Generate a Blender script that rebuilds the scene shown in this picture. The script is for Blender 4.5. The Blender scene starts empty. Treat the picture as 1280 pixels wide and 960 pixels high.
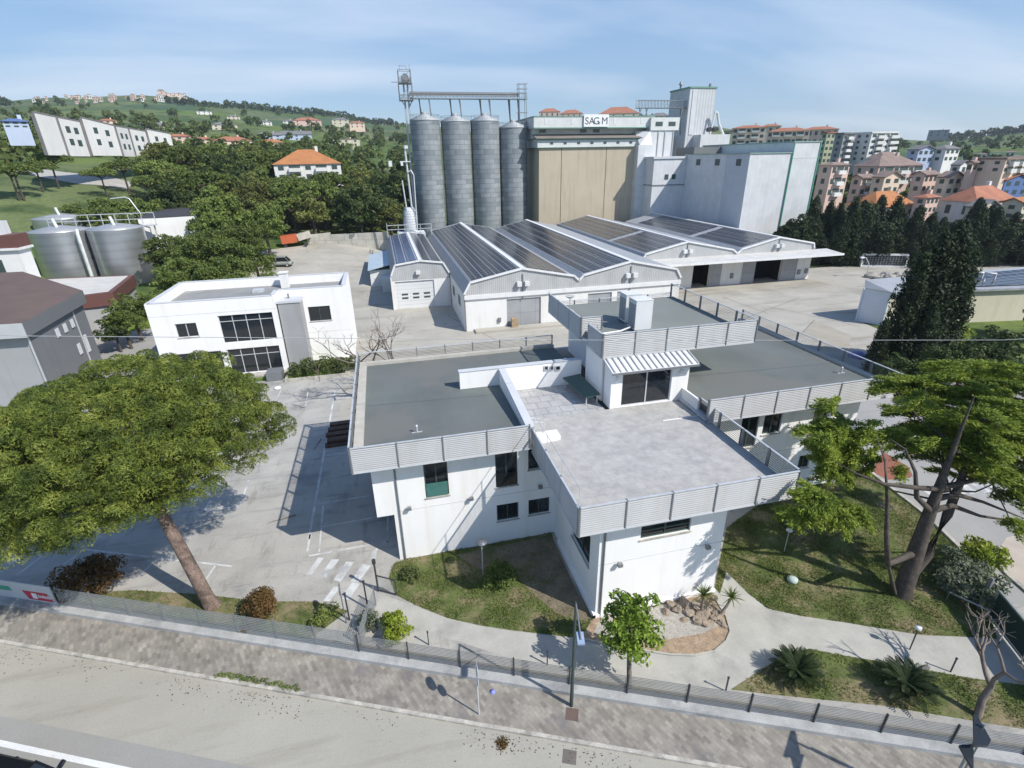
import bpy, math, random
import numpy as np
from mathutils import Vector, Matrix
rad = math.radians
C = bpy.context.scene.collection
SC = bpy.context.scene
rnd = random.Random(7)
nrng = np.random.default_rng(11)

# ------------------------------------------------------------------ camera
F, PITCH, ROLL, AZ, CAMH = 642.8, 0.413787, -0.018135, 0.231307, 22.0
cp, sp, cr, sr = math.cos(PITCH), math.sin(PITCH), math.cos(ROLL), math.sin(ROLL)
_M = np.array([[cr, -sr, 0], [sr, cr, 0], [0, 0, 1]]) @ np.array([[1, 0, 0], [0, -sp, -cp], [0, cp, -sp]]) @ \
     np.array([[math.cos(AZ), -math.sin(AZ), 0], [math.sin(AZ), math.cos(AZ), 0], [0, 0, 1]])
cam_d = bpy.data.cameras.new('camera'); cam = bpy.data.objects.new('camera', cam_d); C.objects.link(cam)
cam_d.sensor_width = 36.0; cam_d.lens = F / 1280 * 36.0; cam_d.clip_start = 0.1; cam_d.clip_end = 12000
_R = np.stack([_M[0], -_M[1], -_M[2]], axis=1)
_mw = Matrix([[*_R[0], 0], [*_R[1], 0], [*_R[2], CAMH], [0, 0, 0, 1]])
cam.matrix_world = _mw
SC.camera = cam

# ------------------------------------------------------------------ light
SUN_EL, SUN_AZ = 45.0, 135.5          # degrees, azimuth clockwise from +Y
w = bpy.data.worlds.new('World'); SC.world = w; w.use_nodes = True
wn, wl = w.node_tree.nodes, w.node_tree.links
wn.clear()
wo = wn.new('ShaderNodeOutputWorld'); bg = wn.new('ShaderNodeBackground'); bg.inputs[1].default_value = 0.125
sky = wn.new('ShaderNodeTexSky'); sky.sky_type = 'NISHITA'; sky.sun_disc = False
sky.sun_elevation = rad(SUN_EL); sky.sun_rotation = rad(SUN_AZ)
sky.air_density = 1.0; sky.dust_density = 0.3; sky.ozone_density = 2.0
tc = wn.new('ShaderNodeTexCoord'); sx = wn.new('ShaderNodeSeparateXYZ'); wl.new(tc.outputs['Generated'], sx.inputs[0])
def wmath(op, a, b=None):
    n = wn.new('ShaderNodeMath'); n.operation = op
    for i, v in enumerate((a, b)):
        if v is None: continue
        if isinstance(v, (int, float)): n.inputs[i].default_value = v
        else: wl.new(v, n.inputs[i])
    return n.outputs[0]
den = wmath('ADD', wmath('MAXIMUM', sx.outputs[2], 0.0), 0.16)
cmb = wn.new('ShaderNodeCombineXYZ')
wl.new(wmath('DIVIDE', sx.outputs[0], den), cmb.inputs[0]); wl.new(wmath('DIVIDE', sx.outputs[1], den), cmb.inputs[1])
mp = wn.new('ShaderNodeMapping'); mp.inputs['Rotation'].default_value = (0, 0, rad(-28)); mp.inputs['Scale'].default_value = (0.55, 1.5, 1.0)
mp.inputs['Location'].default_value = (0.35, 0.2, 0)
wl.new(cmb.outputs[0], mp.inputs[0])
cn = wn.new('ShaderNodeTexNoise'); cn.inputs['Scale'].default_value = 0.62; cn.inputs['Detail'].default_value = 6; cn.inputs['Roughness'].default_value = 0.5
cn.inputs['Distortion'].default_value = 0.35
wl.new(mp.outputs[0], cn.inputs['Vector'])
cr_ = wn.new('ShaderNodeValToRGB'); cr_.color_ramp.elements[0].position = 0.48; cr_.color_ramp.elements[1].position = 0.78
cr_.color_ramp.elements[0].color = (0, 0, 0, 1); cr_.color_ramp.elements[1].color = (0.80, 0.80, 0.80, 1)
wl.new(cn.outputs[0], cr_.inputs[0])
mx = wn.new('ShaderNodeMix'); mx.data_type = 'RGBA'
gr = wn.new('ShaderNodeValToRGB'); wl.new(sx.outputs[2], gr.inputs[0])
gr.color_ramp.elements[0].position = 0.0; gr.color_ramp.elements[0].color = (.34, .58, .88, 1); gr.color_ramp.elements[1].position = .55; gr.color_ramp.elements[1].color = (.07, .24, .64, 1)
g2 = wn.new('ShaderNodeVectorMath'); g2.operation = 'SCALE'; g2.inputs['Scale'].default_value = 5.6; wl.new(gr.outputs[0], g2.inputs[0])
mg = wn.new('ShaderNodeMix'); mg.data_type = 'RGBA'; mg.inputs['Factor'].default_value = .58; wl.new(sky.outputs[0], mg.inputs['A']); wl.new(g2.outputs[0], mg.inputs['B'])
wl.new(cr_.outputs[0], mx.inputs['Factor']); wl.new(mg.outputs['Result'], mx.inputs['A']); mx.inputs['B'].default_value = (6.2, 6.7, 7.4, 1)
wl.new(mx.outputs['Result'], bg.inputs[0]); wl.new(bg.outputs[0], wo.inputs[0])

sl = bpy.data.lights.new('sun', 'SUN'); sl.energy = 4.0; sl.angle = rad(0.5); sl.color = (1.0, 0.96, 0.90)
so = bpy.data.objects.new('sun', sl); C.objects.link(so); so.location = (60, -60, 90)
_e, _a = rad(SUN_EL), rad(SUN_AZ)
sun_dir = Vector((math.cos(_e) * math.sin(_a), math.cos(_e) * math.cos(_a), math.sin(_e)))
so.rotation_euler = sun_dir.to_track_quat('Z', 'Y').to_euler()
SC.view_settings.view_transform = 'Standard'; SC.view_settings.look = 'None'
SC.view_settings.gamma = 1.0; SC.view_settings.exposure = 0.46
SC.view_settings.use_curve_mapping = False
SC.cycles.max_bounces = 6; SC.cycles.diffuse_bounces = 3; SC.cycles.glossy_bounces = 3; SC.cycles.transparent_max_bounces = 6

# ------------------------------------------------------------------ surveying helpers
def ray(px, py): return _M.T @ np.array([(px - 640) / F, (py - 480) / F, 1.0])
def at(px, py, z=0.0):
    d = ray(px, py); t = (z - CAMH) / d[2]; return np.array([d[0] * t, d[1] * t, z])
def aty(px, py, Y):
    d = ray(px, py); t = Y / d[1]; return d * t + np.array([0, 0, CAMH])
def atx(px, py, X):
    d = ray(px, py); t = X / d[0]; return d * t + np.array([0, 0, CAMH])

# ------------------------------------------------------------------ mesh builder
class MB:
    def __init__(s): s.v = []; s.f = []; s.m = []; s.sm = []
    def add(s, vs, fs, m=0, smooth=False):
        b = len(s.v); s.v += [tuple(map(float, p)) for p in vs]
        for f in fs: s.f.append([i + b for i in f]); s.m.append(m); s.sm.append(smooth)
        return s
    def box(s, x0, x1, y0, y1, z0, z1, m=0):
        v = [(x, y, z) for z in (z0, z1) for y in (y0, y1) for x in (x0, x1)]
        return s.add(v, [(0, 2, 3, 1), (4, 5, 7, 6), (0, 1, 5, 4), (2, 6, 7, 3), (0, 4, 6, 2), (1, 3, 7, 5)], m)
    def quad(s, a, b, c, d, m=0): return s.add([a, b, c, d], [(0, 1, 2, 3)], m)
    def poly(s, pts, z, m=0):
        pts = [(p[0], p[1]) for p in pts]
        ar = sum(pts[i - 1][0] * pts[i][1] - pts[i][0] * pts[i - 1][1] for i in range(len(pts)))
        if ar < 0: pts = pts[::-1]
        return s.add([(p[0], p[1], z) for p in pts], [list(range(len(pts)))], m)
    def prism(s, pts, z0, z1, m=0):
        pts = [(p[0], p[1]) for p in pts]
        ar = sum(pts[i - 1][0] * pts[i][1] - pts[i][0] * pts[i - 1][1] for i in range(len(pts)))
        if ar < 0: pts = pts[::-1]
        n = len(pts); v = [(p[0], p[1], z0) for p in pts] + [(p[0], p[1], z1) for p in pts]
        fs = [list(range(n))[::-1], list(range(n, 2 * n))] + [(i, (i + 1) % n, n + (i + 1) % n, n + i) for i in range(n)]
        return s.add(v, fs, m)
    def ring(s, c, ax, r, n, ph=0):
        ax = Vector(ax).normalized(); t = Vector((0, 0, 1)) if abs(ax.z) < .9 else Vector((1, 0, 0))
        u = ax.cross(t).normalized(); w_ = ax.cross(u)
        return [tuple(Vector(c) + r * (math.cos(2 * math.pi * i / n + ph) * u + math.sin(2 * math.pi * i / n + ph) * w_)) for i in range(n)]
    def cyl(s, p0, p1, r0, r1=None, n=10, m=0, caps=True, smooth=True):
        r0 = float(r0); r1 = r0 if r1 is None else float(r1); p0 = [float(q) for q in p0]; p1 = [float(q) for q in p1]
        ax = Vector(p1) - Vector(p0); a = s.ring(p0, ax, r0, n); b = s.ring(p1, ax, r1, n)
        s.add(a + b, [(i, (i + 1) % n, n + (i + 1) % n, n + i) for i in range(n)], m, smooth)
        if caps: s.add(a + b, [list(range(n))[::-1], list(range(n, 2 * n))], m)
        return s
    def tube(s, pts, r, n=6, m=0):
        pts = [Vector([float(q) for q in p]) for p in pts]; rs = [float(q) for q in r] if isinstance(r, (list, tuple)) else [float(r)] * len(pts)
        v = []; fs = []
        for k, p in enumerate(pts):
            ax = pts[min(k + 1, len(pts) - 1)] - pts[max(k - 1, 0)]
            if ax.length < 1e-6: ax = Vector((0, 0, 1))
            ax.normalize(); t = Vector((0.31, 0.13, 1)).normalized() if abs(ax.z) < .92 else Vector((1, .2, 0)).normalized()
            u = ax.cross(t).normalized(); w_ = ax.cross(u)
            v += [tuple(p + rs[k] * (math.cos(2 * math.pi * i / n) * u + math.sin(2 * math.pi * i / n) * w_)) for i in range(n)]
        for k in range(len(pts) - 1):
            for i in range(n):
                j = (i + 1) % n; fs.append((k * n + i, k * n + j, (k + 1) * n + j, (k + 1) * n + i))
        s.add(v, fs, m, True); s.add(v, [list(range(n))[::-1], [(len(pts) - 1) * n + i for i in range(n)]], m)
        return s
    def bar(s, p0, p1, wd, ht=None, m=0):
        wd = float(wd); ht = float(ht or wd); p0, p1 = Vector([float(q) for q in p0]), Vector([float(q) for q in p1]); ax = (p1 - p0).normalized()
        t = Vector((0, 0, 1)) if abs(ax.z) < .95 else Vector((0, 1, 0))
        u = ax.cross(t).normalized() * wd / 2; w_ = ax.cross(u).normalized() * ht / 2
        v = [p + a * u + b * w_ for p in (p0, p1) for a, b in ((-1, -1), (1, -1), (1, 1), (-1, 1))]
        return s.add(v, [(0, 1, 2, 3), (7, 6, 5, 4), (0, 4, 5, 1), (1, 5, 6, 2), (2, 6, 7, 3), (3, 7, 4, 0)], m)
    def lathe(s, c, prof, n=24, m=0, smooth=True):
        v = []; fs = []
        for (r, z) in prof:
            v += [(c[0] + r * math.cos(2 * math.pi * i / n), c[1] + r * math.sin(2 * math.pi * i / n), c[2] + z) for i in range(n)]
        for k in range(len(prof) - 1):
            for i in range(n):
                j = (i + 1) % n; fs.append((k * n + i, k * n + j, (k + 1) * n + j, (k + 1) * n + i))
        return s.add(v, fs, m, smooth)
    def build(s, name, mats, parent=None):
        me = bpy.data.meshes.new(name)
        o3 = origin_of(parent)
        me.from_pydata([(a - o3[0], b - o3[1], c - o3[2]) for a, b, c in s.v], [], s.f)
        mats = mats if isinstance(mats, (list, tuple)) else [mats]
        for x in mats: me.materials.append(x)
        me.polygons.foreach_set('material_index', s.m); me.polygons.foreach_set('use_smooth', s.sm)
        me.update()
        o = bpy.data.objects.new(name, me); C.objects.link(o)
        if parent: o.parent = parent
        return o

ORG = {}
def origin_of(p):
    while p is not None:
        if p.name in ORG: return ORG[p.name]
        p = p.parent
    return (0, 0, 0)
def tag(o, label=None, cat=None, group=None, kind=None):
    if label: o['label'] = label
    if cat: o['category'] = cat
    if group: o['group'] = group
    if kind: o['kind'] = kind
    return o
def thing(name, label, cat, loc=(0, 0, 0), group=None):
    o = bpy.data.objects.new(name, None); C.objects.link(o); o.location = tuple(float(a) for a in loc); o.empty_display_size = 0.3
    ORG[o.name] = tuple(float(a) for a in loc)
    return tag(o, label, cat, group)
def copy_tree(src, loc, rotz=0.0, scale=1.0, label=None, group=None):
    r = src.copy(); C.objects.link(r); r.location = tuple(float(a) for a in loc); r.rotation_euler = (0, 0, rotz)
    r.scale = scale if isinstance(scale, tuple) else (scale,) * 3
    if label: r['label'] = label
    if group: r['group'] = group
    def rec(a, b):
        for ch in [c for c in a.children]:
            c = ch.copy(); C.objects.link(c); c.parent = b; rec(ch, c)
    rec(src, r); return r
def struct(o, label=None):
    o['kind'] = 'structure'
    if label: o['label'] = label
    return o
ORD = ['first', 'second', 'third', 'fourth', 'fifth', 'sixth', 'seventh', 'eighth', 'ninth', 'tenth', 'eleventh', 'twelfth', 'thirteenth', 'fourteenth',
       'fifteenth', 'sixteenth', 'seventeenth', 'eighteenth', 'nineteenth', 'twentieth']
def ordw(i):
    if i < 20: return ORD[i]
    n = i + 1
    if n >= 100: return 'hundredth' if n == 100 else 'hundred-and-' + ordw(i - 100)
    t = ['twenty', 'thirty', 'forty', 'fifty', 'sixty', 'seventy', 'eighty', 'ninety'][n // 10 - 2]; u = n % 10
    return (t[:-1] + 'ieth') if u == 0 else t + '-' + ORD[u - 1]

# ------------------------------------------------------------------ materials
def _nodes(name):
    m = bpy.data.materials.new(name); m.use_nodes = True; nt = m.node_tree
    return m, nt.nodes, nt.links, nt.nodes['Principled BSDF']
def c4(c): return (c[0], c[1], c[2], 1)
def ramp(n, stops):
    r = n.new('ShaderNodeValToRGB'); e = r.color_ramp.elements
    e[0].position, e[0].color = stops[0][0], c4(stops[0][1]); e[1].position, e[1].color = stops[-1][0], c4(stops[-1][1])
    for p, c in stops[1:-1]:
        k = e.new(p); k.color = c4(c)
    return r
def noise(n, l, vec, scale, detail=4, rough=.55, mapscale=None):
    t = n.new('ShaderNodeTexNoise'); t.inputs['Scale'].default_value = scale; t.inputs['Detail'].default_value = detail; t.inputs['Roughness'].default_value = rough
    if mapscale:
        mpn = n.new('ShaderNodeMapping'); mpn.inputs['Scale'].default_value = mapscale; l.new(vec, mpn.inputs[0]); vec = mpn.outputs[0]
    l.new(vec, t.inputs['Vector']); return t
def mixc(n, l, fac, a, b, typ='MIX'):
    mxn = n.new('ShaderNodeMix'); mxn.data_type = 'RGBA'; mxn.blend_type = typ
    for k, v in (('Factor', fac), ('A', a), ('B', b)):
        if hasattr(v, 'links'): l.new(v, mxn.inputs[k])
        elif k == 'Factor': mxn.inputs[k].default_value = v
        else: mxn.inputs[k].default_value = c4(v)
    return mxn.outputs['Result']
def geo(n): return n.new('ShaderNodeNewGeometry').outputs['Position']
def mul(c, k): return tuple(min(1, x * k) for x in c)
def surf(name, col, rough=.8, var=.10, scale=.6, streak=0.0, fine=.05, metal=0.0, bump=0.0, spec=.4, dirt=None, dirtpos=(.58, .72), marks=None):
    m, n, l, b = _nodes(name); P = geo(n)
    t = noise(n, l, P, scale, 5); r = ramp(n, [(.3, mul(col, 1 - var)), (.7, mul(col, 1 + var * .6))]); l.new(t.outputs[0], r.inputs[0]); out = r.outputs[0]
    if streak:
        t2 = noise(n, l, P, 1.0, 4, .6, (1.3, 1.3, .10)); r2 = ramp(n, [(.50, (1, 1, 1)), (.75, mul((1, .97, .92), 1 - streak))]); l.new(t2.outputs[0], r2.inputs[0])
        out = mixc(n, l, 1.0, out, r2.outputs[0], 'MULTIPLY')
    if dirt:
        t3 = noise(n, l, P, scale * .45, 7, .65); r3 = ramp(n, [(dirtpos[0], (0, 0, 0)), (dirtpos[1], (1, 1, 1))]); l.new(t3.outputs[0], r3.inputs[0])
        out = mixc(n, l, r3.outputs[0], out, dirt)
    if marks:                                                        # long smeared stains and tyre marks
        for ms_, cc, ps in marks:
            t5 = noise(n, l, P, 1.0, 6, .65, ms_); r5 = ramp(n, [(ps[0], (1, 1, 1)), (ps[1], cc)]); l.new(t5.outputs[0], r5.inputs[0]); out = mixc(n, l, 1.0, out, r5.outputs[0], 'MULTIPLY')
    if fine:
        t4 = noise(n, l, P, 14.0, 3, .7); r4 = ramp(n, [(.3, (1 - fine,) * 3), (.7, (1 + fine,) * 3)]); l.new(t4.outputs[0], r4.inputs[0])
        out = mixc(n, l, 1.0, out, r4.outputs[0], 'MULTIPLY')
        if bump:
            bp = n.new('ShaderNodeBump'); bp.inputs['Strength'].default_value = bump; bp.inputs['Distance'].default_value = .02
            l.new(t4.outputs[0], bp.inputs['Height']); l.new(bp.outputs[0], b.inputs['Normal'])
    l.new(out, b.inputs['Base Color']); b.inputs['Roughness'].default_value = rough; b.inputs['Metallic'].default_value = metal
    b.inputs['Specular IOR Level'].default_value = spec
    return m
def uv_wall(n, l, obj=False):
    """(x+y, z) plane coordinates"""
    P = n.new('ShaderNodeTexCoord').outputs['Object'] if obj else geo(n)
    s_ = n.new('ShaderNodeSeparateXYZ'); l.new(P, s_.inputs[0]); a = n.new('ShaderNodeMath'); a.operation = 'ADD'
    l.new(s_.outputs[0], a.inputs[0]); l.new(s_.outputs[1], a.inputs[1]); c_ = n.new('ShaderNodeCombineXYZ'); l.new(a.outputs[0], c_.inputs[0]); l.new(s_.outputs[2], c_.inputs[1])
    return c_.outputs[0], P
def stripes(name, col, period, depth=.3, axis='u', rough=.5, metal=0., dark=.8, var=.08, streak=.0, rot=None):
    """corrugated sheet: bump + slight colour change across a period"""
    m, n, l, b = _nodes(name)
    if axis == 'u': V, P = uv_wall(n, l)
    else: V = P = geo(n)
    wv = n.new('ShaderNodeTexWave'); wv.inputs['Scale'].default_value = 0.314 / period; wv.bands_direction = {'u': 'X', 'x': 'X', 'y': 'Y', 'z': 'Z', 'v': 'Y'}[axis]
    wv.inputs['Distortion'].default_value = 0; l.new(V, wv.inputs['Vector'])
    t = noise(n, l, P, .5, 5); r = ramp(n, [(.3, mul(col, 1 - var)), (.7, mul(col, 1 + var))]); l.new(t.outputs[0], r.inputs[0])
    r2 = ramp(n, [(0.0, (dark,) * 3), (.5, (1, 1, 1))]); l.new(wv.outputs['Fac'], r2.inputs[0]); out = mixc(n, l, 1.0, r.outputs[0], r2.outputs[0], 'MULTIPLY')
    if streak:
        t2 = noise(n, l, P, 1.0, 4, .6, (1.0, 1.0, .08)); r3 = ramp(n, [(.48, (1, 1, 1)), (.75, (1 - streak,) * 3)]); l.new(t2.outputs[0], r3.inputs[0])
        out = mixc(n, l, 1.0, out, r3.outputs[0], 'MULTIPLY')
    bp = n.new('ShaderNodeBump'); bp.inputs['Strength'].default_value = depth; bp.inputs['Distance'].default_value = .05
    l.new(wv.outputs['Fac'], bp.inputs['Height']); l.new(bp.outputs[0], b.inputs['Normal'])
    l.new(out, b.inputs['Base Color']); b.inputs['Roughness'].default_value = rough; b.inputs['Metallic'].default_value = metal
    return m
def bricks(name, c1, c2, mortar, bw, bh, ms=.012, rough=.8, vec='xy', rot=0., offs=.5, var=.15, metal=0., dirt=None, vscale=.5, bump=.0, cyl_r=None, dirtpos=(.55, .75)):
    m, n, l, b = _nodes(name)
    if vec == 'xy': V = P = geo(n)
    elif vec == 'wall': V, P = uv_wall(n, l)
    else:
        P = n.new('ShaderNodeTexCoord').outputs['Object']; s_ = n.new('ShaderNodeSeparateXYZ'); l.new(P, s_.inputs[0])
        a = n.new('ShaderNodeMath'); a.operation = 'ARCTAN2'; l.new(s_.outputs[1], a.inputs[0]); l.new(s_.outputs[0], a.inputs[1])
        k = n.new('ShaderNodeMath'); k.operation = 'MULTIPLY'; l.new(a.outputs[0], k.inputs[0]); k.inputs[1].default_value = cyl_r
        c_ = n.new('ShaderNodeCombineXYZ'); l.new(k.outputs[0], c_.inputs[0]); l.new(s_.outputs[2], c_.inputs[1]); V = c_.outputs[0]
    mpn = n.new('ShaderNodeMapping'); mpn.inputs['Rotation'].default_value = (0, 0, rot); l.new(V, mpn.inputs[0])
    bt = n.new('ShaderNodeTexBrick'); l.new(mpn.outputs[0], bt.inputs['Vector']); bt.inputs['Scale'].default_value = 1.0; bt.offset = offs
    bt.inputs['Color1'].default_value = c4(c1); bt.inputs['Color2'].default_value = c4(c2); bt.inputs['Mortar'].default_value = c4(mortar)
    bt.inputs['Brick Width'].default_value = bw; bt.inputs['Row Height'].default_value = bh; bt.inputs['Mortar Size'].default_value = ms
    t = noise(n, l, P, vscale, 6, .6); r = ramp(n, [(.3, (1 - var,) * 3), (.7, (1 + var,) * 3)]); l.new(t.outputs[0], r.inputs[0])
    out = mixc(n, l, 1.0, bt.outputs['Color'], r.outputs[0], 'MULTIPLY')
    if dirt:
        t3 = noise(n, l, P, vscale * .6, 7, .65); r3 = ramp(n, [(dirtpos[0], (0, 0, 0)), (dirtpos[1], (1, 1, 1))]); l.new(t3.outputs[0], r3.inputs[0])
        out = mixc(n, l, r3.outputs[0], out, dirt)
    l.new(out, b.inputs['Base Color']); b.inputs['Roughness'].default_value = rough; b.inputs['Metallic'].default_value = metal
    if bump:
        bp = n.new('ShaderNodeBump'); bp.inputs['Strength'].default_value = bump; bp.inputs['Distance'].default_value = .02; bp.invert = True
        l.new(bt.outputs['Fac'], bp.inputs['Height']); l.new(bp.outputs[0], b.inputs['Normal'])
    return m
def leafmat(name, cols, rough=.6, trans=.25, var=.35, nscale=.55, kr=.55, kn=1.6):
    m, n, l, b = _nodes(name); g = n.new('ShaderNodeNewGeometry'); r = ramp(n, [(i / (len(cols) - 1), c) for i, c in enumerate(cols)])
    t = noise(n, l, g.outputs['Position'], nscale, 3); mm = n.new('ShaderNodeMath'); mm.operation = 'MULTIPLY_ADD'
    l.new(g.outputs['Random Per Island'], mm.inputs[0]); mm.inputs[1].default_value = kr
    a2 = n.new('ShaderNodeMath'); a2.operation = 'MULTIPLY_ADD'; l.new(t.outputs[0], a2.inputs[0]); a2.inputs[1].default_value = kn; a2.inputs[2].default_value = .23 - kn * .5
    l.new(a2.outputs[0], mm.inputs[2]); l.new(mm.outputs[0], r.inputs[0])
    oi = n.new('ShaderNodeObjectInfo'); hs = n.new('ShaderNodeHueSaturation'); mr = n.new('ShaderNodeMapRange')
    l.new(oi.outputs['Random'], mr.inputs[0]); mr.inputs[3].default_value = 1 - var; mr.inputs[4].default_value = 1 + var; l.new(mr.outputs[0], hs.inputs['Value']); l.new(r.outputs[0], hs.inputs['Color'])
    l.new(hs.outputs[0], b.inputs['Base Color']); b.inputs['Roughness'].default_value = rough; b.inputs['Specular IOR Level'].default_value = .25
    tr = n.new('ShaderNodeBsdfTranslucent'); l.new(hs.outputs[0], tr.inputs[0]); ms = n.new('ShaderNodeMixShader'); ms.inputs[0].default_value = trans
    l.new(b.outputs[0], ms.inputs[1]); l.new(tr.outputs[0], ms.inputs[2]); l.new(ms.outputs[0], n['Material Output'].inputs[0])
    return m
def plain(name, col, rough=.5, metal=0., spec=.5):
    m, n, l, b = _nodes(name); b.inputs['Base Color'].default_value = c4(col); b.inputs['Roughness'].default_value = rough; b.inputs['Metallic'].default_value = metal
    b.inputs['Specular IOR Level'].default_value = spec
    P = geo(n); t = noise(n, l, P, 3.0, 4); r = ramp(n, [(.3, mul(col, .88)), (.7, mul(col, 1.08))]); l.new(t.outputs[0], r.inputs[0]); l.new(r.outputs[0], b.inputs['Base Color'])
    return m

WHITE = surf('white_render', (.83, .82, .80), .85, .03, .5, streak=.075, fine=.015)
WHITE2 = surf('white_render_old', (.74, .735, .71), .85, .05, .4, streak=.12, fine=.03)
OFFW = surf('pale_cladding', (.66, .67, .67), .6, .05, .4, streak=.16, fine=.02)
SOFF = surf('soffit_grey', (.55, .56, .57), .8, .05, 1)
LOUV = surf('louvre_aluminium', (.45, .45, .445), .5, .05, 1.2, streak=.10, fine=.02)
RAILM = plain('grey_steel', (.22, .23, .24), .5, .3)
DKRAIL = plain('dark_steel', (.055, .06, .065), .5, .3)
ALU = plain('aluminium_frame', (.62, .63, .64), .4, .3)
DKFR = plain('dark_window_frame', (.055, .085, .078), .5, .1)
GLASS = plain('window_glass', (.018, .022, .026), .06, 0, .7)
GLASSG = plain('green_glass', (.05, .16, .14), .1, 0, .7)
MEMB = bricks('roof_membrane', (.122, .140, .130), (.132, .146, .135), (.142, .155, .146), 2.2, 3.6, .02, .85, var=.16, vscale=.22, dirt=(.150, .152, .140), dirtpos=(.48, .58))
CURB = surf('roof_curb', (.46, .44, .39), .9, .14, 1.4, fine=.1)
TERR = bricks('terrace_tiles', (.43, .415, .385), (.405, .39, .365), (.35, .34, .32), .5, .5, .012, .85, var=.13, dirt=(.29, .285, .275), vscale=2.2, dirtpos=(.46, .80))
TERR2 = bricks('terrace_tiles_light', (.40, .395, .385), (.375, .37, .36), (.27, .27, .265), .9, .9, .04, .8, var=.14, dirt=(.33, .33, .33), vscale=1.5, dirtpos=(.50, .78))
YARD = surf('yard_concrete', (.41, .385, .33), .9, .16, .16, marks=[((.05, .4, 1), (.74, .72, .68), (.52, .68)), ((.9, .9, 1), (.80, .79, .77), (.58, .68))], fine=.06, dirt=(.27, .25, .21), dirtpos=(.55, .75))
PARK = surf('parking_asphalt', (.40, .382, .342), .9, .17, .35, marks=[((.25, 1.6, 1), (.72, .72, .73), (.55, .70)), ((1.3, .3, 1), (.80, .79, .78), (.56, .66)), ((3.2, 3.2, 1), (.86, .86, .86), (.60, .68))], fine=.12, dirt=(.22, .215, .205), dirtpos=(.53, .66))
ROADM = surf('road_asphalt', (.37, .348, .292), .9, .09, .22, marks=[((.12, .9, 1), (.86, .85, .83), (.52, .66)), ((4, 4, 1), (.88, .87, .86), (.62, .70))], fine=.07, dirt=(.29, .275, .24), dirtpos=(.52, .72))
ROADG = surf('road_asphalt_grey', (.30, .290, .262), .9, .08, .3, fine=.07)
DRIVE = surf('drive_asphalt', (.33, .32, .30), .9, .10, .3, fine=.07)
PAINT = surf('road_paint', (.72, .72, .70), .7, .10, 1.2, fine=.08, dirt=(.45, .45, .44), dirtpos=(.55, .70))
PAINTF = surf('worn_paint', (.60, .60, .58), .8, .18, 2.0, fine=.1, dirt=(.36, .36, .36), dirtpos=(.45, .62))
PAVER = bricks('sidewalk_pavers', (.325, .295, .245), (.20, .18, .152), (.245, .222, .19), .34, .17, .012, .9, rot=rad(66), var=.25, vscale=.9, dirt=(.16, .15, .145), dirtpos=(.55, .70))
KERB = surf('kerb_stone', (.47, .44, .38), .9, .25, 2.2, fine=.2, dirt=(.27, .25, .22), dirtpos=(.52, .64))
LEDGE = surf('ledge_stone', (.40, .40, .385), .9, .20, 1.1, fine=.12, dirt=(.24, .245, .245), dirtpos=(.48, .64))
PATHM = surf('path_concrete', (.42, .405, .36), .9, .14, .9, fine=.08, dirt=(.29, .28, .25), dirtpos=(.55, .72))
SOIL = surf('soil', (.21, .165, .11), .95, .25, 1.2, fine=.2)
BARKCH = surf('bark_chips', (.34, .25, .17), .95, .30, 3, fine=.3, bump=.5)
GRASSG = surf('lawn_ground', (.10, .125, .035), .95, .35, 1.1, fine=.3, dirt=(.24, .19, .11), dirtpos=(.47, .62))
GRAVEL = surf('gravel', (.37, .345, .30), .95, .2, 4, fine=.3, bump=.6)
BARK = surf('bark_pine', (.215, .155, .125), .95, .45, 3.0, fine=.45, bump=1.0, dirt=(.10, .075, .062), dirtpos=(.50, .60))
BARKD = surf('bark_dark', (.085, .07, .058), .95, .35, 3.5, fine=.3, bump=.8)
TWIG = surf('twig', (.20, .165, .135), .95, .25, 3, fine=.1)
def cat_rot(o): return o
# ------------------------------------------------------------------ terrain (polar sheet round the viewpoint)
COLS = [-900, -500, -100, 0, 100, 200, 300, 400, 500, 650, 800, 950, 1080, 1160, 1280, 1500, 2200]
def az_of(px):
    d = ray(px, 200); return math.atan2(d[0], d[1])
AZS = [az_of(c) for c in COLS]
RS = [0, 90, 130, 165, 200, 300, 450, 700, 1100, 1500, 2200, 6000]
ZT = {0: [0] * 17, 90: [0] * 17,
      130: [9, 9, 9, 9, 8, 6, 4, 4, 2, 0, 0, 0, 0, 0, 0, 0, 0],
      165: [18, 18, 18, 17, 15, 12, 9, 7, 5, 1, 0, 0, 0, 0, 0, 0, 0],
      200: [21, 21, 21, 20.5, 19, 17, 15, 12, 9, 3, 2, 4, 8, 9, 9, 9, 9]}
PYT = {300: [180, 180, 184, 187, 190, 194, 196, 201, 208, 216, 216, 212, 206, 206, 205, 205, 205],
       450: [160, 160, 163, 165, 166, 170, 173, 179, 190, 198, 192, 188, 192, 193, 192, 192, 192],
       700: [143, 143, 146, 146, 145, 148, 152, 160, 172, 184, 160, 174, 182, 186, 181, 180, 180],
       1100: [134, 134, 135, 134, 130, 129, 136, 144, 158, 174, 146, 166, 174, 178, 167, 166, 166],
       1500: [131, 131, 131, 129, 123, 120, 131, 139, 154, 170, 144, 165, 173, 176, 164, 163, 163]}
for r_, L in PYT.items():
    ZT[r_] = []
    for c, py in zip(COLS, L):
        c_ = min(max(c, -500), 1900); d = ray(c_, py); ZT[r_].append(CAMH + r_ * d[2] / math.hypot(d[0], d[1]))
ZT[2200] = [z * .55 for z in ZT[1500]]; ZT[6000] = [0] * 17
_tab = np.array([ZT[r_] for r_ in RS])
def sstep(t): return t * t * (3 - 2 * t)
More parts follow.
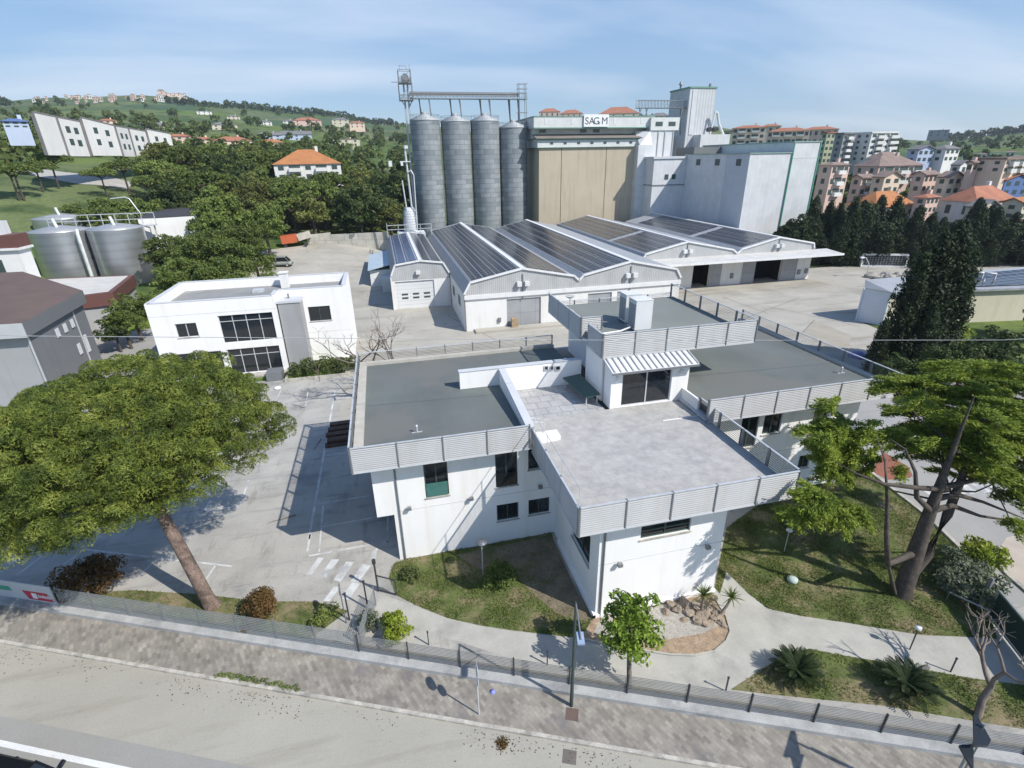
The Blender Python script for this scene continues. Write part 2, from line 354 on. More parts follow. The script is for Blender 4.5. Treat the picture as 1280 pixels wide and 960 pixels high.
def TZ(x, y):
    r_ = math.hypot(x, y); a = math.atan2(x, y)
    if r_ <= 90 or y < 0: return 0.0
    i = max(0, min(len(AZS) - 2, int(np.searchsorted(AZS, a)) - 1)); ta = min(1, max(0, (a - AZS[i]) / (AZS[i + 1] - AZS[i])))
    k = max(0, min(len(RS) - 2, int(np.searchsorted(RS, r_)) - 1)); tr = min(1, max(0, (r_ - RS[k]) / (RS[k + 1] - RS[k])))
    ta = sstep(ta)
    z = (_tab[k, i] * (1 - ta) + _tab[k, i + 1] * ta) * (1 - tr) + (_tab[k + 1, i] * (1 - ta) + _tab[k + 1, i + 1] * ta) * tr
    fade = min(1, max(0, (y) / 40.0))
    return float(z * fade)
def hit(px, py, rmin=20):
    d = ray(px, py); h = math.hypot(d[0], d[1]); r_ = rmin
    while r_ < 5000:
        x, y, z = d[0] / h * r_, d[1] / h * r_, CAMH + d[2] / h * r_
        if z <= TZ(x, y): break
        r_ *= 1.004
    return np.array([x, y, TZ(x, y)])
def polar(px, r_):
    a = az_of(px); x, y = r_ * math.sin(a), r_ * math.cos(a); return np.array([x, y, TZ(x, y)])

def hillmat():
    m, n, l, b = _nodes('hill_fields'); P = geo(n)
    vo = n.new('ShaderNodeTexVoronoi'); vo.inputs['Scale'].default_value = .013; mpn = n.new('ShaderNodeMapping'); mpn.inputs['Rotation'].default_value = (0, 0, .5); mpn.inputs['Scale'].default_value = (1, .7, 0)
    dn = noise(n, l, P, .02, 3); va = n.new('ShaderNodeVectorMath'); va.operation = 'MULTIPLY_ADD'; l.new(dn.outputs['Color'], va.inputs[0]); va.inputs[1].default_value = (26, 26, 0); l.new(P, va.inputs[2])
    l.new(va.outputs[0], mpn.inputs[0]); l.new(mpn.outputs[0], vo.inputs['Vector'])
    sx_ = n.new('ShaderNodeSeparateColor'); l.new(vo.outputs['Color'], sx_.inputs[0])
    r = ramp(n, [(0, (.085, .13, .045)), (.3, (.13, .185, .04)), (.55, (.165, .19, .075)), (.75, (.07, .125, .06)), (1, (.20, .20, .10))]); l.new(sx_.outputs[0], r.inputs[0])
    t = noise(n, l, P, .06, 6, .65); r2 = ramp(n, [(.48, (0, 0, 0)), (.62, (1, 1, 1))]); l.new(t.outputs[0], r2.inputs[0])
    o = mixc(n, l, r2.outputs[0], r.outputs[0], (.05, .08, .03))
    t2 = noise(n, l, P, 1.2, 5, .7); r3 = ramp(n, [(.3, (.72, .72, .72)), (.7, (1.2, 1.2, 1.2))]); l.new(t2.outputs[0], r3.inputs[0]); o = mixc(n, l, 1.0, o, r3.outputs[0], 'MULTIPLY')
    l.new(o, b.inputs['Base Color']); b.inputs['Roughness'].default_value = .95; b.inputs['Specular IOR Level'].default_value = .1
    return m
def build_ground():
    rs = [0, 30, 60, 90] + list(np.arange(95, 210, 5)) + list(np.geomspace(215, 1500, 50)) + [1700, 2000, 2300, 3000, 4500, 6000]
    azs = list(np.linspace(-math.pi, AZS[0] - .05, 14)) + list(np.linspace(AZS[0], AZS[-1], 150)) + list(np.linspace(AZS[-1] + .05, math.pi, 14))
    mb = MB(); vs = []; fs = []; n = len(azs)
    for r_ in rs:
        for a in azs:
            x, y = r_ * math.sin(a), r_ * math.cos(a); vs.append((x, y, TZ(x, y) + (math.sin(x * .11) * math.cos(y * .13) * .3 if r_ > 215 else 0)))
    for k in range(len(rs) - 1):
        for i in range(n - 1): fs.append((k * n + i, k * n + i + 1, (k + 1) * n + i + 1, (k + 1) * n + i))
    mb.add(vs, fs, 0, True)
    return struct(mb.build('terrain', hillmat()))
build_ground()

def sheet(name, pts, z, mat): return struct(MB().poly(pts, z).build(name, mat))
def pxs(L, z=0.0): return [tuple(at(a, b, z)[:2]) for a, b in L]
def drape(mb, A, B, n=24, dz=.05, m=0):
    """strip between two polylines of equal length, draped on the terrain"""
    def sub(L):
        out = []
        for (p, q) in zip(L[:-1], L[1:]):
            for i in range(n): out.append((p[0] + (q[0] - p[0]) * i / n, p[1] + (q[1] - p[1]) * i / n))
        return out + [L[-1][:2]]
    a, b = sub(A), sub(B); K = 10; vs = []; fs = []
    for p, q in zip(a, b):
        for j in range(K + 1):
            x = p[0] + (q[0] - p[0]) * j / K; y = p[1] + (q[1] - p[1]) * j / K; vs.append((x, y, TZ(x, y) + dz))
    for i in range(len(a) - 1):
        for j in range(K): fs.append((i * (K + 1) + j, i * (K + 1) + j + 1, (i + 1) * (K + 1) + j + 1, (i + 1) * (K + 1) + j))
    return mb.add(vs, fs, m)

# --- street frame: s along the kerb (to the right), t away from the road
K0 = np.array(at(0, 805)[:2]); K1 = np.array(at(885, 960)[:2]); KD = (K1 - K0) / np.linalg.norm(K1 - K0); KN = np.array([-KD[1], KD[0]])
def ST(s, t): return K0 + KD * s + KN * t
def st_of(p): d = np.array(p[:2]) - K0; return float(d @ KD), float(d @ KN)
def strip(name, s0, s1, t0, t1, z, mat): return sheet(name, [ST(s0, t0), ST(s1, t0), ST(s1, t1), ST(s0, t1)], z, mat)
RZ = .03
strip('road', -60, 110, -16, 0.02, .012, ROADM)
# the far lane is greyer asphalt
wl_s, wl_t = st_of(at(60, 942))
strip('road_lane', -60, 110, -16, wl_t + .95, .016, ROADG)
strip('road_edge_line', -60, 110, wl_t - .11, wl_t + .11, .020, PAINT)
struct(MB().prism([ST(-60, 0), ST(110, 0), ST(110, .16), ST(-60, .16)], -.02, .125).build('kerb', KERB))
fw = [st_of(p) for p in (at(75, 768), at(320, 812), at(455, 832), at(640, 866), at(960, 912), at(1240, 945))]
WT = float(np.mean([t for _, t in fw]))
strip('sidewalk', -60, 110, .16, WT + .05, .10, PAVER)
struct(MB().prism([ST(-60, WT), ST(110, WT), ST(110, WT + .62), ST(-60, WT + .62)], -.02, .30).build('street_ledge', LEDGE))

# --- plot surfaces
sheet('parking_lot', [(-40, 20), (0, 10), (40, 2), (46, 26), (34, 40), (34, 42), (-1, 42), (-3, 57), (-14, 57), (-26, 57), (-40, 48)], .008, PARK)
mbY = MB()
mbY.poly([(-6, 42), (34, 42), (34, 44), (62, 44), (64, 56), (130, 48), (130, 62), (130, 90), (82, 90), (9, 90), (-7, 90), (-7, 58), (-6, 58)], .012)
yard = struct(mbY.build('yard', YARD))
mbY = MB()
drape(mbY, [(-7, 86), (-10, 104), (-17, 131)], [(6, 86), (6, 104), (6, 131)], 16, .03)
drape(mbY, [(-26, 92), (-30, 104), (-30, 126)], [(-6.9, 86.5), (-9.9, 104), (-16.9, 131)], 16, .025)
struct(mbY.build('yard', YARD))
sheet('side_yard', [(-27, 56), (-26, 57), (-25, 57), (-25, 92), (-46, 92), (-46, 50)], .006, DRIVE)
sheet('drive', [(36, 44), (27, 30.2), (24.6, 27), (26.5, 19), (29.5, 14.2), (36, 8), (60, 8), (62, 44)], .014, DRIVE)
KO = [tuple(at(a, b)[:2]) for a, b in ((1060, 571), (1087, 590), (1160, 647), (1216, 702), (1262, 760))]
# lawns, path, beds
PATH_TOP = [(470, 741), (490, 749), (520, 758), (560, 774), (600, 783), (640, 789), (690, 795), (725, 799), (790, 812), (838, 820), (868, 822), (893, 817), (909, 803), (914, 790), (909, 772), (897, 752), (893, 735)]
lawnA = pxs([(508, 699), (492, 705), (486, 722), (495, 744), (520, 757), (560, 773), (600, 782), (640, 788), (690, 794), (725, 798), (745, 770), (738, 765), (700, 715), (690, 666)])
sheet('lawn', lawnA, .016, GRASSG)
lawnB = pxs([(900, 742), (893, 735), (908, 660), (990, 600), (1060, 571), (1087, 591), (1158, 648), (1214, 704), (1236, 760), (1246, 799), (1200, 796), (1150, 794), (1060, 779), (1000, 770), (960, 761), (935, 742), (908, 715)])
sheet('lawn', lawnB, .016, GRASSG)
lawnC = pxs([(913, 862), (960, 832), (990, 815), (1012, 811), (1040, 817), (1100, 827), (1160, 838), (1215, 848), (1290, 858), (1330, 880), (1300, 915), (1100, 882), (960, 868)])
sheet('lawn', lawnC, .016, GRASSG)
path = pxs([(474, 742), (468, 764), (500, 778), (560, 798), (640, 824), (720, 839), (800, 851), (913, 863), (960, 832), (990, 815), (1012, 811), (1040, 817), (1100, 827), (1160, 838), (1215, 848), (1290, 857), (1275, 815), (1246, 799), (1200, 796), (1150, 794), (1060, 779), (1000, 770), (960, 761), (935, 742), (908, 715), (900, 735), (880, 730), (830, 740), (745, 768), (728, 797), (690, 795), (640, 789), (600, 783), (560, 774), (520, 758)])
sheet('bare_soil', pxs([(570, 694), (640, 680), (689, 668), (722, 742), (742, 766), (735, 778), (700, 770), (668, 744), (640, 716), (600, 712)]), .0175, surf('bare_soil', (.19, .155, .105), .95, .3, 1.3, fine=.25, dirt=(.10, .11, .035), dirtpos=(.52, .66)))
sheet('garden_path', path, .012, PATHM)
bed = pxs([(742, 768), (728, 799), (760, 806), (800, 813), (838, 819), (868, 820), (893, 815), (908, 802), (913, 790), (908, 772), (895, 750), (890, 741), (830, 752)])
sheet('planting_bed', bed, .020, BARKCH)
grv = pxs([(752, 770), (742, 792), (790, 802), (830, 800), (880, 792), (898, 782), (893, 765), (870, 752), (830, 756)])
sheet('gravel_bed', grv, .024, GRAVEL)
vergeL = pxs([(70, 760), (78, 742), (160, 738), (250, 742), (300, 735), (350, 748), (395, 752), (440, 757), (430, 785), (320, 775), (200, 758), (120, 742)])
g_s = [st_of(p) for p in vergeL]
sheet('verge', [ST(-3.5, WT + .62), ST(15.2, WT + .62), tuple(at(436, 764)[:2]), tuple(at(395, 752)[:2]), tuple(at(330, 752)[:2]), tuple(at(250, 743)[:2]), tuple(at(165, 738)[:2]), tuple(at(75, 742)[:2])], .016, GRASSG)
vF = [ST(16.6, WT + .62), ST(60, WT + .62), ST(60, WT + 1.05), ST(36, WT + 1.05), ST(16.6, WT + 1.0)]
sheet('verge', vF, .018, surf('dry_verge', (.22, .19, .12), .95, .3, 1.5, fine=.25))
# edging kerbs
def edging(name, P, wd, h, mat, closed=False):
    mb = MB(); Q = list(P) + ([P[0]] if closed else [])
    for a, b in zip(Q[:-1], Q[1:]): mb.bar((a[0], a[1], h / 2), (b[0], b[1], h / 2), wd, h)
    return struct(mb.build(name, mat))
edging('drive_kerb', KO, .22, .14, KERB)
edging('bed_edging', bed[1:11], .09, .08, PATHM)
sheet('brick_paving', pxs([(1089, 590), (1104, 565), (1136, 584), (1141, 596), (1110, 600)]), .020, bricks('red_pavers', (.30, .10, .06), (.24, .085, .055), (.2, .12, .09), .25, .12, .008, .9))
for i in range(6):
    x0 = 1150 + i * 16; y0 = 611 - i * 1.4
    q = pxs([(x0, y0), (x0 + 9, y0 - 1.2), (x0 + 26, y0 + 9), (x0 + 16, y0 + 11)])
    sheet('crosswalk_stripe', q, .020, PAINTF)
sheet('drive_pavement', pxs([(1240, 700), (1258, 672), (1330, 655), (1400, 760), (1290, 745), (1262, 722)]), .020, surf('beige_pavement', (.46, .40, .33), .9, .12, .7))
edging('drive_kerb', [tuple(at(a, b)[:2]) for a, b in ((1238, 696), (1262, 722), (1292, 748), (1340, 790))], .25, .13, KERB)
# painted markings of the parking lot
def line(p0, p1, wd=.12, mat=PAINTF, z=.013):
    a, b = np.array(at(*p0)[:2]), np.array(at(*p1)[:2]); d = (b - a) / np.linalg.norm(b - a); n_ = np.array([-d[1], d[0]]) * wd / 2
    return [a - n_, b - n_, b + n_, a + n_]
mbp = MB()
for p0, p1, wd in (((419, 488), (386, 674), .16), ((397, 630), (467, 619), .11), ((401, 659), (495, 642), .11), ((386, 695), (485, 677), .13), ((404, 632), (399, 690), .1), ((388, 668), (384, 690), .14),
                   ((485, 645), (484, 678), .1), ((407, 570), (455, 563), .1), ((415, 528), (450, 524), .1), ((385, 490), (382, 508), .1), ((417, 498), (440, 497), .1),
                   ((295, 567), (255, 640), .12), ((257, 597), (277, 594), .12), ((222, 627), (262, 624), .12), ((245, 641), (302, 632), .12), ((311, 600), (300, 632), .12),
                   ((107, 687), (290, 708), .13), ((105, 688), (62, 718), .12), ((195, 700), (172, 722), .12), ((270, 706), (250, 735), .12), ((345, 500), (352, 487), .1),
                   ((20, 700), (0, 716), .12), ((60, 690), (20, 720), .12)):
    q = line(p0, p1, wd); mbp.poly(q, .0125)
struct(mbp.build('parking_lines', PAINTF))
mbz = MB()
for (a, b, c, d) in (((398, 697), (405, 697.5), (390, 718), (382, 719)), ((415, 699), (424, 699.5), (408, 722), (399, 721)), ((433, 702), (443, 703), (426, 727), (416, 726)),
                     ((453, 705), (464, 707), (448, 728), (438, 727)), ((440, 728), (450, 730), (436, 750), (426, 748)), ((418, 733), (426, 734), (412, 752), (404, 751)), ((465, 690), (473, 684), (468, 702), (461, 705))):
    mbz.poly(pxs([a, b, c, d]), .0125)
struct(mbz.build('zebra_stripes', PAINTF))
# low weathered patch / joint lines in the yards
mj = MB()
for p0, p1 in (((800, 448), (1000, 372)), ((1003, 416), (1018, 400)), ((560, 395), (620, 425)), ((960, 383), (1075, 408)), ((905, 372), (960, 392))):
    mj.poly(line(p0, p1, .10), .017)
struct(mj.build('yard_joints', surf('joint_dark', (.16, .15, .125), .95, .2, 1)))
sheet('yard_patch', pxs([(1004, 417), (1018, 401), (1064, 419), (1062, 432), (1040, 436)]), .018, surf('yard_brownish', (.37, .335, .27), .9, .12, .4, fine=.06))
# ------------------------------------------------------------------ facade helpers
class FR:
    """frame on a wall: u along wall, z up, d into the building"""
    def __init__(s, o, U, N): s.o = np.array(o, float); s.U = np.array(U, float); s.N = np.array(N, float)
    def p(s, u, z, d=0.0): return tuple(s.o + s.U * u + s.N * d + np.array([0, 0, z]))
def frx(Y): return FR((0, Y, 0), (1, 0, 0), (0, 1, 0))              # faces -Y
def fryL(X): return FR((X, 0, 0), (0, 1, 0), (1, 0, 0))             # faces -X
def fryR(X): return FR((X, 0, 0), (0, 1, 0), (-1, 0, 0))            # faces +X
def fbox(mb, fr, u0, u1, z0, z1, d0, d1, m=0):
    P = [fr.p(u, z, d) for z in (z0, z1) for d in (d0, d1) for u in (u0, u1)]
    return mb.add(P, [(0, 2, 3, 1), (4, 5, 7, 6), (0, 1, 5, 4), (2, 6, 7, 3), (0, 4, 6, 2), (1, 3, 7, 5)], m)
def wall_holes(mb, fr, u0, u1, z0, z1, holes, dep=.2, m=0):
    us = sorted({u0, u1, *[h[0] for h in holes], *[h[1] for h in holes]}); zs = sorted({z0, z1, *[h[2] for h in holes], *[h[3] for h in holes]})
    us = [u for u in us if u0 <= u <= u1]; zs = [z for z in zs if z0 <= z <= z1]
    for a, b in zip(us[:-1], us[1:]):
        for c, d in zip(zs[:-1], zs[1:]):
            um, zm = (a + b) / 2, (c + d) / 2
            if any(h[0] < um < h[1] and h[2] < zm < h[3] for h in holes): continue
            mb.quad(fr.p(a, c), fr.p(b, c), fr.p(b, d), fr.p(a, d), m)
    for h in holes:
        a, b, c, d = h[:4]
        mb.quad(fr.p(a, c), fr.p(b, c), fr.p(b, c, dep), fr.p(a, c, dep), m); mb.quad(fr.p(a, d), fr.p(a, d, dep), fr.p(b, d, dep), fr.p(b, d), m)
        mb.quad(fr.p(a, c), fr.p(a, c, dep), fr.p(a, d, dep), fr.p(a, d), m); mb.quad(fr.p(b, c), fr.p(b, d), fr.p(b, d, dep), fr.p(b, c, dep), m)
def window(parent, fr, h, mull=1, trans=(), frame=None, glass=None, dep=.16, fw_=.07, sill=True, name='window'):
    frame = frame or DKFR; glass = glass or GLASS
    a, b, c, d = h[:4]; mb = MB(); d0, d1 = dep - .05, dep + .03
    fbox(mb, fr, a, b, c, c + fw_, d0, d1); fbox(mb, fr, a, b, d - fw_, d, d0, d1)
    fbox(mb, fr, a, a + fw_, c + fw_, d - fw_, d0, d1); fbox(mb, fr, b - fw_, b, c + fw_, d - fw_, d0, d1)
    for i in range(mull):
        u = a + (b - a) * (i + 1) / (mull + 1); fbox(mb, fr, u - fw_ * .55, u + fw_ * .55, c + fw_, d - fw_, d0 - .005, d1)
    for t in trans:
        z = c + (d - c) * t; fbox(mb, fr, a + fw_, b - fw_, z - fw_ * .5, z + fw_ * .5, d0 + .004, d1)
    wdw = mb.build(name, frame, parent)
    pb = MB(); pb.quad(fr.p(a + .02, c + .02, dep), fr.p(b - .02, c + .02, dep), fr.p(b - .02, d - .02, dep), fr.p(a + .02, d - .02, dep)); pb.build('pane', glass, wdw)
    if sill:
        sb = MB(); fbox(sb, fr, a - .06, b + .06, c - .06, c - .002, -.07, dep - .06); sb.build('sill', KERB, wdw)
    return wdw
def cdepth(mb, fr, h, m=0):                                            # dark room behind an open hole
    pass
def louvre(parent, p0, p1, z0, z1, nout, nsl=13, name='louvre_panel', mat=None, inset=.0, open_=False):
    """slatted panel between two ground points; slats slope outward and down"""
    p0, p1 = np.array(p0, float), np.array(p1, float); d = (p1 - p0) / np.linalg.norm(p1 - p0); nout = np.array(nout, float)
    a, b = p0 + d * .03, p1 - d * .03; mb = MB(); pit = (z1 - z0) / nsl
    for k in range(nsl):
        zc = z0 + (k + .5) * pit; ho = pit * (.16 if open_ else .44)
        A = [(*(q + nout * s_ * (.035 if open_ else .026)), zc - s_ * ho) for s_ in (1, -1) for q in (a, b)]     # outer low, inner high
        B = [(x, y, z - .012) for x, y, z in A]
        mb.add(A + B, [(0, 1, 3, 2), (4, 6, 7, 5), (0, 4, 5, 1), (2, 3, 7, 6), (0, 2, 6, 4), (1, 5, 7, 3)])
    return mb.build(name, mat or LOUV, parent)
def louvre_run(parent, p0, p1, z0, z1, nout, step=2.2, nsl=12, post=.07, open_=False):
    p0, p1 = np.array(p0, float), np.array(p1, float); L = np.linalg.norm(p1 - p0); n = max(1, round(L / step)); nout = np.array(nout, float)
    for i in range(n): louvre(parent, p0 + (p1 - p0) * i / n, p0 + (p1 - p0) * (i + 1) / n, z0 + .05, z1 - .05, nout, nsl, open_=open_, mat=DKRAIL if open_ else None)
    for i in range(n + 1):
        q = p0 + (p1 - p0) * i / n - nout * .035; mb = MB(); mb.bar((*q, z0), (*q, z1 + .03), post, post + .10); mb.build('post', RAILM, parent)
    mb = MB(); mb.bar((*p0, z1), (*p1, z1), .09, .05); mb.build('top_rail', ALU, parent)
    mb = MB(); mb.bar((*p0, z0), (*p1, z0), .10, .07); mb.build('bottom_rail', SOFF, parent)

# ------------------------------------------------------------------ MAIN OFFICE BUILDING
mbd = thing('office_building', 'large white office building with flat roofs edged in grey louvre panels and a tiled terrace', 'building', (10, 28, 0))
LWY, TWY = 25.07, 18.2
r3 = lambda a, b: (430 + a / 4.571, 520 + b / 4.571)
r4 = lambda a, b: (680 + a / 4.571, 580 + b / 4.571)
r6 = lambda a, b: (850 + a / 4.267, 440 + b / 4.267)
def hx(f, Y, x0, x1, zt, zb):
    a = aty(*f(x0, zt[0]), Y); b = aty(*f(x1, zt[1]), Y); c = aty(*f((x0 + x1) / 2, zb), Y)
    return [a[0], b[0], c[2], (a[2] + b[2]) / 2]
H1 = hx(r3, LWY, 450, 588, (278, 262), 460); H2 = hx(r3, LWY, 862, 990, (218, 204), 400); H3 = hx(r3, LWY, 1052, 1175, (195, 178), 300); H4 = hx(r3, LWY, 872, 997, (510, 492), 593); H5 = hx(r3, LWY, 1054, 1175, (482, 463), 558)
H1[3] = min(H1[3], 6.75); H2[3] = min(H2[3], 6.75); H3[3] = H2[3]
fr = frx(LWY); wb = MB()
wall_holes(wb, fr, -1.2, 8.5, 0, 3.32, [H4, H5]); wall_holes(wb, fr, -2.15, 8.5, 3.32, 7.05, [H1, H2, H3])
wb.quad((-2.15, LWY, 3.32), (-2.15, LWY, 7.05), (-2.15, 38, 7.05), (-2.15, 38, 3.32)); wb.quad((-2.15, LWY, 3.32), (-2.15, 38, 3.32), (-1.2, 38, 3.32), (-1.2, LWY, 3.32))
# ground floor end wall: a fin, then an open garage bay
wb.box(-1.2, -.95, LWY + .001, 26.6, 0, 3.319); wb.box(-1.2, 12, 37.8, 38, 0, 7.05); wb.box(2.8, 3.0, LWY + .2, 37.8, 0, 3.3)
# front (terrace) block
HF = hx(r4, TWY, 558, 845, (358, 308), 405); HF[3] = min(HF[3], 6.45)
fr2 = frx(TWY); wall_holes(wb, fr2, 8.5, 15.41, 0, 6.55, [HF])
HS = [19.3, 21.9, 2.35, 4.3]
fr3 = fryL(8.5); wall_holes(wb, fr3, TWY, LWY, 0, 6.55, [HS])
wb.quad((15.41, TWY, 0), (15.41, 30, 0), (15.41, 30, 6.55), (15.41, TWY, 6.55)); wb.box(8.35, 8.498, TWY - .1, 24.0, 0, .32); wb.box(8.35, 15.5, TWY - .1, TWY - .002, 0, .22)
# right wing front
RWY = 25.1
HR = [hx(r6, RWY, 335, 430, (352, 338), 505), hx(r6, RWY, 455, 552, (340, 326), 432), hx(r6, RWY, 722, 800, (305, 292), 440)]
for h in HR: h[3] = min(h[3], 6.7)
HRl = hx(r6, RWY, 640, 700, (555, 545), 615); HR2 = [HR[0][0] + 0.1, HR[0][1], .6, 2.0]
print('holes', [np.round(h, 2) for h in (H1, H2, H3, H4, H5, HF, *HR, HRl)])
rwx1 = aty(1075, 506, RWY)[0]
fr4 = frx(RWY); wall_holes(wb, fr4, 15.41, rwx1, 0, 7.12, HR + [HRl])
wb.quad((rwx1, RWY, 0), (rwx1, 39.5, 0), (rwx1, 39.5, 7.12), (rwx1, RWY, 7.12)); wb.box(12, rwx1, 39.3, 39.5, 0, 7.12)
wb.build('wall', WHITE, mbd)
# thin string courses between the storeys
for q in ((-.9, 8.48, LWY - .012, LWY, 3.50, 3.53), (8.52, 15.4, TWY - .012, TWY, 3.45, 3.48), (15.43, rwx1, RWY - .012, RWY, 3.5, 3.53)):
    sc_ = MB(); sc_.box(*q); sc_.build('string_course', SOFF, mbd)
win = window(mbd, fr, H1, 1); g = MB(); fbox(g, fr, H1[0] + .05, H1[1] - .05, H1[2] + .05, H1[2] + .95, -.03, -.01); g.build('glass_balustrade', GLASSG, win)
win = window(mbd, fr, H2, 1); g = MB(); fbox(g, fr, H2[0] + .05, H2[1] - .05, H2[2] + .05, H2[2] + .95, -.03, -.01); g.build('glass_balustrade', GLASS, win)
window(mbd, fr, H3, 1); window(mbd, fr, H4, 1); window(mbd, fr, H5, 1); window(mbd, fr2, HF, 1, (.5,)); window(mbd, fr3, HS, 1)
for h in HR[:1]: window(mbd, fr4, h, 1, glass=GLASS)
window(mbd, fr4, HR[1], 1); window(mbd, fr4, HR[2], 1); window(mbd, fr4, HRl, 1)
# soffits and roof slabs
sb = MB(); sb.prism([(-2.9, 24.15), (6.6, 24.15), (6.6, 32.4), (12.6, 32.4), (12.6, 38.7), (-2.9, 38.7)], 7.05, 7.15); sb.build('soffit', SOFF, mbd)
for q in ((6.97, 18.15, 17.15, 31.9, 6.52, 6.62), (17.8, 31.95, 24.15, 40.5, 7.12, 7.22)):
    sb = MB(); sb.box(*q); sb.build('soffit', SOFF, mbd)
rb = MB(); rb.prism([(-2.35, 24.3), (6.6, 24.3), (6.6, 32.4), (12.6, 32.4), (12.6, 38.2), (-2.35, 38.2)], 7.16, 7.62); rb.build('roof_membrane', MEMB, mbd)
rb = MB(); rb.box(18.3, 31.4, 24.3, 40.3, 7.23, 7.68); rb.build('roof_membrane', MEMB, mbd)
sm = MB()
for x in () and (-.2, 1.6, 3.9, 5.6): sm.box(x, x + .05, 24.4, 38.1, 7.621, 7.624)
for y in (): sm.box(-2.3, 6.7, y, y + .05, 7.6245, 7.627)
for x in (): sm.box(x, x + .05, 24.4, 40.1, 7.681, 7.684)
for y in (): sm.box(18.4, 31.3, y, y + .05, 7.6845, 7.687)
for q in ((-2.88, -2.36, 24.25, 38.6, 7.16, 7.86), (-2.355, 12.6, 38.2, 38.62, 7.16, 7.84), (31.42, 31.88, 24.25, 40.4, 7.23, 7.86)):
    cb = MB(); cb.box(*q); cb.build('roof_curb', CURB, mbd)
tb = MB(); tb.box(7.0, 18.1, 17.2, 27.5, 6.63, 7.05); tb.build('terrace_floor', TERR, mbd)
tb = MB(); tb.box(7.05, 12.62, 27.5, 31.95, 6.63, 7.052); tb.build('terrace_floor', TERR2, mbd)
pw = MB(); pw.add([(6.62, 24.6, 7.06), (7.04, 24.6, 7.06), (7.04, 31.95, 7.06), (6.62, 31.95, 7.06), (6.62, 24.6, 8.1), (7.04, 24.6, 8.1), (7.04, 31.95, 8.8), (6.62, 31.95, 8.8)], [(0, 3, 2, 1), (4, 5, 6, 7), (0, 1, 5, 4), (1, 2, 6, 5), (2, 3, 7, 6), (3, 0, 4, 7)]); pw.build('terrace_parapet', WHITE, mbd)
pw = MB(); pw.prism([(3.9, 31.96), (12.62, 31.96), (12.62, 32.35), (3.9, 32.35)], 7.06, 8.85); pw.build('terrace_parapet', WHITE, mbd)
pw = MB(); pw.prism([(6.9, 24.35), (8.6, 24.55), (8.6, 25.3), (7.05, 25.3)], 7.06, 7.35); pw.build('ladder_base', WHITE, mbd)
pc = MB(); pc.bar((6.83, 24.56, 8.13), (6.83, 31.9, 8.83), .48, .05); pc.build('parapet_coping', SOFF, mbd)
pc = MB(); pc.box(3.86, 12.62, 31.92, 32.39, 8.855, 8.90); pc.build('parapet_coping', SOFF, mbd)
r5 = lambda a, b: (660 + a / 4.267, 360 + b / 4.267)
for x0, x1 in ((85, 108), (118, 136), (145, 172)):
    a = aty(*r5(x0, 415), 31.95); b = aty(*r5(x1, 437), 31.95)
    window(mbd, frx(31.93), [a[0], b[0], b[2], a[2]], 0, (), ALU, GLASS, dep=-.0, fw_=.05, sill=False)
# louvre fascias
louvre_run(mbd, (-2.98, 24.1), (6.63, 24.1), 7.05, 8.53, (0, -1)); louvre_run(mbd, (-2.98, 38.8), (-2.98, 24.12), 7.05, 8.53, (-1, 0)); louvre_run(mbd, (12.6, 38.75), (-2.96, 38.75), 7.05, 8.53, (0, 1), open_=True)
louvre_run(mbd, (6.92, 17.1), (18.2, 17.1), 6.52, 8.03, (0, -1), 2.26); louvre_run(mbd, (6.92, 24.6), (6.92, 17.12), 6.52, 8.05, (-1, 0), 2.26); louvre_run(mbd, (18.2, 17.12), (18.2, 25.6), 6.52, 8.03, (1, 0), 2.26, open_=True)
louvre_run(mbd, (17.76, 24.1), (31.87, 24.1), 7.12, 8.62, (0, -1)); louvre_run(mbd, (32.0, 24.12), (32.0, 40.55), 7.12, 8.62, (1, 0), open_=True)
kb = MB(); kb.box(18.0, 18.13, 25.6, 29.5, 7.06, 7.95); kb.build('terrace_kerb', WHITE, mbd)
# penthouse
pb = MB(); pb.prism([(12.8, 28.75), (18.4, 28.75), (18.4, 34.6), (22.6, 34.6), (22.6, 38.6), (14.0, 38.6), (14.0, 31.6), (12.8, 31.6)], 7.07, 10.3); pb.build('penthouse_wall', WHITE, mbd)
pr = MB(); pr.box(12.75, 23.9, 28.6, 39.5, 10.26, 10.36); pr.build('penthouse_soffit', SOFF, mbd)
pr = MB(); pr.box(13.0, 23.7, 28.8, 39.3, 10.365, 10.82); pr.build('penthouse_roof', surf('roof_membrane_green', (.20, .215, .195), .8, .10, .3, fine=.06, dirt=(.15, .155, .14), dirtpos=(.6, .75)), mbd)
louvre_run(mbd, (12.63, 28.5), (23.75, 28.5), 10.22, 11.8, (0, -1)); louvre_run(mbd, (12.63, 31.0), (12.63, 28.52), 10.22, 11.8, (-1, 0)); louvre_run(mbd, (12.63, 39.8), (12.63, 32.4), 10.22, 11.8, (-1, 0))
louvre_run(mbd, (12.65, 32.4), (14.2, 32.4), 10.22, 11.8, (0, -1)); louvre_run(mbd, (23.8, 28.52), (23.8, 39.8), 10.22, 11.8, (1, 0), open_=True); louvre_run(mbd, (23.8, 39.85), (12.65, 39.85), 10.22, 11.0, (0, 1), nsl=6, open_=True)
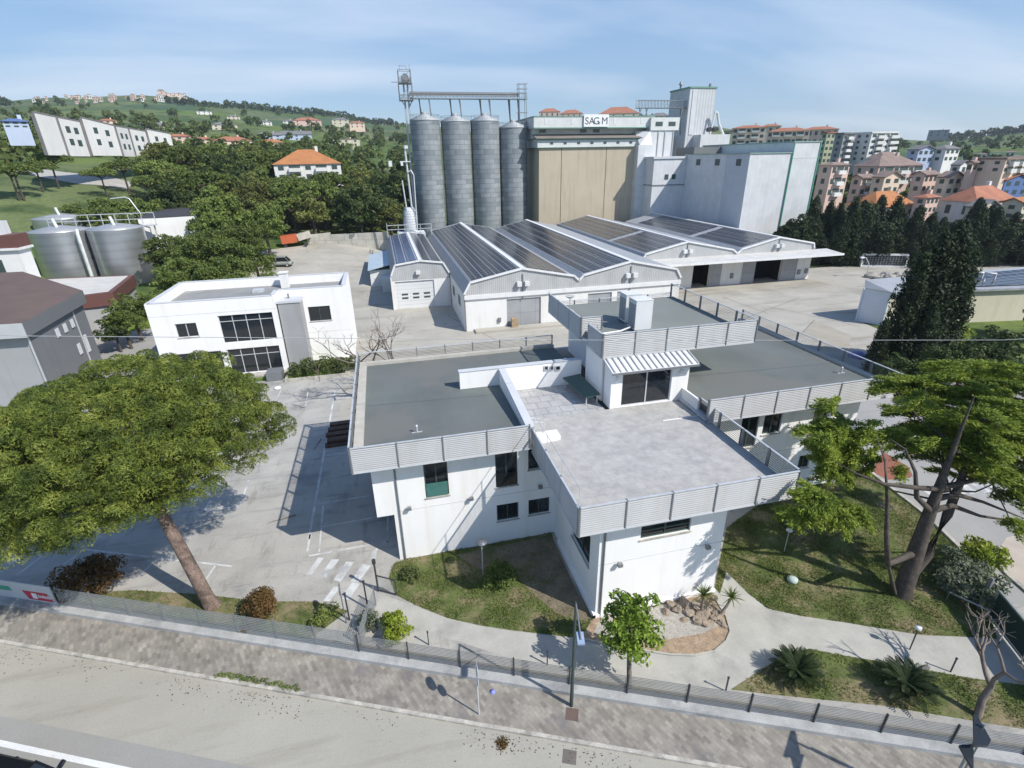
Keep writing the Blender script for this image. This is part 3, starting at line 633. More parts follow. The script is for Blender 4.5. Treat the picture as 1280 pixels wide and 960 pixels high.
# porch with glass doors and lean-to sheet roof
PY = 27.5
po = MB(); HPd = [13.67, 17.17, 7.12, 9.45]
wall_holes(po, frx(PY), 12.92, 18.38, 7.06, 9.72, [HPd], .22); po.quad((12.92, PY, 7.06), (12.92, PY, 9.72), (12.92, 28.6, 9.9), (12.92, 28.6, 7.06)); po.quad((18.38, PY, 7.06), (18.38, 28.74, 7.06), (18.38, 28.74, 9.9), (18.38, PY, 9.72)); po.build('porch_wall', WHITE, mbd)
dw = window(mbd, frx(PY), HPd, 1, (), ALU, GLASS, dep=.12, sill=False, name='sliding_door')
pr = MB(); pr.add([(12.75, 27.0, 9.65), (18.7, 27.0, 9.65), (18.7, 28.6, 10.1), (12.75, 28.6, 10.1), (12.75, 27.0, 9.75), (18.7, 27.0, 9.75), (18.7, 28.6, 10.2), (12.75, 28.6, 10.2)],
                  [(0, 3, 2, 1), (4, 5, 6, 7), (0, 1, 5, 4), (1, 2, 6, 5), (2, 3, 7, 6), (3, 0, 4, 7)])
for i in range(15):
    x = 12.85 + i * .41; pr.add([(x, 27.02, 9.752), (x + .14, 27.02, 9.752), (x + .14, 28.58, 10.202), (x, 28.58, 10.202), (x + .03, 27.02, 9.83), (x + .11, 27.02, 9.83), (x + .11, 28.58, 10.28), (x + .03, 28.58, 10.28)],
                                [(4, 5, 6, 7), (0, 1, 5, 4), (1, 2, 6, 5), (3, 0, 4, 7)], 1)
pr.build('porch_roof', [plain('sheet_white', (.72, .72, .70), .4), plain('sheet_rib', (.42, .43, .43), .45)], mbd)
gb = MB(); gb.bar((12.73, 26.96, 9.68), (18.72, 26.96, 9.68), .1, .12); gb.build('gutter', RAILM, mbd)
for x in (13.3, 17.75):
    lb = MB(); lb.box(x - .09, x + .09, PY - .16, PY - .001, 9.0, 9.28); lb.build('wall_lamp', plain('lamp_white', (.7, .7, .68)), mbd)
# small metal table-like canopy, ladder rails
for (x, y, z) in ((-.88, LWY, 7.0), (8.75, TWY, 6.5)):
    db = MB(); db.cyl((x, y - .06, .05), (x, y - .06, z), .05, n=8); db.build('downpipe', RAILM, mbd)
for (f, a, b, Y) in ((r3, 372, 518, LWY), (r3, 725, 462, LWY), (r3, 1117, 396, LWY), (r4, 425, 562, TWY), (r4, 925, 462, TWY)):
    q = aty(*f(a, b), Y); fb = MB(); fb.box(q[0] - .12, q[0] + .12, Y - .30, Y - .12, q[2] - .08, q[2] + .10); fb.bar((q[0], Y - .12, q[2]), (q[0], Y, q[2]), .05); fb.build('flood_light', RAILM, mbd)
hr = MB(); hr.tube([(6.98, 24.4, 8.98), (6.98, 17.2, 8.98)], .02, 5)
for y in (17.25, 19.6, 22.0, 24.35): hr.bar((6.98, y, 8.0), (6.98, y, 8.98), .03)
hr.build('handrail', ALU, mbd)
lad = MB()
for dy in (0, .5):
    lad.tube([(7.75, 25.1 + dy, 7.2), (7.75, 25.1 + dy, 8.05), (7.2, 25.1 + dy, 8.15), (6.9, 25.1 + dy, 8.15)], .022, 5)
for z in (7.4, 7.7, 7.95): lad.bar((7.75, 25.1, z), (7.75, 25.6, z), .03)
lad.build('roof_ladder', ALU, mbd)
# metal steps up to the penthouse roof
stp = MB()
for i in range(9):
    z = 7.75 + i * .27; y = 31.2 + i * .10; stp.box(13.0, 13.7, y, y + .25, z, z + .03)
stp.tube([(13.0, 31.1, 7.7), (13.0, 32.1, 10.3)], .03, 5); stp.tube([(13.7, 31.1, 7.7), (13.7, 32.1, 10.3)], .03, 5); stp.tube([(13.0, 30.9, 8.7), (13.0, 32.0, 11.3)], .022, 5); stp.tube([(13.7, 30.9, 8.7), (13.7, 32.0, 11.3)], .022, 5)
stp.build('roof_steps', RAILM, mbd)

# things standing on the roofs
def acunit(x, y, z, wd, dp, ht, label, name='air_conditioner'):
    t = thing(name, label, 'air conditioner', (x, y, z), 'air conditioners on the penthouse roof')
    b = MB(); b.box(x - wd / 2, x + wd / 2, y - dp / 2, y + dp / 2, z + .12, z + ht); b.box(x - wd / 2 - .02, x + wd / 2 + .02, y - dp / 2 - .02, y + dp / 2 + .02, z + ht, z + ht + .05); b.build('casing', OFFW, t)
    g_ = MB()
    for k in range(14):
        zz = z + .28 + k * (ht - .5) / 14; g_.box(x - wd / 2 - .012, x - wd / 2 - .001, y - dp / 2 + .08, y + dp / 2 - .08, zz, zz + .05)
    g_.build('grille', DKRAIL, t)
    f_ = MB(); f_.box(x - wd / 2, x + wd / 2, y - dp / 2, y - dp / 2 + .12, z, z + .12); f_.box(x - wd / 2, x + wd / 2, y + dp / 2 - .12, y + dp / 2, z, z + .12); f_.build('foot', RAILM, t)
acunit(16.75, 31.75, 10.82, 1.25, 1.15, 2.15, 'large grey box air conditioner, the nearer of the pair on the penthouse roof')
acunit(16.85, 33.6, 10.82, 1.15, 1.1, 2.1, 'large grey box air conditioner, the farther of the pair on the penthouse roof')
pt = MB(); pt.tube([(12.9, 30.7, 11.05), (15.0, 31.0, 11.05), (16.2, 31.6, 11.1), (16.3, 31.6, 11.4)], .07, 8); tag(pt.build('pipe', plain('pipe_white', (.66, .66, .64))), 'thick white pipe running across the penthouse roof to the air conditioners', 'pipe')
tt = thing('games_table', 'dark green folded table with pale legs standing by the terrace wall', 'table', (12, 29.2, 7.06))
b = MB(); b.add([(11.1, 31.6, 7.75), (12.45, 31.7, 7.85), (12.55, 28.2, 7.8), (11.55, 28.3, 7.62), (11.1, 31.6, 7.80), (12.45, 31.7, 7.90), (12.55, 28.2, 7.85), (11.55, 28.3, 7.67)], [(0, 1, 2, 3), (7, 6, 5, 4), (0, 4, 5, 1), (1, 5, 6, 2), (2, 6, 7, 3), (3, 7, 4, 0)]); b.build('tabletop', surf('table_green', (.07, .12, .10), .6, .1, 2), tt)
for x, y in ((11.25, 31.4), (12.35, 31.5), (12.4, 28.4), (11.7, 28.5)):
    b = MB(); b.bar((x, y, 7.06), (x, y, 7.7), .06); b.build('leg', ALU, tt)
for (x, y, z, lab) in ((0.6, 26.6, 7.625, 'small white vent pipe on the left green roof'), (30.3, 27.2, 7.685, 'small white vent pipe near the right end of the right green roof')):
    b = MB(); b.cyl((x, y, z), (x, y, z + .42), .05, n=8); b.cyl((x, y, z + .42), (x, y, z + .5), .09, .05, n=8); b.bar((x - .3, y, z + .03), (x + .3, y, z + .03), .05); tag(b.build('vent_pipe', ALU), lab, 'vent')
dsh = MB(); dsh.lathe((13.6, 37.4, 12.0), [(0.0, -.12), (.2, -.09), (.38, .05), (.37, .06), (.2, -.06), (0, -.09)], 14); dsh.cyl((13.6, 37.4, 10.82), (13.6, 37.4, 11.9), .03, n=6); dsh.box(13.3, 13.9, 37.1, 37.7, 10.82, 10.9); tag(dsh.build('satellite_dish', LOUV), 'small pale satellite dish on the penthouse roof by its back left corner', 'satellite dish')

# ------------------------------------------------------------------ WHITE HOUSE-LIKE OFFICE (left)
wh = thing('white_building', 'white cubic two-storey building with black-glazed front and grey stair shaft beside the hedge', 'building', (-15, 64, 0))
f1 = frx(59.6); f2 = frx(62.2)
r7 = lambda a, b: (170 + a / 4.267, 330 + b / 4.267)
hA = [-22.7, -20.62, 4.9, 6.45]; hB = [-18.4, -12.9, 3.85, 6.98]; hC = [-18.35, -12.9, .15, 3.12]; hD = [-24.2, -18.9, 1.0, 3.1]
h5 = [0, 0, 0, 0]; a_ = aty(*r7(915, 230), 62.2); b_ = aty(*r7(1042, 298), 62.2); hE = [a_[0], aty(*r7(1032, 222), 62.2)[0], b_[2], a_[2]]
wb = MB(); wall_holes(wb, f1, -24.95, -12.4, 0, 8.75, [hA, hB, hC, hD], .25); wall_holes(wb, f2, -12.4, -5.1, 0, 8.75, [hE], .25)
wb.quad((-12.4, 59.6, 0), (-12.4, 62.2, 0), (-12.4, 62.2, 8.75), (-12.4, 59.6, 8.75)); wb.quad((-24.95, 59.6, 0), (-24.95, 59.6, 8.75), (-24.95, 70.6, 8.75), (-24.95, 70.6, 0)); wb.quad((-5.1, 62.2, 0), (-5.1, 70.6, 0), (-5.1, 70.6, 8.75), (-5.1, 62.2, 8.75)); wb.quad((-24.95, 70.6, 0), (-24.95, 70.6, 8.75), (-5.1, 70.6, 8.75), (-5.1, 70.6, 0))
# parapet tops and inner faces
tk = .4
out = [(-24.95, 59.6), (-12.4, 59.6), (-12.4, 62.2), (-5.1, 62.2), (-5.1, 70.6), (-24.95, 70.6)]; inn = [(-24.5, 60.0), (-12.8, 60.0), (-12.8, 62.6), (-5.5, 62.6), (-5.5, 70.2), (-24.5, 70.2)]
for i in range(6):
    j = (i + 1) % 6; wb.quad((*out[i], 8.75), (*out[j], 8.75), (*inn[j], 8.75), (*inn[i], 8.75)); wb.quad((*inn[i], 8.75), (*inn[j], 8.75), (*inn[j], 7.3), (*inn[i], 7.3))
wb.build('wall', WHITE, wh)
b = MB(); b.poly(inn, 7.7); b.build('roof', surf('flat_roof_grey', (.27, .27, .26), .9, .14, .4, dirt=(.16, .16, .155)), wh)
cp_ = MB()
for i in range(6):
    j = (i + 1) % 6; A_, B_ = np.array(out[i]), np.array(out[j]); C_, D_ = np.array(inn[i]), np.array(inn[j]); cp_.bar((*(A_ + C_) / 2, 8.775), (*(B_ + D_) / 2, 8.775), .46, .045)
cp_.build('coping', SOFF, wh)
window(wh, f1, hA, 1, (), ALU); window(wh, f1, hB, 3, (.77,), ALU, dep=.22, sill=False); window(wh, f1, hC, 3, (.72,), ALU, dep=.22, sill=False); window(wh, f1, hD, 1, (), ALU); window(wh, f2, hE, 1, (), DKFR)
b = MB(); b.box(-12.25, -9.95, 60.0, 62.198, 0, 7.75); b.build('stair_shaft', surf('grey_render', (.33, .335, .34), .85, .05, .6, streak=.1), wh)
b = MB(); b.box(-12.38, -9.82, 59.9, 62.197, 7.752, 8.0); b.build('shaft_cap', SOFF, wh)
b = MB(); b.box(-13.1, -12.2, 68.2, 69.2, 7.71, 9.5); b.box(-13.2, -12.1, 68.1, 69.3, 9.5, 9.6); b.build('chimney', WHITE2, wh)
b = MB(); b.box(-16.1, -14.9, 66.5, 67.6, 7.71, 8.0); b.build('skylight', ALU, wh)
b = MB(); b.cyl((-11.2, 61.2, 8.0), (-11.2, 61.2, 8.4), .1, n=8); b.cyl((-11.2, 61.2, 8.4), (-11.2, 61.2, 8.55), .18, .08, n=8); b.build('vent', RAILM, wh)
b = MB(); b.box(-24.9, -12.45, 59.585, 59.599, 7.35, 7.38); b.box(-12.3, -5.2, 62.185, 62.199, 3.5, 3.53); b.build('string_course', SOFF, wh)
b = MB(); b.prism([(-19.5, 58.3), (-12.4, 58.3), (-12.4, 59.55), (-19.5, 59.55)], .0, .15); tag(b.build('entrance_step', KERB, wh))
# ------------------------------------------------------------------ SHEDS
CLAD = stripes('corrugated_cladding', (.44, .445, .44), .28, .35, 'u', .6, dark=.88, streak=.12)
ROOFG = stripes('corrugated_roof', (.34, .355, .37), .35, .3, 'y', .55, dark=.82)
WTRIM = surf('white_trim', (.72, .72, .71), .6, .06, 1, streak=.1)
GDOOR = bricks('grey_sliding_door', (.33, .34, .35), (.31, .32, .33), (.22, .23, .24), 2.2, 2.0, .03, .6, 'wall', offs=0, var=.1)
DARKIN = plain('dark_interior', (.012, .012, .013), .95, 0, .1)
def solarmat(name, base, ax):
    m, n, l, b = _nodes(name); P = geo(n)
    bt = n.new('ShaderNodeTexBrick'); l.new(P, bt.inputs['Vector']); bt.offset = 0; bt.inputs['Scale'].default_value = 1
    bt.inputs['Brick Width'].default_value = 1.65 if ax == 'x' else 1.0; bt.inputs['Row Height'].default_value = 1.0 if ax == 'x' else 1.65
    bt.inputs['Mortar Size'].default_value = .035; bt.inputs['Color1'].default_value = c4(base); bt.inputs['Color2'].default_value = c4(mul(base, 1.25)); bt.inputs['Mortar'].default_value = (.30, .31, .33, 1)
    l.new(bt.outputs['Color'], b.inputs['Base Color']); b.inputs['Roughness'].default_value = .22; b.inputs['Specular IOR Level'].default_value = .5
    return m
SOLAR = solarmat('solar_panels', (.022, .024, .032), 'x'); SOLARB = solarmat('solar_panels_blue', (.03, .045, .11), 'x')
def prof_shed(t, prof, y0, y1, zb, holes, wallmat=WHITE2, band=None, left=True, right=True, facade_x=None, back=True):
    """gabled shed: prof = roof outline (x, z) in the front plane, zb = top of the masonry"""
    x0, x1 = prof[0][0], prof[-1][0]; fx0, fx1 = facade_x or (x0, x1)
    wb_ = MB(); fr_ = frx(y0); wall_holes(wb_, fr_, fx0, fx1, 0, zb, holes, .3)
    if left: wb_.quad((fx0, y0, 0), (fx0, y0, prof[0][1]), (fx0, y1, prof[0][1]), (fx0, y1, 0))
    if right: wb_.quad((fx1, y0, 0), (fx1, y1, 0), (fx1, y1, prof[-1][1]), (fx1, y0, prof[-1][1]))
    if back: wb_.quad((fx0, y1, 0), (fx0, y1, zb), (fx1, y1, zb), (fx1, y1, 0))
    wb_.build('wall', wallmat, t)
    gb_ = MB(); gb_.add([(x, y0 - .02, z) for x, z in prof] + [(x1, y0 - .02, zb), (x0, y0 - .02, zb)], [list(range(len(prof) + 2))[::-1]])
    gb_.build('gable', CLAD, t); gb_ = MB(); gb_.add([(x, y1, z) for x, z in prof] + [(x1, y1, zb), (x0, y1, zb)], [list(range(len(prof) + 2))]); gb_.build('gable', CLAD, t)
    rb_ = MB()
    for (xa, za), (xb, zb2) in zip(prof[:-1], prof[1:]): rb_.quad((xa, y0 - .1, za + .05), (xb, y0 - .1, zb2 + .05), (xb, y1, zb2 + .05), (xa, y1, za + .05))
    rb_.build('roof', ROOFG, t)
    tb_ = MB()
    for (xa, za), (xb, zb2) in zip(prof[:-1], prof[1:]): tb_.bar((xa, y0 - .14, za + .06), (xb, y0 - .14, zb2 + .06), .2, .26)
    tb_.build('verge_trim', WTRIM, t)
    if band:
        bb = MB(); bb.box(fx0, fx1, y0 - .25, y0 - .03, band[0], band[1]); bb.build('beam', WTRIM, t)
def slope_quad(mb, xa, za, xb, zb_, y0, y1, s0, s1, lift):
    """patch of a roof slope between fractions s0..s1 across"""
    P = lambda s_, y: (xa + (xb - xa) * s_, y, za + (zb_ - za) * s_ + lift); return mb.quad(P(s0, y0), P(s1, y0), P(s1, y1), P(s0, y1))
def arrays(t, xa, za, xb, zb_, y0, y1, strips, mat=None, ridge_trim=True):
    for (s0, s1) in strips:
        b = MB(); slope_quad(b, xa, za, xb, zb_, y0, y1, s0, s1, .14); b.build('solar_array', mat or SOLAR, t)
    b = MB(); P = lambda s_, y: (xa + (xb - xa) * s_, y, za + (zb_ - za) * s_ + .10)
    for s_ in ([strips[0][0]] + [x[1] for x in strips]): b.bar(P(s_, y0), P(s_, y1), .07, .09)
    b.build('array_rail', ALU, t)
def wall_vent_boxes(t, x, y, z):
    for dx in (-.55, .55):
        b = MB(); b.box(x + dx - .32, x + dx + .32, y - .6, y - .03, z - .3, z + .3); b.build('heater_box', OFFW, t)
    b = MB(); b.cyl((x, y - .1, z - 2.2), (x, y - .1, z + 1.3), .06, n=6); b.build('drain_pipe', RAILM, t)

# garage shed with blue solar panels
sA = thing('garage_shed', 'narrow grey gabled shed with white sectional door and blue solar panels on its roof', 'shed', (5, 90, 0))
prA = [(.35, 5.35), (1.1, 7.0), (5.0, 7.5), (8.6, 7.0), (9.5, 5.35)]
prof_shed(sA, prA, 82.75, 118, 4.6, [[.85, 6.95, 0, 4.42]], WHITE2)
b = MB(); fbox(b, frx(82.75), .85, 6.95, 0, 4.42, .2, .28); dA = b.build('sectional_door', bricks('door_panels', (.68, .69, .69), (.66, .67, .67), (.45, .46, .47), 7, .62, .025, .5, 'wall', offs=0, var=.04), sA)
for z in (1.55, 2.15):
    for x in (2.2, 3.95, 5.7):
        b = MB(); fbox(b, frx(82.75), x - .5, x + .5, z, z + .3, .185, .199); b.build('window', DKFR, dA)
arrays(sA, 1.1, 7.0, 5.0, 7.5, 83.4, 117, [(.04, .46), (.50, .88)], SOLARB); arrays(sA, 5.0, 7.5, 8.6, 7.0, 83.4, 117, [(.12, .50), (.54, .94)])
b = MB(); b.box(4.75, 5.25, 82.7, 118, 7.52, 7.66); b.build('ridge_cap', WTRIM, sA)
b = MB(); b.box(4.2, 4.9, 82.2, 82.72, 5.5, 6.0); b.build('heater_box', OFFW, sA)
b = MB(); b.box(.2, .36, 82.55, 82.74, 0, 5.3); b.box(9.3, 9.5, 82.6, 82.74, 0, 4.6); b.build('corner_post', WTRIM, sA)
# lean-to annex
sL = thing('lean_to', 'small pale blue roofed lean-to at the left side of the garage shed', 'shed', (-1.5, 100, 0))
b = MB(); b.box(-3.3, .33, 98, 114, 0, 3.6); b.build('wall', WHITE2, sL)
b = MB(); b.add([(-3.6, 97.3, 3.65), (.34, 97.3, 4.5), (.34, 114.4, 4.5), (-3.6, 114.4, 3.65), (-3.6, 97.3, 3.8), (.34, 97.3, 4.65), (.34, 114.4, 4.65), (-3.6, 114.4, 3.8)], [(0, 3, 2, 1), (4, 5, 6, 7), (0, 1, 5, 4), (1, 2, 6, 5), (2, 3, 7, 6), (3, 0, 4, 7)]); b.build('roof', stripes('blue_sheet', (.50, .60, .66), .3, .3, 'y', .5), sL)
b = MB(); b.box(-1.3, .3, 94.3, 97.9, 0, 2.7); b.build('cabinet', OFFW, sL)
b = MB(); fbox(b, frx(98), -2.6, -1.7, 0, 2.2, -.04, -.002); b.build('door', OFFW, sL)

# twin-bay shed
sB = thing('solar_shed', 'wide grey twin-gabled shed with dark solar roofs right behind the office building', 'shed', (26, 75, 0))
prB = [(9.6, 5.2), (10.5, 6.75), (17.8, 8.2), (25.3, 6.7), (26.0, 6.05), (26.7, 6.7), (33.9, 8.2), (41.2, 6.65), (42.0, 5.35)]
q_ = lambda a, b: (640 + a / 3.048, 240 + b / 3.048)
prof_shed(sB, prB, 68.15, 126, 4.5, [[15.5, 20.45, 0, 4.1], [27.5, 31.2, 0, 4.0], [32.0, 34.6, 0, 4.0]], WHITE2, (4.5, 5.05))
for x0, x1 in ((15.5, 20.45), (27.5, 31.2), (32, 34.6)):
    b = MB(); fbox(b, frx(68.15), x0, x1, 0, 4.05, .18, .26); b.build('sliding_door', GDOOR, sB)
arrays(sB, 10.5, 6.75, 17.8, 8.2, 68.9, 124, [(.03, .26), (.28, .50), (.52, .72), (.74, .93)]); arrays(sB, 17.8, 8.2, 25.3, 6.7, 68.9, 124, [(.10, .35), (.37, .62), (.64, .9)])
arrays(sB, 26.7, 6.7, 33.9, 8.2, 68.9, 125, [(.02, .22), (.24, .46), (.48, .70), (.72, .95)])
b = MB(); b.box(17.45, 18.15, 68.1, 126, 8.22, 8.36); b.box(33.55, 34.25, 68.1, 126, 8.22, 8.36); b.build('ridge_cap', WTRIM, sB)
wall_vent_boxes(sB, 17.8, 68.13, 6.2); wall_vent_boxes(sB, 33.9, 68.13, 6.3)
b = MB(); b.box(9.55, 9.72, 68.0, 68.14, 0, 5.2); b.box(14.2, 14.6, 67.9, 68.14, 1.0, 1.6); b.build('corner_post', RAILM, sB)
b = MB(); b.box(10.8, 42, 66.6, 68.1, 0, .28); b.build('loading_kerb', YARD, sB)
b = MB(); b.box(16.0, 16.9, 67.2, 67.9, .285, 1.5); tag(b.build('pallet_stack', surf('pallet_wood', (.38, .28, .17), .9, .3, 3)), 'small tan stack of pallets leaning by the grey sliding door', 'pallets')
for (y0, y1) in ((72, 74), (78, 80)):
    wdw = MB(); fbox(wdw, fryL(9.6), y0, y1, 2.6, 4.0, -.05, -.003); wdw.build('window', DKFR, sB)

# canopy shed further right
sC = thing('canopy_shed', 'wide pale shed with white front canopy, black open doorways and solar roofs', 'shed', (60, 90, 0))
prC = [(42.6, 5.4), (43.3, 6.45), (51.2, 8.15), (60.4, 6.3), (61.3, 5.6), (62.2, 6.3), (69.8, 8.0), (77.3, 6.6), (77.6, 5.6)]
hc = [[52.9, 56.2, 0, 4.1], [65.6, 71.2, 0, 4.1]]
prof_shed(sC, prC, 82.0, 130, 4.6, hc, WHITE2)
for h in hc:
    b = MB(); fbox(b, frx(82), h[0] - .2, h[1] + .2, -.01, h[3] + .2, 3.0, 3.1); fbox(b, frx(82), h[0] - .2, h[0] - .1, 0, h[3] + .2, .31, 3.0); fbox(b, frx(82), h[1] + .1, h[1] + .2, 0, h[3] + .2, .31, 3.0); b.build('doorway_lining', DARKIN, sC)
for x0, x1 in ((56.25, 58.6), (63.0, 65.6), (71.2, 74.6)):
    b = MB(); fbox(b, frx(82), x0, x1, 0, 4.1, -.14, -.02); b.build('sliding_door', GDOOR, sC)
b = MB(); b.add([(44.5, 78.0, 4.95), (80.5, 78.0, 4.95), (80.5, 82, 5.25), (44.5, 82, 5.25), (44.5, 78.0, 5.2), (80.5, 78.0, 5.2), (80.5, 82, 5.5), (44.5, 82, 5.5)], [(0, 3, 2, 1), (4, 5, 6, 7), (0, 1, 5, 4), (1, 2, 6, 5), (2, 3, 7, 6), (3, 0, 4, 7)]); b.build('canopy', surf('canopy_concrete', (.55, .54, .51), .8, .1, .5, streak=.15), sC)
b = MB(); b.box(44.4, 80.6, 77.85, 78.0, 4.9, 5.25); b.build('canopy_edge', WTRIM, sC)
for (x, z) in ((60.9, 1.6), (76.9, 1.5), (75.3, 1.4)):
    b = MB(); fbox(b, frx(82), x - .3, x + .3, z - .4, z + .5, -.2, -.002); b.build('meter_box', RAILM, sC)
arrays(sC, 43.3, 6.45, 51.2, 8.15, 83, 97, [(.04, .34), (.36, .64), (.66, .93)]); arrays(sC, 43.3, 6.45, 51.2, 8.15, 99, 129, [(.04, .34), (.36, .64), (.66, .93)])
arrays(sC, 62.2, 6.3, 69.8, 8.0, 83, 98, [(.04, .34), (.36, .64), (.66, .93)]); arrays(sC, 62.2, 6.3, 69.8, 8.0, 100, 124, [(.04, .34), (.36, .64), (.66, .93)])
b = MB(); b.box(50.9, 51.5, 82, 130, 8.17, 8.3); b.box(69.5, 70.1, 82, 130, 8.02, 8.15); b.build('ridge_cap', WTRIM, sC)
wall_vent_boxes(sC, 51.2, 81.98, 6.6); wall_vent_boxes(sC, 69.8, 81.98, 6.6)

# right-hand shed behind the cypresses
sR = thing('cream_shed', 'low cream-walled shed with grey solar roof half hidden behind the cypresses', 'shed', (78, 60, 0))
c0, c1, c2, c3 = (64.0, 57.2), (65.2, 54.2), (112, 46.5), (114, 58)
b = MB(); b.prism([c0, c1, c2, c3], 0, 4.7); b.build('wall', surf('cream_render', (.60, .56, .43), .85, .05, .5, streak=.15), sR)
b = MB(); b.box(0, .01, 0, .01, 0, .01) if False else None
b.add([(c0[0], c0[1], 4.72), (c1[0] - .1, c1[1] - .3, 4.72), (c2[0], c2[1] - .3, 4.72), (c3[0], c3[1], 5.6), (c0[0] + .8, c0[1] + 1, 5.6)], [(0, 1, 2, 3, 4)]); b.bar((c1[0] - .1, c1[1] - .35, 4.62), (c2[0], c2[1] - .35, 4.62), .2, .3); b.build('roof', ROOFG, sR)
b = MB(); b.add([(70, 54.0, 4.92), (110, 47.6, 4.92), (111, 56.8, 5.62), (71.5, 57.2, 5.55)], [(0, 1, 2, 3)]); b.build('solar_array', SOLAR, sR)
b = MB(); d_ = (np.array(c1) - np.array(c0)); b.quad((c0[0] - .03, c0[1], 0), (c1[0] - .03, c1[1], 0), (c1[0] - .03, c1[1], 4.6), (c0[0] - .03, c0[1], 4.6)); b.bar((c0[0] - .05, c0[1], 0), (c0[0] - .05, c0[1], 4.7), .2); b.bar((c1[0] - .06, c1[1] - .05, 0), (c1[0] - .06, c1[1] - .05, 4.7), .16); b.build('end_wall', surf('bluish_white_panel', (.62, .65, .70), .6, .05), sR)

# ------------------------------------------------------------------ SILOS
SILO = bricks('galvanised_silo', (.315, .335, .345), (.20, .225, .24), (.13, .145, .155), 2.7, 1.15, .045, .65, 'cyl', metal=.12, var=.18, vscale=.35, cyl_r=3.6)
silos = [(12.55, 30.6), (19.9, 30.3), (27.2, 30.4), (34.45, 28.9)]
SY = 143.6
for i, (x, z) in enumerate(silos):
    lab = ['leftmost', 'second from left', 'third from left', 'rightmost, slightly lower'][i]
    t = thing('grain_silo', f'tall grey galvanised steel grain silo, {lab} of the row of four', 'silo', (x * SY / 140, SY, 0), 'row of steel grain silos')
    X = x * SY / 140; z = CAMH + (z - CAMH) * SY / 140
    b = MB(); b.lathe((X, SY, 0), [(3.62, 0), (3.62, z)], 40); b.build('barrel', SILO, t)
    b = MB(); b.lathe((X, SY, 0), [(3.72, z - .05), (3.72, z + .25), (.6, z + 1.5), (.6, z + 1.9), (0, z + 1.9)], 32); b.build('cone_roof', plain('galvanised_roof', (.36, .38, .39), .6, .15), t)
    b = MB()
    for k in range(20):
        a = k * math.pi / 10; b.bar((X + 3.6 * math.cos(a), SY + 3.6 * math.sin(a), z + .2), (X + 3.6 * math.cos(a), SY + 3.6 * math.sin(a), z + 1.25), .05)
    r_ = [(X + 3.6 * math.cos(k * math.pi / 10), SY + 3.6 * math.sin(k * math.pi / 10), z + 1.25) for k in range(21)]; b.tube(r_, .035, 4); b.build('roof_railing', RAILM, t)
# conveyor gantry over the silos
gt = thing('conveyor_gantry', 'grey steel conveyor bridge on legs running over the tops of the four silos', 'conveyor', (24, SY, 31))
k_ = SY / 140; Zc = lambda z: CAMH + (z - CAMH) * k_
gx0, gx1 = 9.5 * k_, 37.9 * k_; zb, zt = Zc(35.25), Zc(36.6)
b = MB()
for y in (SY - .7, SY + .7):
    b.bar((gx0, y, zb), (gx1, y, zb), .14); b.bar((gx0, y, zt), (gx1, y, zt), .12)
    n_ = 30
    for i in range(n_ + 1):
        x = gx0 + (gx1 - gx0) * i / n_; b.bar((x, y, zb), (x, y, zt), .06)
        if i < n_: b.bar((x, y, zb), (x + (gx1 - gx0) / n_, y, (zb + zt) / 2), .05)
b.box(gx0, gx1, SY - .7, SY + .7, zb - .05, zb + .03); b.build('truss', RAILM, gt)
b = MB(); b.box(gx0, gx1 - 2, SY - .42, SY + .42, zt - .75, zt - .1); b.build('conveyor_casing', surf('casing_grey', (.36, .36, .36), .6, .1), gt)
for i, (x, z) in enumerate(silos):
    for dx in (-.9, 1.5):
        b = MB(); X = x * k_ + dx; b.bar((X + .05, SY - .6, Zc(z) + .5), (X - .1, SY - .6, zb), .26); b.bar((X + .4, SY + .6, Zc(z) + .5), (X - .1, SY + .6, zb), .22); b.build('leg', DKRAIL if dx < 0 else RAILM, gt)
b = MB(); ex = gx1 - 1.2
for sx_ in (-.9, .9):
    for sy in (-.8, .8): b.bar((ex + sx_ + .2, SY + sy, zb - 6), (ex + sx_, SY + sy, zt + 2.0), .12)
for z in (zb - 3.0, zb, zt + .9, zt + 2.0): b.bar((ex - 1.2, SY - .8, z), (ex + 1.4, SY - .8, z), .10); b.bar((ex - 1.2, SY + .8, z), (ex + 1.4, SY + .8, z), .10)
b.build('end_tower', RAILM, gt)
# elevator tower left of the silos
et = thing('elevator_tower', 'slim grey bucket elevator tower with caged head rising left of the silos', 'tower', (8.3, SY, 0))
ex, ey = 8.6 * k_, SY; zt2 = Zc(41.5); b = MB()
b.bar((ex - .35, ey, 0), (ex - .35, ey, Zc(38.5)), .42, .34); b.bar((ex + .55, ey, 0), (ex + .55, ey, Zc(38.5)), .42, .34); b.build('elevator_leg', plain('galvanised_leg', (.42, .45, .47), .5, .3), et)
b = MB(); b.box(ex - .8, ex + .9, ey - .6, ey + .6, Zc(38.6), Zc(39.9)); b.cyl((ex + .1, ey - .7, Zc(39.6)), (ex + .1, ey + .7, Zc(39.6)), .75, n=14); b.box(ex + .9, ex + 1.5, ey - .4, ey + .4, Zc(38.8), Zc(39.4)); b.build('elevator_head', plain('head_grey', (.30, .31, .32), .5, .3), et)
b = MB()
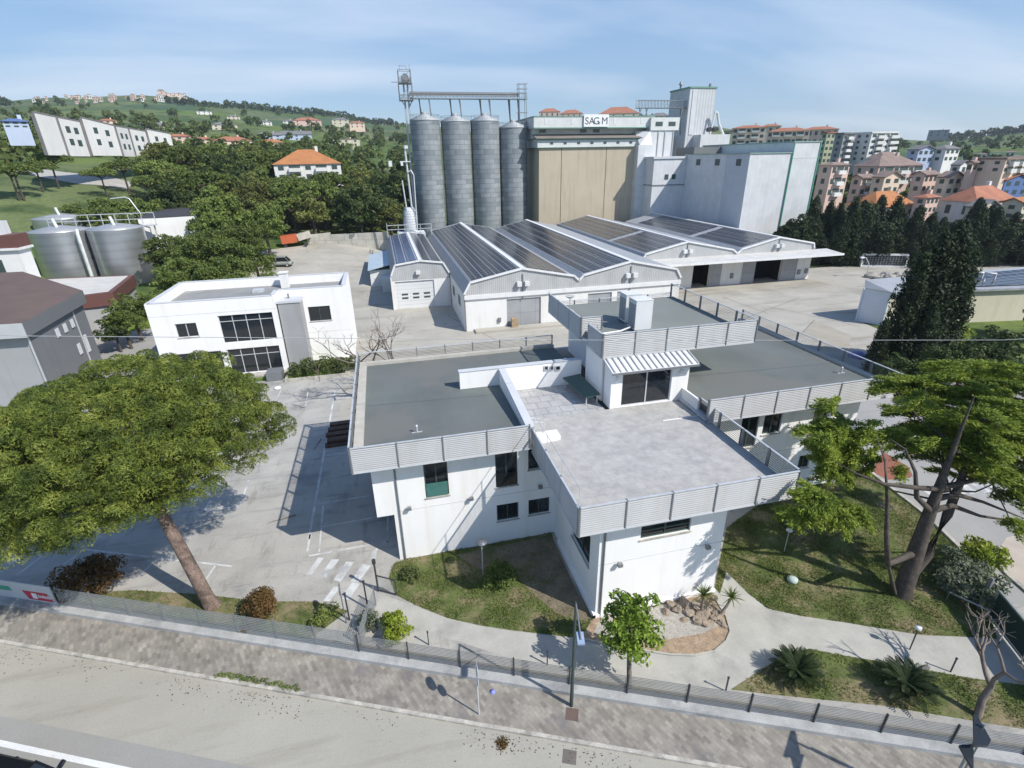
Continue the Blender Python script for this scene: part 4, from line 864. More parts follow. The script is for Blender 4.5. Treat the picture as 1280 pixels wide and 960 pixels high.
for (z0, z1, w_) in ((34.9, 38.4, 1.55), (38.4, 41.0, 1.45)):
    for sx_ in (-1, 1):
        for sy in (-1, 1): b.bar((ex + sx_ * w_, ey + sy * 1.3, Zc(z0)), (ex + sx_ * w_, ey + sy * 1.3, Zc(z1)), .14)
    for z in (z0, z0 + .55, z0 + 1.1, z1):
        b.bar((ex - w_, ey - 1.3, Zc(z)), (ex + w_, ey - 1.3, Zc(z)), .10); b.bar((ex - w_, ey + 1.3, Zc(z)), (ex + w_, ey + 1.3, Zc(z)), .10); b.bar((ex - w_, ey - 1.3, Zc(z)), (ex - w_, ey + 1.3, Zc(z)), .10); b.bar((ex + w_, ey - 1.3, Zc(z)), (ex + w_, ey + 1.3, Zc(z)), .10)
    b.box(ex - w_ - .1, ex + w_ + .1, ey - 1.4, ey + 1.4, Zc(z0) - .12, Zc(z0))
    b.bar((ex - w_, ey - 1.3, Zc(z0)), (ex + w_, ey - 1.3, Zc(z1)), .08)
b.bar((ex - 3.2, ey, Zc(38.6)), (ex - 1.4, ey, Zc(38.6)), .12); b.build('cage', RAILM, et)
b = MB(); b.bar((ex - 1.0, ey, Zc(41.0)), (ex - 1.0, ey, Zc(42.0)), .08); b.bar((ex + .6, ey, Zc(41)), (ex + .6, ey, Zc(41.9)), .08); b.bar((ex - 1.0, ey, Zc(41.9)), (ex + .6, ey, Zc(41.9)), .08); b.bar((ex + 1.35, ey, Zc(41)), (ex + 1.35, ey, Zc(42.3)), .08); b.build('head_frame', RAILM, et)
b = MB(); b.bar((ex + 1.6, ey, zb), (ex + .4, ey, zb - 2.2), .22); b.bar((ex - 1.2, ey, Zc(34.9)), (ex - .3, ey, Zc(33.6)), .16); b.build('brace', RAILM, et)
# intake tower in front of the first silo
it = thing('intake_tower', 'small pale grey conical hopper with thin pipes and railing in front of the leftmost silo', 'hopper', (5.5, 121, 0))
b = MB(); b.lathe((6.0, 122, 0), [(1.5, 7.2), (1.45, 9.2), (1.2, 11.5), (.9, 12.4), (0, 12.4)], 14); b.build('hopper', stripes('hopper_bands', (.55, .57, .58), .55, .5, 'z', .5), it)
for (x, y, z1, r_) in ((6.4, 121.5, 24.5, .22), (5.2, 121.2, 18.0, .16)):
    b = MB(); b.tube([(x + .5, y, 8), (x + .2, y, 13), (x - .15, y, z1)], r_, 8); b.build('pipe', ALU, it)
b = MB(); b.tube([(7.4, 121, 8), (7.6, 121, 19), (7.1, 121, 20), (6.4, 121, 19.6)], .14, 6); b.tube([(6.5, 121, 13), (7.6, 121, 11.2)], .1, 6); b.build('pipe', ALU, it)
b = MB()
for z in (8.1, 9.0): b.bar((.8, 119.5, z), (10.5, 119.5, z), .12); b.bar((.8, 119.5, z), (.8, 124, z), .12)
for x in (.8, 3.2, 5.6, 8, 10.4): b.bar((x, 119.5, 6.5), (x, 119.5, 9.0), .12)
b.build('railing', ALU, it); b = MB(); b.box(3.0, 9.0, 119.6, 124, 0, 7.2); b.build('base', OFFW, it)
b = MB(); b.box(5.0, 7.2, 121.0, 121.6, 21.6, 21.8); b.box(5.1, 5.6, 121, 121.4, 20.9, 21.6); b.box(6.2, 6.9, 121, 121.5, 24.2, 24.8); b.box(2.6, 3.3, 121, 121.6, 20.8, 21.9); b.build('platform', OFFW, it)

# ------------------------------------------------------------------ TAN GRAIN STORE + ANNEXES
GREEN = plain('green_trim', (.16, .30, .23), .5)
MILLW = stripes('mill_cladding', (.62, .63, .61), .5, .15, 'u', .6, dark=.94, streak=.06)
MILLB = stripes('mill_cladding_flat', (.60, .61, .615), 1.2, .10, 'u', .55, dark=.97, streak=.03)
TANM = surf('tan_concrete', (.48, .415, .31), .85, .06, .25, streak=.16, fine=.03)
ms = thing('grain_store', 'tall tan concrete grain store with white top storeys, a long sign and green edging', 'grain store', (55, 145, 0))
b = MB()
for x0, x1 in ((40.4, 46.3), (46.45, 58.6), (58.75, 72)): b.box(x0, x1, 137, 158, 0, 24.3)
b.build('bin_wall', TANM, ms)
JS = plain('bin_joint_brown', (.12, .10, .08), .9)  # dark brown fill for the joints between the bin walls
for x in (46.3, 58.6):
    b = MB(); b.box(x, x + .15, 137.1, 157, 0, 24.2); b.build('joint', JS, ms)
b = MB(); b.box(39.9, 72, 136.7, 158, 24.3, 26.3); b.build('lower_gallery', MILLW, ms)
b = MB(); b.box(39.6, 72, 136.5, 158.3, 24.25, 24.32); b.box(39.6, 68.5, 136.4, 136.6, 25.95, 26.25); b.build('green_band', GREEN, ms)
b = MB(); b.add([(39.3, 136.0, 26.3), (69.5, 136.0, 26.3), (69.5, 139.5, 27.3), (39.3, 139.5, 27.3), (39.3, 136.0, 26.42), (69.5, 136.0, 26.42), (69.5, 139.5, 27.42), (39.3, 139.5, 27.42)], [(0, 3, 2, 1), (4, 5, 6, 7), (0, 1, 5, 4), (1, 2, 6, 5), (3, 0, 4, 7)]); b.build('lean_to_roof', surf('brown_sheet', (.21, .185, .165), .8, .15, .5), ms)
b = MB(); b.box(39.4, 72, 139.5, 157, 26.4, 28.7); b.box(39.0, 71.5, 137.0, 157.5, 28.7, 31.2); b.build('upper_gallery', MILLW, ms)
b = MB(); b.box(38.9, 71.6, 136.9, 157.6, 31.2, 31.42); b.box(38.9, 71.6, 136.85, 137.0, 28.6, 28.85); b.build('green_band', GREEN, ms)
for x in (43.6, 47.2, 50.8, 54.4, 58.0, 61.6, 65.2):
    b = MB(); b.box(x - .4, x + .4, 136.64, 136.698, 25.0, 25.5); b.build('window', DKFR, ms)
for x in (42, 53, 56.6):
    b = MB(); b.box(x - .9, x + .9, 139.42, 139.498, 27.75, 28.5); b.build('window', plain('dim_window', (.16, .16, .16), .4), ms)
for x in (42, 49, 60.5, 68): 
    b = MB(); b.box(x - .3, x + .3, 136.95, 136.998, 29.6, 31.0); b.build('panel', OFFW, ms)
sg = MB(); sg.box(52.0, 58.7, 136.6, 136.72, 28.95, 31.75); sgo = sg.build('sign_board', plain('sign_white', (.80, .80, .79), .5), ms)
def lettering(txt, x, y, z, size, mat, parent, name='lettering'):
    cu = bpy.data.curves.new('t', 'FONT'); cu.body = txt; cu.size = size; cu.extrude = .01; cu.align_x = 'LEFT'
    to = bpy.data.objects.new('t', cu); C.objects.link(to); bpy.context.view_layer.update()
    me = bpy.data.meshes.new_from_object(to.evaluated_get(bpy.context.evaluated_depsgraph_get())); bpy.data.objects.remove(to); bpy.data.curves.remove(cu)
    o3 = origin_of(parent); R_ = Matrix.Rotation(math.pi / 2, 4, 'X'); me.transform(Matrix.Translation((x - o3[0], y - o3[1], z - o3[2])) @ R_)
    me.materials.clear(); me.materials.append(mat); o = bpy.data.objects.new(name, me); C.objects.link(o); o.parent = parent; return o
INK = plain('sign_ink', (.05, .06, .07), .6)
for ch, fx, sz_ in (('S', .04, 2.3), ('A', .20, 2.3), ('G', .375, 2.3), ('e', .575, 1.15), ('M', .70, 2.3)): lettering(ch, 52.0 + 6.7 * fx, 136.58, 29.5, sz_, INK, sgo, 'letter')
# white annex in front of the store's right side
an = thing('white_annex', 'white annex tower with three ribs and two top windows between tan store and grey tower', 'annex', (74, 136, 0))
b = MB(); b.box(70.4, 77.2, 136.3, 150, 0, 28.0); b.box(66.6, 70.4, 134.8, 150, 0, 24.6); b.build('wall', MILLB, an)
b = MB(); b.add([(66.9, 134.8, 24.6), (70.4, 134.8, 24.6), (70.4, 136.3, 28.0), (67.2, 139, 28.0), (67.2, 139, 24.6), (70.4, 149, 28)], [(0, 1, 2, 3), (0, 3, 4), (3, 2, 5)]); b.build('hopper_wall', MILLB, an)
b = MB()
for x in (70.5, 72.7, 74.6, 77.0): b.box(x - .12, x + .12, 136.1, 136.29, 6, 28.0)
b.build('rib', plain('rib_tan', (.45, .43, .39), .7), an)
b = MB(); b.box(70.2, 78.3, 136.0, 150, 28.0, 31.0); b.build('top_room', MILLW, an)
for x in (72.5, 76.2):
    b = MB(); fbox(b, frx(136), x - 1.0, x + 1.0, 29.0, 30.0, -.06, -.003); b.build('window', DKFR, an)
fb2 = thing('filter_tower', 'slim white square tower with grey flat cap and two small windows before the grain store', 'tower', (75, 132, 0))
b = MB(); b.box(68.84, 78.4, 130, 138, 0, 21.2); b.build('wall', MILLB, fb2); b = MB(); b.box(68.5, 78.7, 129.7, 138.2, 21.2, 21.75); b.build('cap', SOFF, fb2)
b = MB(); b.box(68.7, 78.55, 129.85, 138.1, 14.8, 15.05); b.build('band', RAILM, fb2)
for x in (72.7, 74.75):
    b = MB(); fbox(b, frx(130), x - .5, x + .5, 16.3, 17.5, -.12, -.003); b.build('window', DKFR, fb2)

# white store, right
ws = thing('white_store', 'large windowless white clad store with green corner trim right of the grain store', 'store', (86, 118, 0))
b = MB(); b.box(78, 88.5, 105, 131, 0, 22.0); b.build('low_block', MILLB, ws); b = MB(); b.box(88.55, 95.3, 104.9, 140, 0, 24.1); b.build('high_block', MILLB, ws); b = MB(); b.box(80.5, 88.5, 131.05, 139.9, 0, 23.8); b.build('rear_block', surf('rear_shade_tone', (.16, .165, .17), .7, .1, .5), ws)  # rear block coloured dark to paint in the shade of the gap
b = MB(); b.box(77.8, 88.5, 104.8, 131, 22.0, 22.2); b.box(88.4, 95.5, 104.75, 140.1, 24.1, 24.35); b.build('roof_edge', plain('green_grey_trim', (.25, .36, .32), .5), ws)
b = MB(); b.box(88.42, 88.62, 104.7, 104.88, 0, 24.1); b.box(95.2, 95.4, 104.75, 104.88, 0, 24.1); b.build('corner_trim', plain('green_trim_bright', (.10, .33, .23), .5), ws)
b = MB(); b.box(88.6, 95.2, 104.85, 104.898, 21.0, 21.15); b.build('panel_joint', OFFW, ws)
for y in (108.5, 116.5, 124.5):
    b = MB(); fbox(b, fryL(78), y - .9, y + .9, 19.6, 21.0, -.06, -.003); b.build('window', DKFR, ws)
b = MB(); b.box(77.96, 77.999, 105.1, 113.2, 0, 21.9); b.build('panel', surf('bluish_cladding', (.50, .53, .56), .6, .05, .6, streak=.05), ws)
tw = thing('machine_tower', 'tall silver-grey square tower with vertical ribs on the white store roof', 'tower', (92, 150, 20))
b = MB(); b.box(88.7, 97.0, 150, 161, 20, 39.3); b.build('wall', stripes('tower_cladding', (.56, .57, .58), .9, .35, 'u', .5, dark=.8), tw)
b = MB(); b.box(89.6, 91.0, 149.86, 149.999, 27.4, 38.9); b.build('corner_panel', MILLB, tw)
b = MB(); b.box(88.5, 97.2, 149.8, 161.2, 39.3, 39.7); b.build('cap', GREEN, tw)
b = MB(); b.cyl((86, 155, 39.7), (86, 155, 41.2), .35, n=8) if False else b.cyl((90.2, 158, 39.7), (90.2, 158, 41.0), .3, n=8); b.cyl((90.2, 158, 41.0), (90.2, 158, 41.8), .7, .3, n=8); b.build('vent', RAILM, tw); b = MB(); b.cyl((95.5, 151, 39.7), (95.5, 151, 40.6), .4, .3, n=8); b.build('vent', RAILM, tw)
b = MB(); b.box(91.3, 100.8, 146, 165, 20, 27.3); b.box(84.5, 91.3, 156, 165, 20, 27.3); b.build('base_block', MILLB, tw)
b = MB(); b.tube([(97.3, 148.5, 33.0), (98.3, 148.5, 30), (100.5, 148.5, 26.8)], .35, 6); b.bar((95.7, 148.5, 27.3), (96.6, 148.5, 32.8), .35); b.bar((97.3, 148.5, 33.2), (96.4, 148.5, 33.2), .5); b.build('spout', OFFW, tw)
for x in (94.2, 95.9):
    b = MB(); b.cyl((x, 146.2, 28.6), (x, 147.5, 28.6), .62, n=14); b.build('fan', DKRAIL, tw)
wk = thing('roof_conveyor', 'short grey lattice walkway bridging from the grain store roof to the grey tower', 'walkway', (80, 152, 31))
b = MB(); zz = (34.4, 36.3)
for y in (151, 152.4):
    for z in zz: b.bar((73.5, y, z), (90, y, z), .13)
    for i in range(17): b.bar((73.5 + i, y, zz[0]), (73.5 + i, y, zz[1]), .07); b.bar((73.5 + i, y, zz[0]), (74.5 + i, y, zz[1]), .06)
b.box(73.5, 90, 151, 152.4, 34.3, 34.4); b.build('truss', RAILM, wk)
for x in (74.6, 76.6, 87.5):
    b = MB(); b.bar((x - 1.2, 151, 27.4 if x > 80 else 31.0), (x, 151, 34.3), .18); b.bar((x + .8, 152.2, 27.4 if x > 80 else 31.0), (x, 152.2, 34.3), .18); b.build('leg', RAILM, wk)

# ------------------------------------------------------------------ LEFT: tanks and winery buildings
STEEL = stripes('stainless_steel', (.55, .56, .57), 1.3, .10, 'z', .34, metal=.8, dark=.90, var=.05)
def tank(x, y, r_, z, label, zb=0):
    t = thing('steel_tank', label, 'tank', (x, y, zb), 'stainless steel tanks')
    b = MB(); b.lathe((x, y, 0), [(r_, zb), (r_, z)], 44); b.build('shell', STEEL, t)
    b = MB(); b.lathe((x, y, 0), [(r_ + .02, z), (r_ + .02, z + .12), (.5, z + .85), (0, z + .85)], 44); b.build('lid', plain('lid_steel', (.48, .48, .47), .4, .5), t)
    b = MB(); b.cyl((x + .4, y - 1, z + .5), (x + .1, y - 1, z + 2.0), .25, n=8); b.build('neck', OFFW, t)
    return t
tank(-52.0, 103, 4.15, 12.3, 'large brushed steel tank behind the brown-roofed building, left of the near pair'); tank(-43.8, 103, 4.0, 12.3, 'large brushed steel tank behind the brown-roofed building, right of the near pair')
tank(-61.5, 124, 4.6, 12.7, 'smaller-looking steel tank at the left photo edge, farther row', 6); tank(-52.3, 124, 4.6, 12.9, 'steel tank with shallow cone lid standing right behind the near pair', 6)
ct = thing('tank_catwalk', 'thin grey railing catwalk with hooked lamp pole along the tank tops', 'catwalk', (-45, 108, 12))
b = MB()
for z in (13.2, 14.2): b.bar((-56, 108.5, z), (-39.5, 108.5, z), .12)
for i in range(9): b.bar((-56 + i * 2.06, 108.5, 12.0), (-56 + i * 2.06, 108.5, 14.2), .10)
b.box(-56, -39.5, 108, 109.2, 12.0, 12.15); b.tube([(-41.5, 108.5, 14), (-42.6, 108.5, 16.6), (-43.2, 108.5, 16.9), (-45.5, 108.5, 16.7)], .10, 6)
for x in (-55.5, -40): b.bar((x, 108.8, 0), (x, 108.8, 12), .2)
b.build('railing', ALU, ct)
b = MB(); b.tube([(-47.9, 99.5, 3), (-47.9, 99.5, 12), (-47.9, 100, 12.6)], .28, 8); tag(b.build('tank_pipe', surf('pipe_banded', (.55, .58, .56), .5, .25, 1.1)), 'vertical pale pipe with fittings between the two near steel tanks', 'pipe')
BROWN = surf('brown_roof_felt', (.135, .095, .08), .85, .12, .5, fine=.05); BRED = surf('brown_red_fascia', (.135, .062, .052), .6, .08, 1)
gbd = thing('grey_warehouse', 'dark grey flat building with brown roof and pale fascia at the left photo edge', 'building', (-45, 62, 0))
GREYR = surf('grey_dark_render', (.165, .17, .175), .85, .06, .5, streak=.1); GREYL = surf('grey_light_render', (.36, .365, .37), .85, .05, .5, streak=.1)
A0, A1, A2, A3 = (-62, 57.0), (-33.4, 55.2), (-34.6, 69.0), (-64, 70.5)
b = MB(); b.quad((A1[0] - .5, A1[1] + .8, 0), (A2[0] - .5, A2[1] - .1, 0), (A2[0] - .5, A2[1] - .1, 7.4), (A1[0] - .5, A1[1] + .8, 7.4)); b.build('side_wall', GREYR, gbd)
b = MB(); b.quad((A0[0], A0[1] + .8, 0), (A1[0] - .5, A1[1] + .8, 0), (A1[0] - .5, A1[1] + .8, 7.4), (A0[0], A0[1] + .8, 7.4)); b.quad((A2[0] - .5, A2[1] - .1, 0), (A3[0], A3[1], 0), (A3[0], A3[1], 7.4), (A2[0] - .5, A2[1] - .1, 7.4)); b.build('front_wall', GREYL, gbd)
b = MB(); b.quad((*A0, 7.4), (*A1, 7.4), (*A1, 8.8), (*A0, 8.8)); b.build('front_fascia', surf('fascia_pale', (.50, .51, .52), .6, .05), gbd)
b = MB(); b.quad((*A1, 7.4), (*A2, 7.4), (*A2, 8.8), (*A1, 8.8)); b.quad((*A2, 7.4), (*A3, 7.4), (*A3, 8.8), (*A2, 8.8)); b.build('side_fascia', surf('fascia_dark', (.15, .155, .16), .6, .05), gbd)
b = MB(); pk = (-50, 76.5, 10.2); b.add([(*A0, 8.8), (*A1, 8.8), (*A2, 8.8), (-46, 80, 9.6), (-62, 78, 10.0)], [(0, 1, 2, 3, 4)]); b.build('roof', BROWN, gbd)
d2 = (np.array(A2) - np.array(A1)) / np.linalg.norm(np.array(A2) - np.array(A1)); frS = FR((A1[0] - .5, A1[1] + .8, 0), (d2[0], d2[1], 0), (-1, 0, 0))
for (u, z0, z1) in ((5.0, 5.6, 6.5), (6.8, 5.6, 6.5), (8.6, 5.6, 6.5), (8.2, 2.6, 3.8), (10.2, 2.2, 4.2)):
    b = MB(); fbox(b, frS, u, u + .7, z0, z1, -.08, -.003); b.build('window', plain('pale_shutter', (.62, .64, .65), .5), gbd)
for q in ((A1[0] - .42, A1[1] + .7), (-34.8, 66)):
    b = MB(); b.bar((*q, 0), (*q, 7.4), .12); b.build('downpipe', ALU, gbd)
b = MB(); fbox(b, FR((A1[0] - .5, A1[1] + .8, 0), (-1, .06, 0), (0, 1, 0)), 5.5, 9, .2, 4.0, -.08, -.003); b.build('roller_door', plain('dark_door', (.10, .12, .13), .5), gbd)
bb = thing('brown_annex', 'low brown-banded annex with pale flat roof behind the grey warehouse', 'building', (-42, 86, 0))
B0, B1, B2, B3 = (-37.6, 81.3), (-39.7, 93.8), (-52, 95), (-44, 80.0)
b = MB(); b.prism([B0, B1, B2, (-50, 76), (-41.5, 76.2), (-41.2, 79.6)], 0, 4.3); b.build('wall', GREYL, bb)
b = MB(); b.prism([(-37.2, 81.0), (-39.4, 94.0), (-52, 95.2), (-50, 75.6), (-41.0, 75.9), (-40.8, 79.5)], 4.3, 6.0); b.build('parapet_band', BRED, bb)
b = MB(); b.prism([(-38.0, 81.7), (-39.9, 93.2), (-51.6, 94.2), (-49.6, 76.4), (-41.9, 76.6), (-41.5, 80.2)], 6.0, 6.03); b.build('roof', surf('pale_roof', (.55, .53, .49), .85, .1), bb)
for u in (2.6, 3.9):
    b = MB(); fbox(b, FR((B0[0], B0[1], 0), ((B1[0] - B0[0]) / 12.7, (B1[1] - B0[1]) / 12.7, 0), (-1, 0, 0)), u, u + .7, 1.6, 3.2, -.06, -.003); b.build('window', ALU, bb)
wl = thing('white_winery', 'white building with brown roof band carrying dark machines at the left photo edge', 'building', (-55, 88, 0))
b = MB(); b.box(-76, -49.0, 86, 88.6, 0, 11.6); b.build('wall', WHITE2, wl); b = MB(); b.box(-76.3, -48.8, 85.8, 88.8, 11.9, 13.6); b.build('roof_band', BRED, wl); b = MB(); b.box(-76.4, -48.6, 85.6, 88.9, 11.6, 11.9); b.build('eave', WTRIM, wl)
for x in (-53.2, -51.8):
    wdw = MB(); fbox(wdw, frx(86), x - .45, x + .45, 8.6, 10.4, -.06, -.003); wdw.build('window', DKFR, wl)
mc = thing('roof_machine', 'dark roof fan unit beside a white box on the brown roof band', 'machine', (-55, 90, 13.6))
b = MB(); b.box(-57, -55.4, 86.6, 88, 13.6, 15.0); b.cyl((-54.4, 87, 14.6), (-54.4, 87.9, 14.6), .8, n=12); b.bar((-55.5, 87.2, 14.4), (-54.4, 87.2, 14.6), .3); b.bar((-58, 87, 13.6), (-57, 87, 16), .15); b.build('fan', DKRAIL, mc)
b = MB(); b.box(-53.0, -50.4, 86.4, 88.5, 13.6, 15.3); b.build('cabinet', OFFW, mc); b = MB(); b.tube([(-60, 88, 13.6), (-58.2, 88, 15.5), (-57, 88, 13.7)], .25, 7); b.build('duct', OFFW, mc)
bk = thing('black_roof_shed', 'shed with flat black roof and white edge beyond the right steel tank', 'shed', (-36, 116, 4))
p_ = [polar(*q) for q in ((150, 118), (192, 150), (250, 150), (228, 118))]
b = MB(); b.prism([p[:2] for p in p_], 2, 13.0); b.build('wall', WHITE2, bk); b = MB(); b.prism([p[:2] for p in p_], 13.0, 13.25); b.build('roof', surf('black_felt', (.055, .055, .058), .8, .12, .5), bk)
# yard back wall, vehicles in the rear yard
yw = thing('yard_wall', 'pale concrete boundary wall at the far end of the rear yard', 'wall', (-8, 128, 4))
b = MB(); b.bar((-17.5, 131.5, 3.8), (-12, 131.2, 4.2), .3, 5.2); b.bar((-12, 131.2, 4.0), (1, 128, 4.4), .3, 4.6); b.build('wall_panel', bricks('wall_blocks', (.50, .48, .42), (.46, .44, .38), (.33, .31, .27), 2.4, 2.5, .05, .9, 'wall', var=.2), yw)
# ------------------------------------------------------------------ foliage
def fast_mesh(name, V, Fq, mat):
    me = bpy.data.meshes.new(name); V = np.asarray(V, np.float32); Fq = np.asarray(Fq, np.int32); n = len(Fq); k = Fq.shape[1]
    me.vertices.add(len(V)); me.vertices.foreach_set('co', V.ravel()); me.loops.add(n * k); me.loops.foreach_set('vertex_index', Fq.ravel())
    me.polygons.add(n); me.polygons.foreach_set('loop_start', np.arange(0, n * k, k, dtype=np.int32)); me.update(calc_edges=True); me.materials.append(mat); return me
def leaf_geo(Cn, nrm, size, aspect=.5, tilt=.6, rng=nrng, dirs=None):
    """quads at centres Cn; the long axis scatters round dirs (or random)"""
    n = len(Cn); r1 = rng.normal(size=(n, 3)); nn = nrm + tilt * r1; nn /= np.linalg.norm(nn, axis=1)[:, None] + 1e-9
    a = rng.normal(size=(n, 3)) if dirs is None else dirs + .35 * rng.normal(size=(n, 3))
    u = a - (a * nn).sum(1)[:, None] * nn; u /= np.linalg.norm(u, axis=1)[:, None] + 1e-9; v = np.cross(nn, u)
    s = size * rng.uniform(.6, 1.35, (n, 1)); u = u * s; v = v * s * aspect
    V = np.stack([Cn - u * .5, Cn + v * .5, Cn + u * .5, Cn - v * .5], 1).reshape(-1, 3)
    return V, np.arange(4 * n).reshape(n, 4)
def puffs_leaves(P, R, per, size, aspect=.5, flat=.75, rng=nrng, tilt=.7, fill=.35):
    """clumps: leaves on the shells of small puffs"""
    out = []; ou = []
    for p, r_ in zip(P, R):
        n = int(per * (r_ / np.mean(R)) ** 2) + 4; d = rng.normal(size=(n, 3)); d /= np.linalg.norm(d, axis=1)[:, None]; d[:, 2] = np.where(d[:, 2] < -.35, -d[:, 2], d[:, 2])
        rr = r_ * (1 - fill * rng.random((n, 1)) ** 1.5); out.append(np.asarray(p) + d * rr * np.array([1, 1, flat])); ou.append(d)
    return leaf_geo(np.concatenate(out), np.concatenate(ou), size, aspect, tilt, rng)
G_PINE = leafmat('pine_needles', [(.050, .074, .016), (.118, .158, .028), (.215, .255, .046), (.33, .345, .085)], var=.0, nscale=1.0, kr=.35, kn=2.4)
G_OAK = leafmat('leaf_mid', [(0.050, 0.078, 0.020), (0.098, 0.138, 0.030), (0.150, 0.190, 0.044), (0.210, 0.245, 0.066)], var=.28)
G_YEL = leafmat('leaf_yellowish', [(.062, .078, .022), (.115, .135, .034), (.175, .19, .052), (.24, .245, .08)], var=.25)
G_DARK = leafmat('leaf_dark', [(0.028, 0.046, 0.016), (0.050, 0.076, 0.022), (0.082, 0.114, 0.034), (0.120, 0.155, 0.046)], var=.2)
G_CYP = leafmat('leaf_cypress', [(0.011, 0.021, 0.010), (0.019, 0.033, 0.013), (0.034, 0.052, 0.018), (0.055, 0.080, 0.027)], var=.25, trans=.12)
G_CED = leafmat('leaf_cedar', [(0.080, 0.125, 0.020), (0.165, 0.225, 0.028), (0.270, 0.335, 0.046), (0.380, 0.430, 0.075)], var=.0, trans=.35)
G_LIME = leafmat('leaf_lime', [(.08, .13, .012), (.16, .22, .02), (.26, .32, .035), (.36, .40, .06)], var=.1)
G_RED = leafmat('leaf_rusty', [(.06, .045, .015), (.11, .075, .022), (.15, .085, .03), (.20, .12, .05)], var=.1)
G_LEM = leafmat('leaf_lemon', [(.065, .12, .016), (.125, .20, .024), (.21, .30, .036), (.31, .40, .06)], var=.0)
G_OLIVE = leafmat('leaf_olive', [(0.072, 0.090, 0.054), (0.114, 0.138, 0.084), (0.156, 0.180, 0.114), (0.204, 0.228, 0.156)], var=.2)
G_HEDGE = leafmat('leaf_hedge', [(0.046, 0.065, 0.023), (0.078, 0.104, 0.033), (0.117, 0.143, 0.046), (0.182, 0.208, 0.078)], var=.1)

def crown_points(n, rx, rz, zc, rng, lobes=5, low=-.5):
    L = rng.normal(size=(lobes, 3)); L /= np.linalg.norm(L, axis=1)[:, None]; out = []
    while len(out) < n:
        d = rng.normal(size=3); d /= np.linalg.norm(d)
        if d[2] < low: continue
        k = .72 + .34 * max(0, (L @ d).max()) ** 4 + rng.uniform(-.10, .06); q = rng.random() ** .35
        out.append((d[0] * rx * k * q, d[1] * rx * k * q, zc + d[2] * rz * k * q))
    return np.array(out)
def proto_round(mat, seed, H=10, rx=4, rz=4, n=60, pr=.95, per=46, size=.55, trunk=True, low=-.6, bark=None):
    rng = np.random.default_rng(seed); zc = H - rz; P = crown_points(n, rx, rz, zc, rng, low=low); R = pr * rng.uniform(.7, 1.3, n)
    V, Fq = puffs_leaves(P, R, per, size, .6, .8, rng); me = fast_mesh('crown', V, Fq, mat)
    b = MB(); b.tube([(0, 0, -1), (.15, .1, zc * .5), (0, .1, zc), (.1, 0, H - rz * .6)], [.32, .26, .2, .08], 7)
    for k in range(6):
        p = P[k]; b.tube([(0, .1, zc * .7), (p[0] * .5, p[1] * .5, (zc * .7 + p[2]) / 2 + .3), tuple(p)], [.14, .09, .04], 5)
    return me, b
def proto_umbrella(mat, seed, H=10, rx=4.5, n=55):
    rng = np.random.default_rng(seed); a = rng.uniform(0, 2 * np.pi, n); q = np.sqrt(rng.random(n)); k = 1 + .15 * np.sin(3 * a + seed)
    P = np.stack([rx * k * q * np.cos(a), rx * k * q * np.sin(a), H - 1.2 - 1.7 * q ** 2.2 + rng.uniform(-.5, .4, n)], 1); R = rng.uniform(.75, 1.25, n)
    V, Fq = puffs_leaves(P, R, 50, .5, .55, .7, rng); me = fast_mesh('crown', V, Fq, mat)
    b = MB(); b.tube([(0, 0, -1), (.2, .1, H * .35), (.1, 0, H * .68)], [.3, .24, .2], 7)
    for i in range(7):
        p = P[i]; b.tube([(.1, 0, H * .6), (p[0] * .55, p[1] * .55, H * .72), (p[0], p[1], p[2] - .4)], [.16, .1, .05], 5)
    return me, b
def proto_cone(mat, seed, H=14, r0=1.6, n=90, pr=.55, per=34, size=.42, taper=.55, up=True):
    rng = np.random.default_rng(seed); z = rng.random(n); a = rng.uniform(0, 2 * np.pi, n)
    rad_ = r0 * np.clip(np.minimum((1 - z) ** taper * 1.15, .55 + z * 3), 0, 1.1) * (1 + .22 * np.sin(2 * a + z * 9 + seed)) * rng.uniform(.55, 1.08, n)
    P = np.stack([rad_ * np.cos(a), rad_ * np.sin(a), .4 + z * (H - .8)], 1); R = pr * rng.uniform(.7, 1.35, n)
    out = []; ou = []; dr = []
    for p, r_ in zip(P, R):
        m_ = per; d = rng.normal(size=(m_, 3)); d /= np.linalg.norm(d, axis=1)[:, None]; out.append(p + d * r_ * np.array([.75, .75, 1.5])); ou.append(d); dr.append(np.tile([0, 0, 1.0], (m_, 1)) + .5 * np.array([math.cos(math.atan2(p[1], p[0])), math.sin(math.atan2(p[1], p[0])), 0]))
    V, Fq = leaf_geo(np.concatenate(out), np.concatenate(ou), size, .45, .6, rng, np.concatenate(dr)); me = fast_mesh('crown', V, Fq, mat)
    b = MB(); b.tube([(0, 0, -1), (0, 0, H * .5), (0, 0, H * .93)], [.26, .16, .04], 6); return me, b
PROTO = {}
def reg(key, pr, bark):
    me, b = pr; tm = bpy.data.meshes.new('trunk'); tm.from_pydata(b.v, [], b.f); tm.materials.append(bark); tm.polygons.foreach_set('use_smooth', [True] * len(tm.polygons)); PROTO[key] = (me, tm)
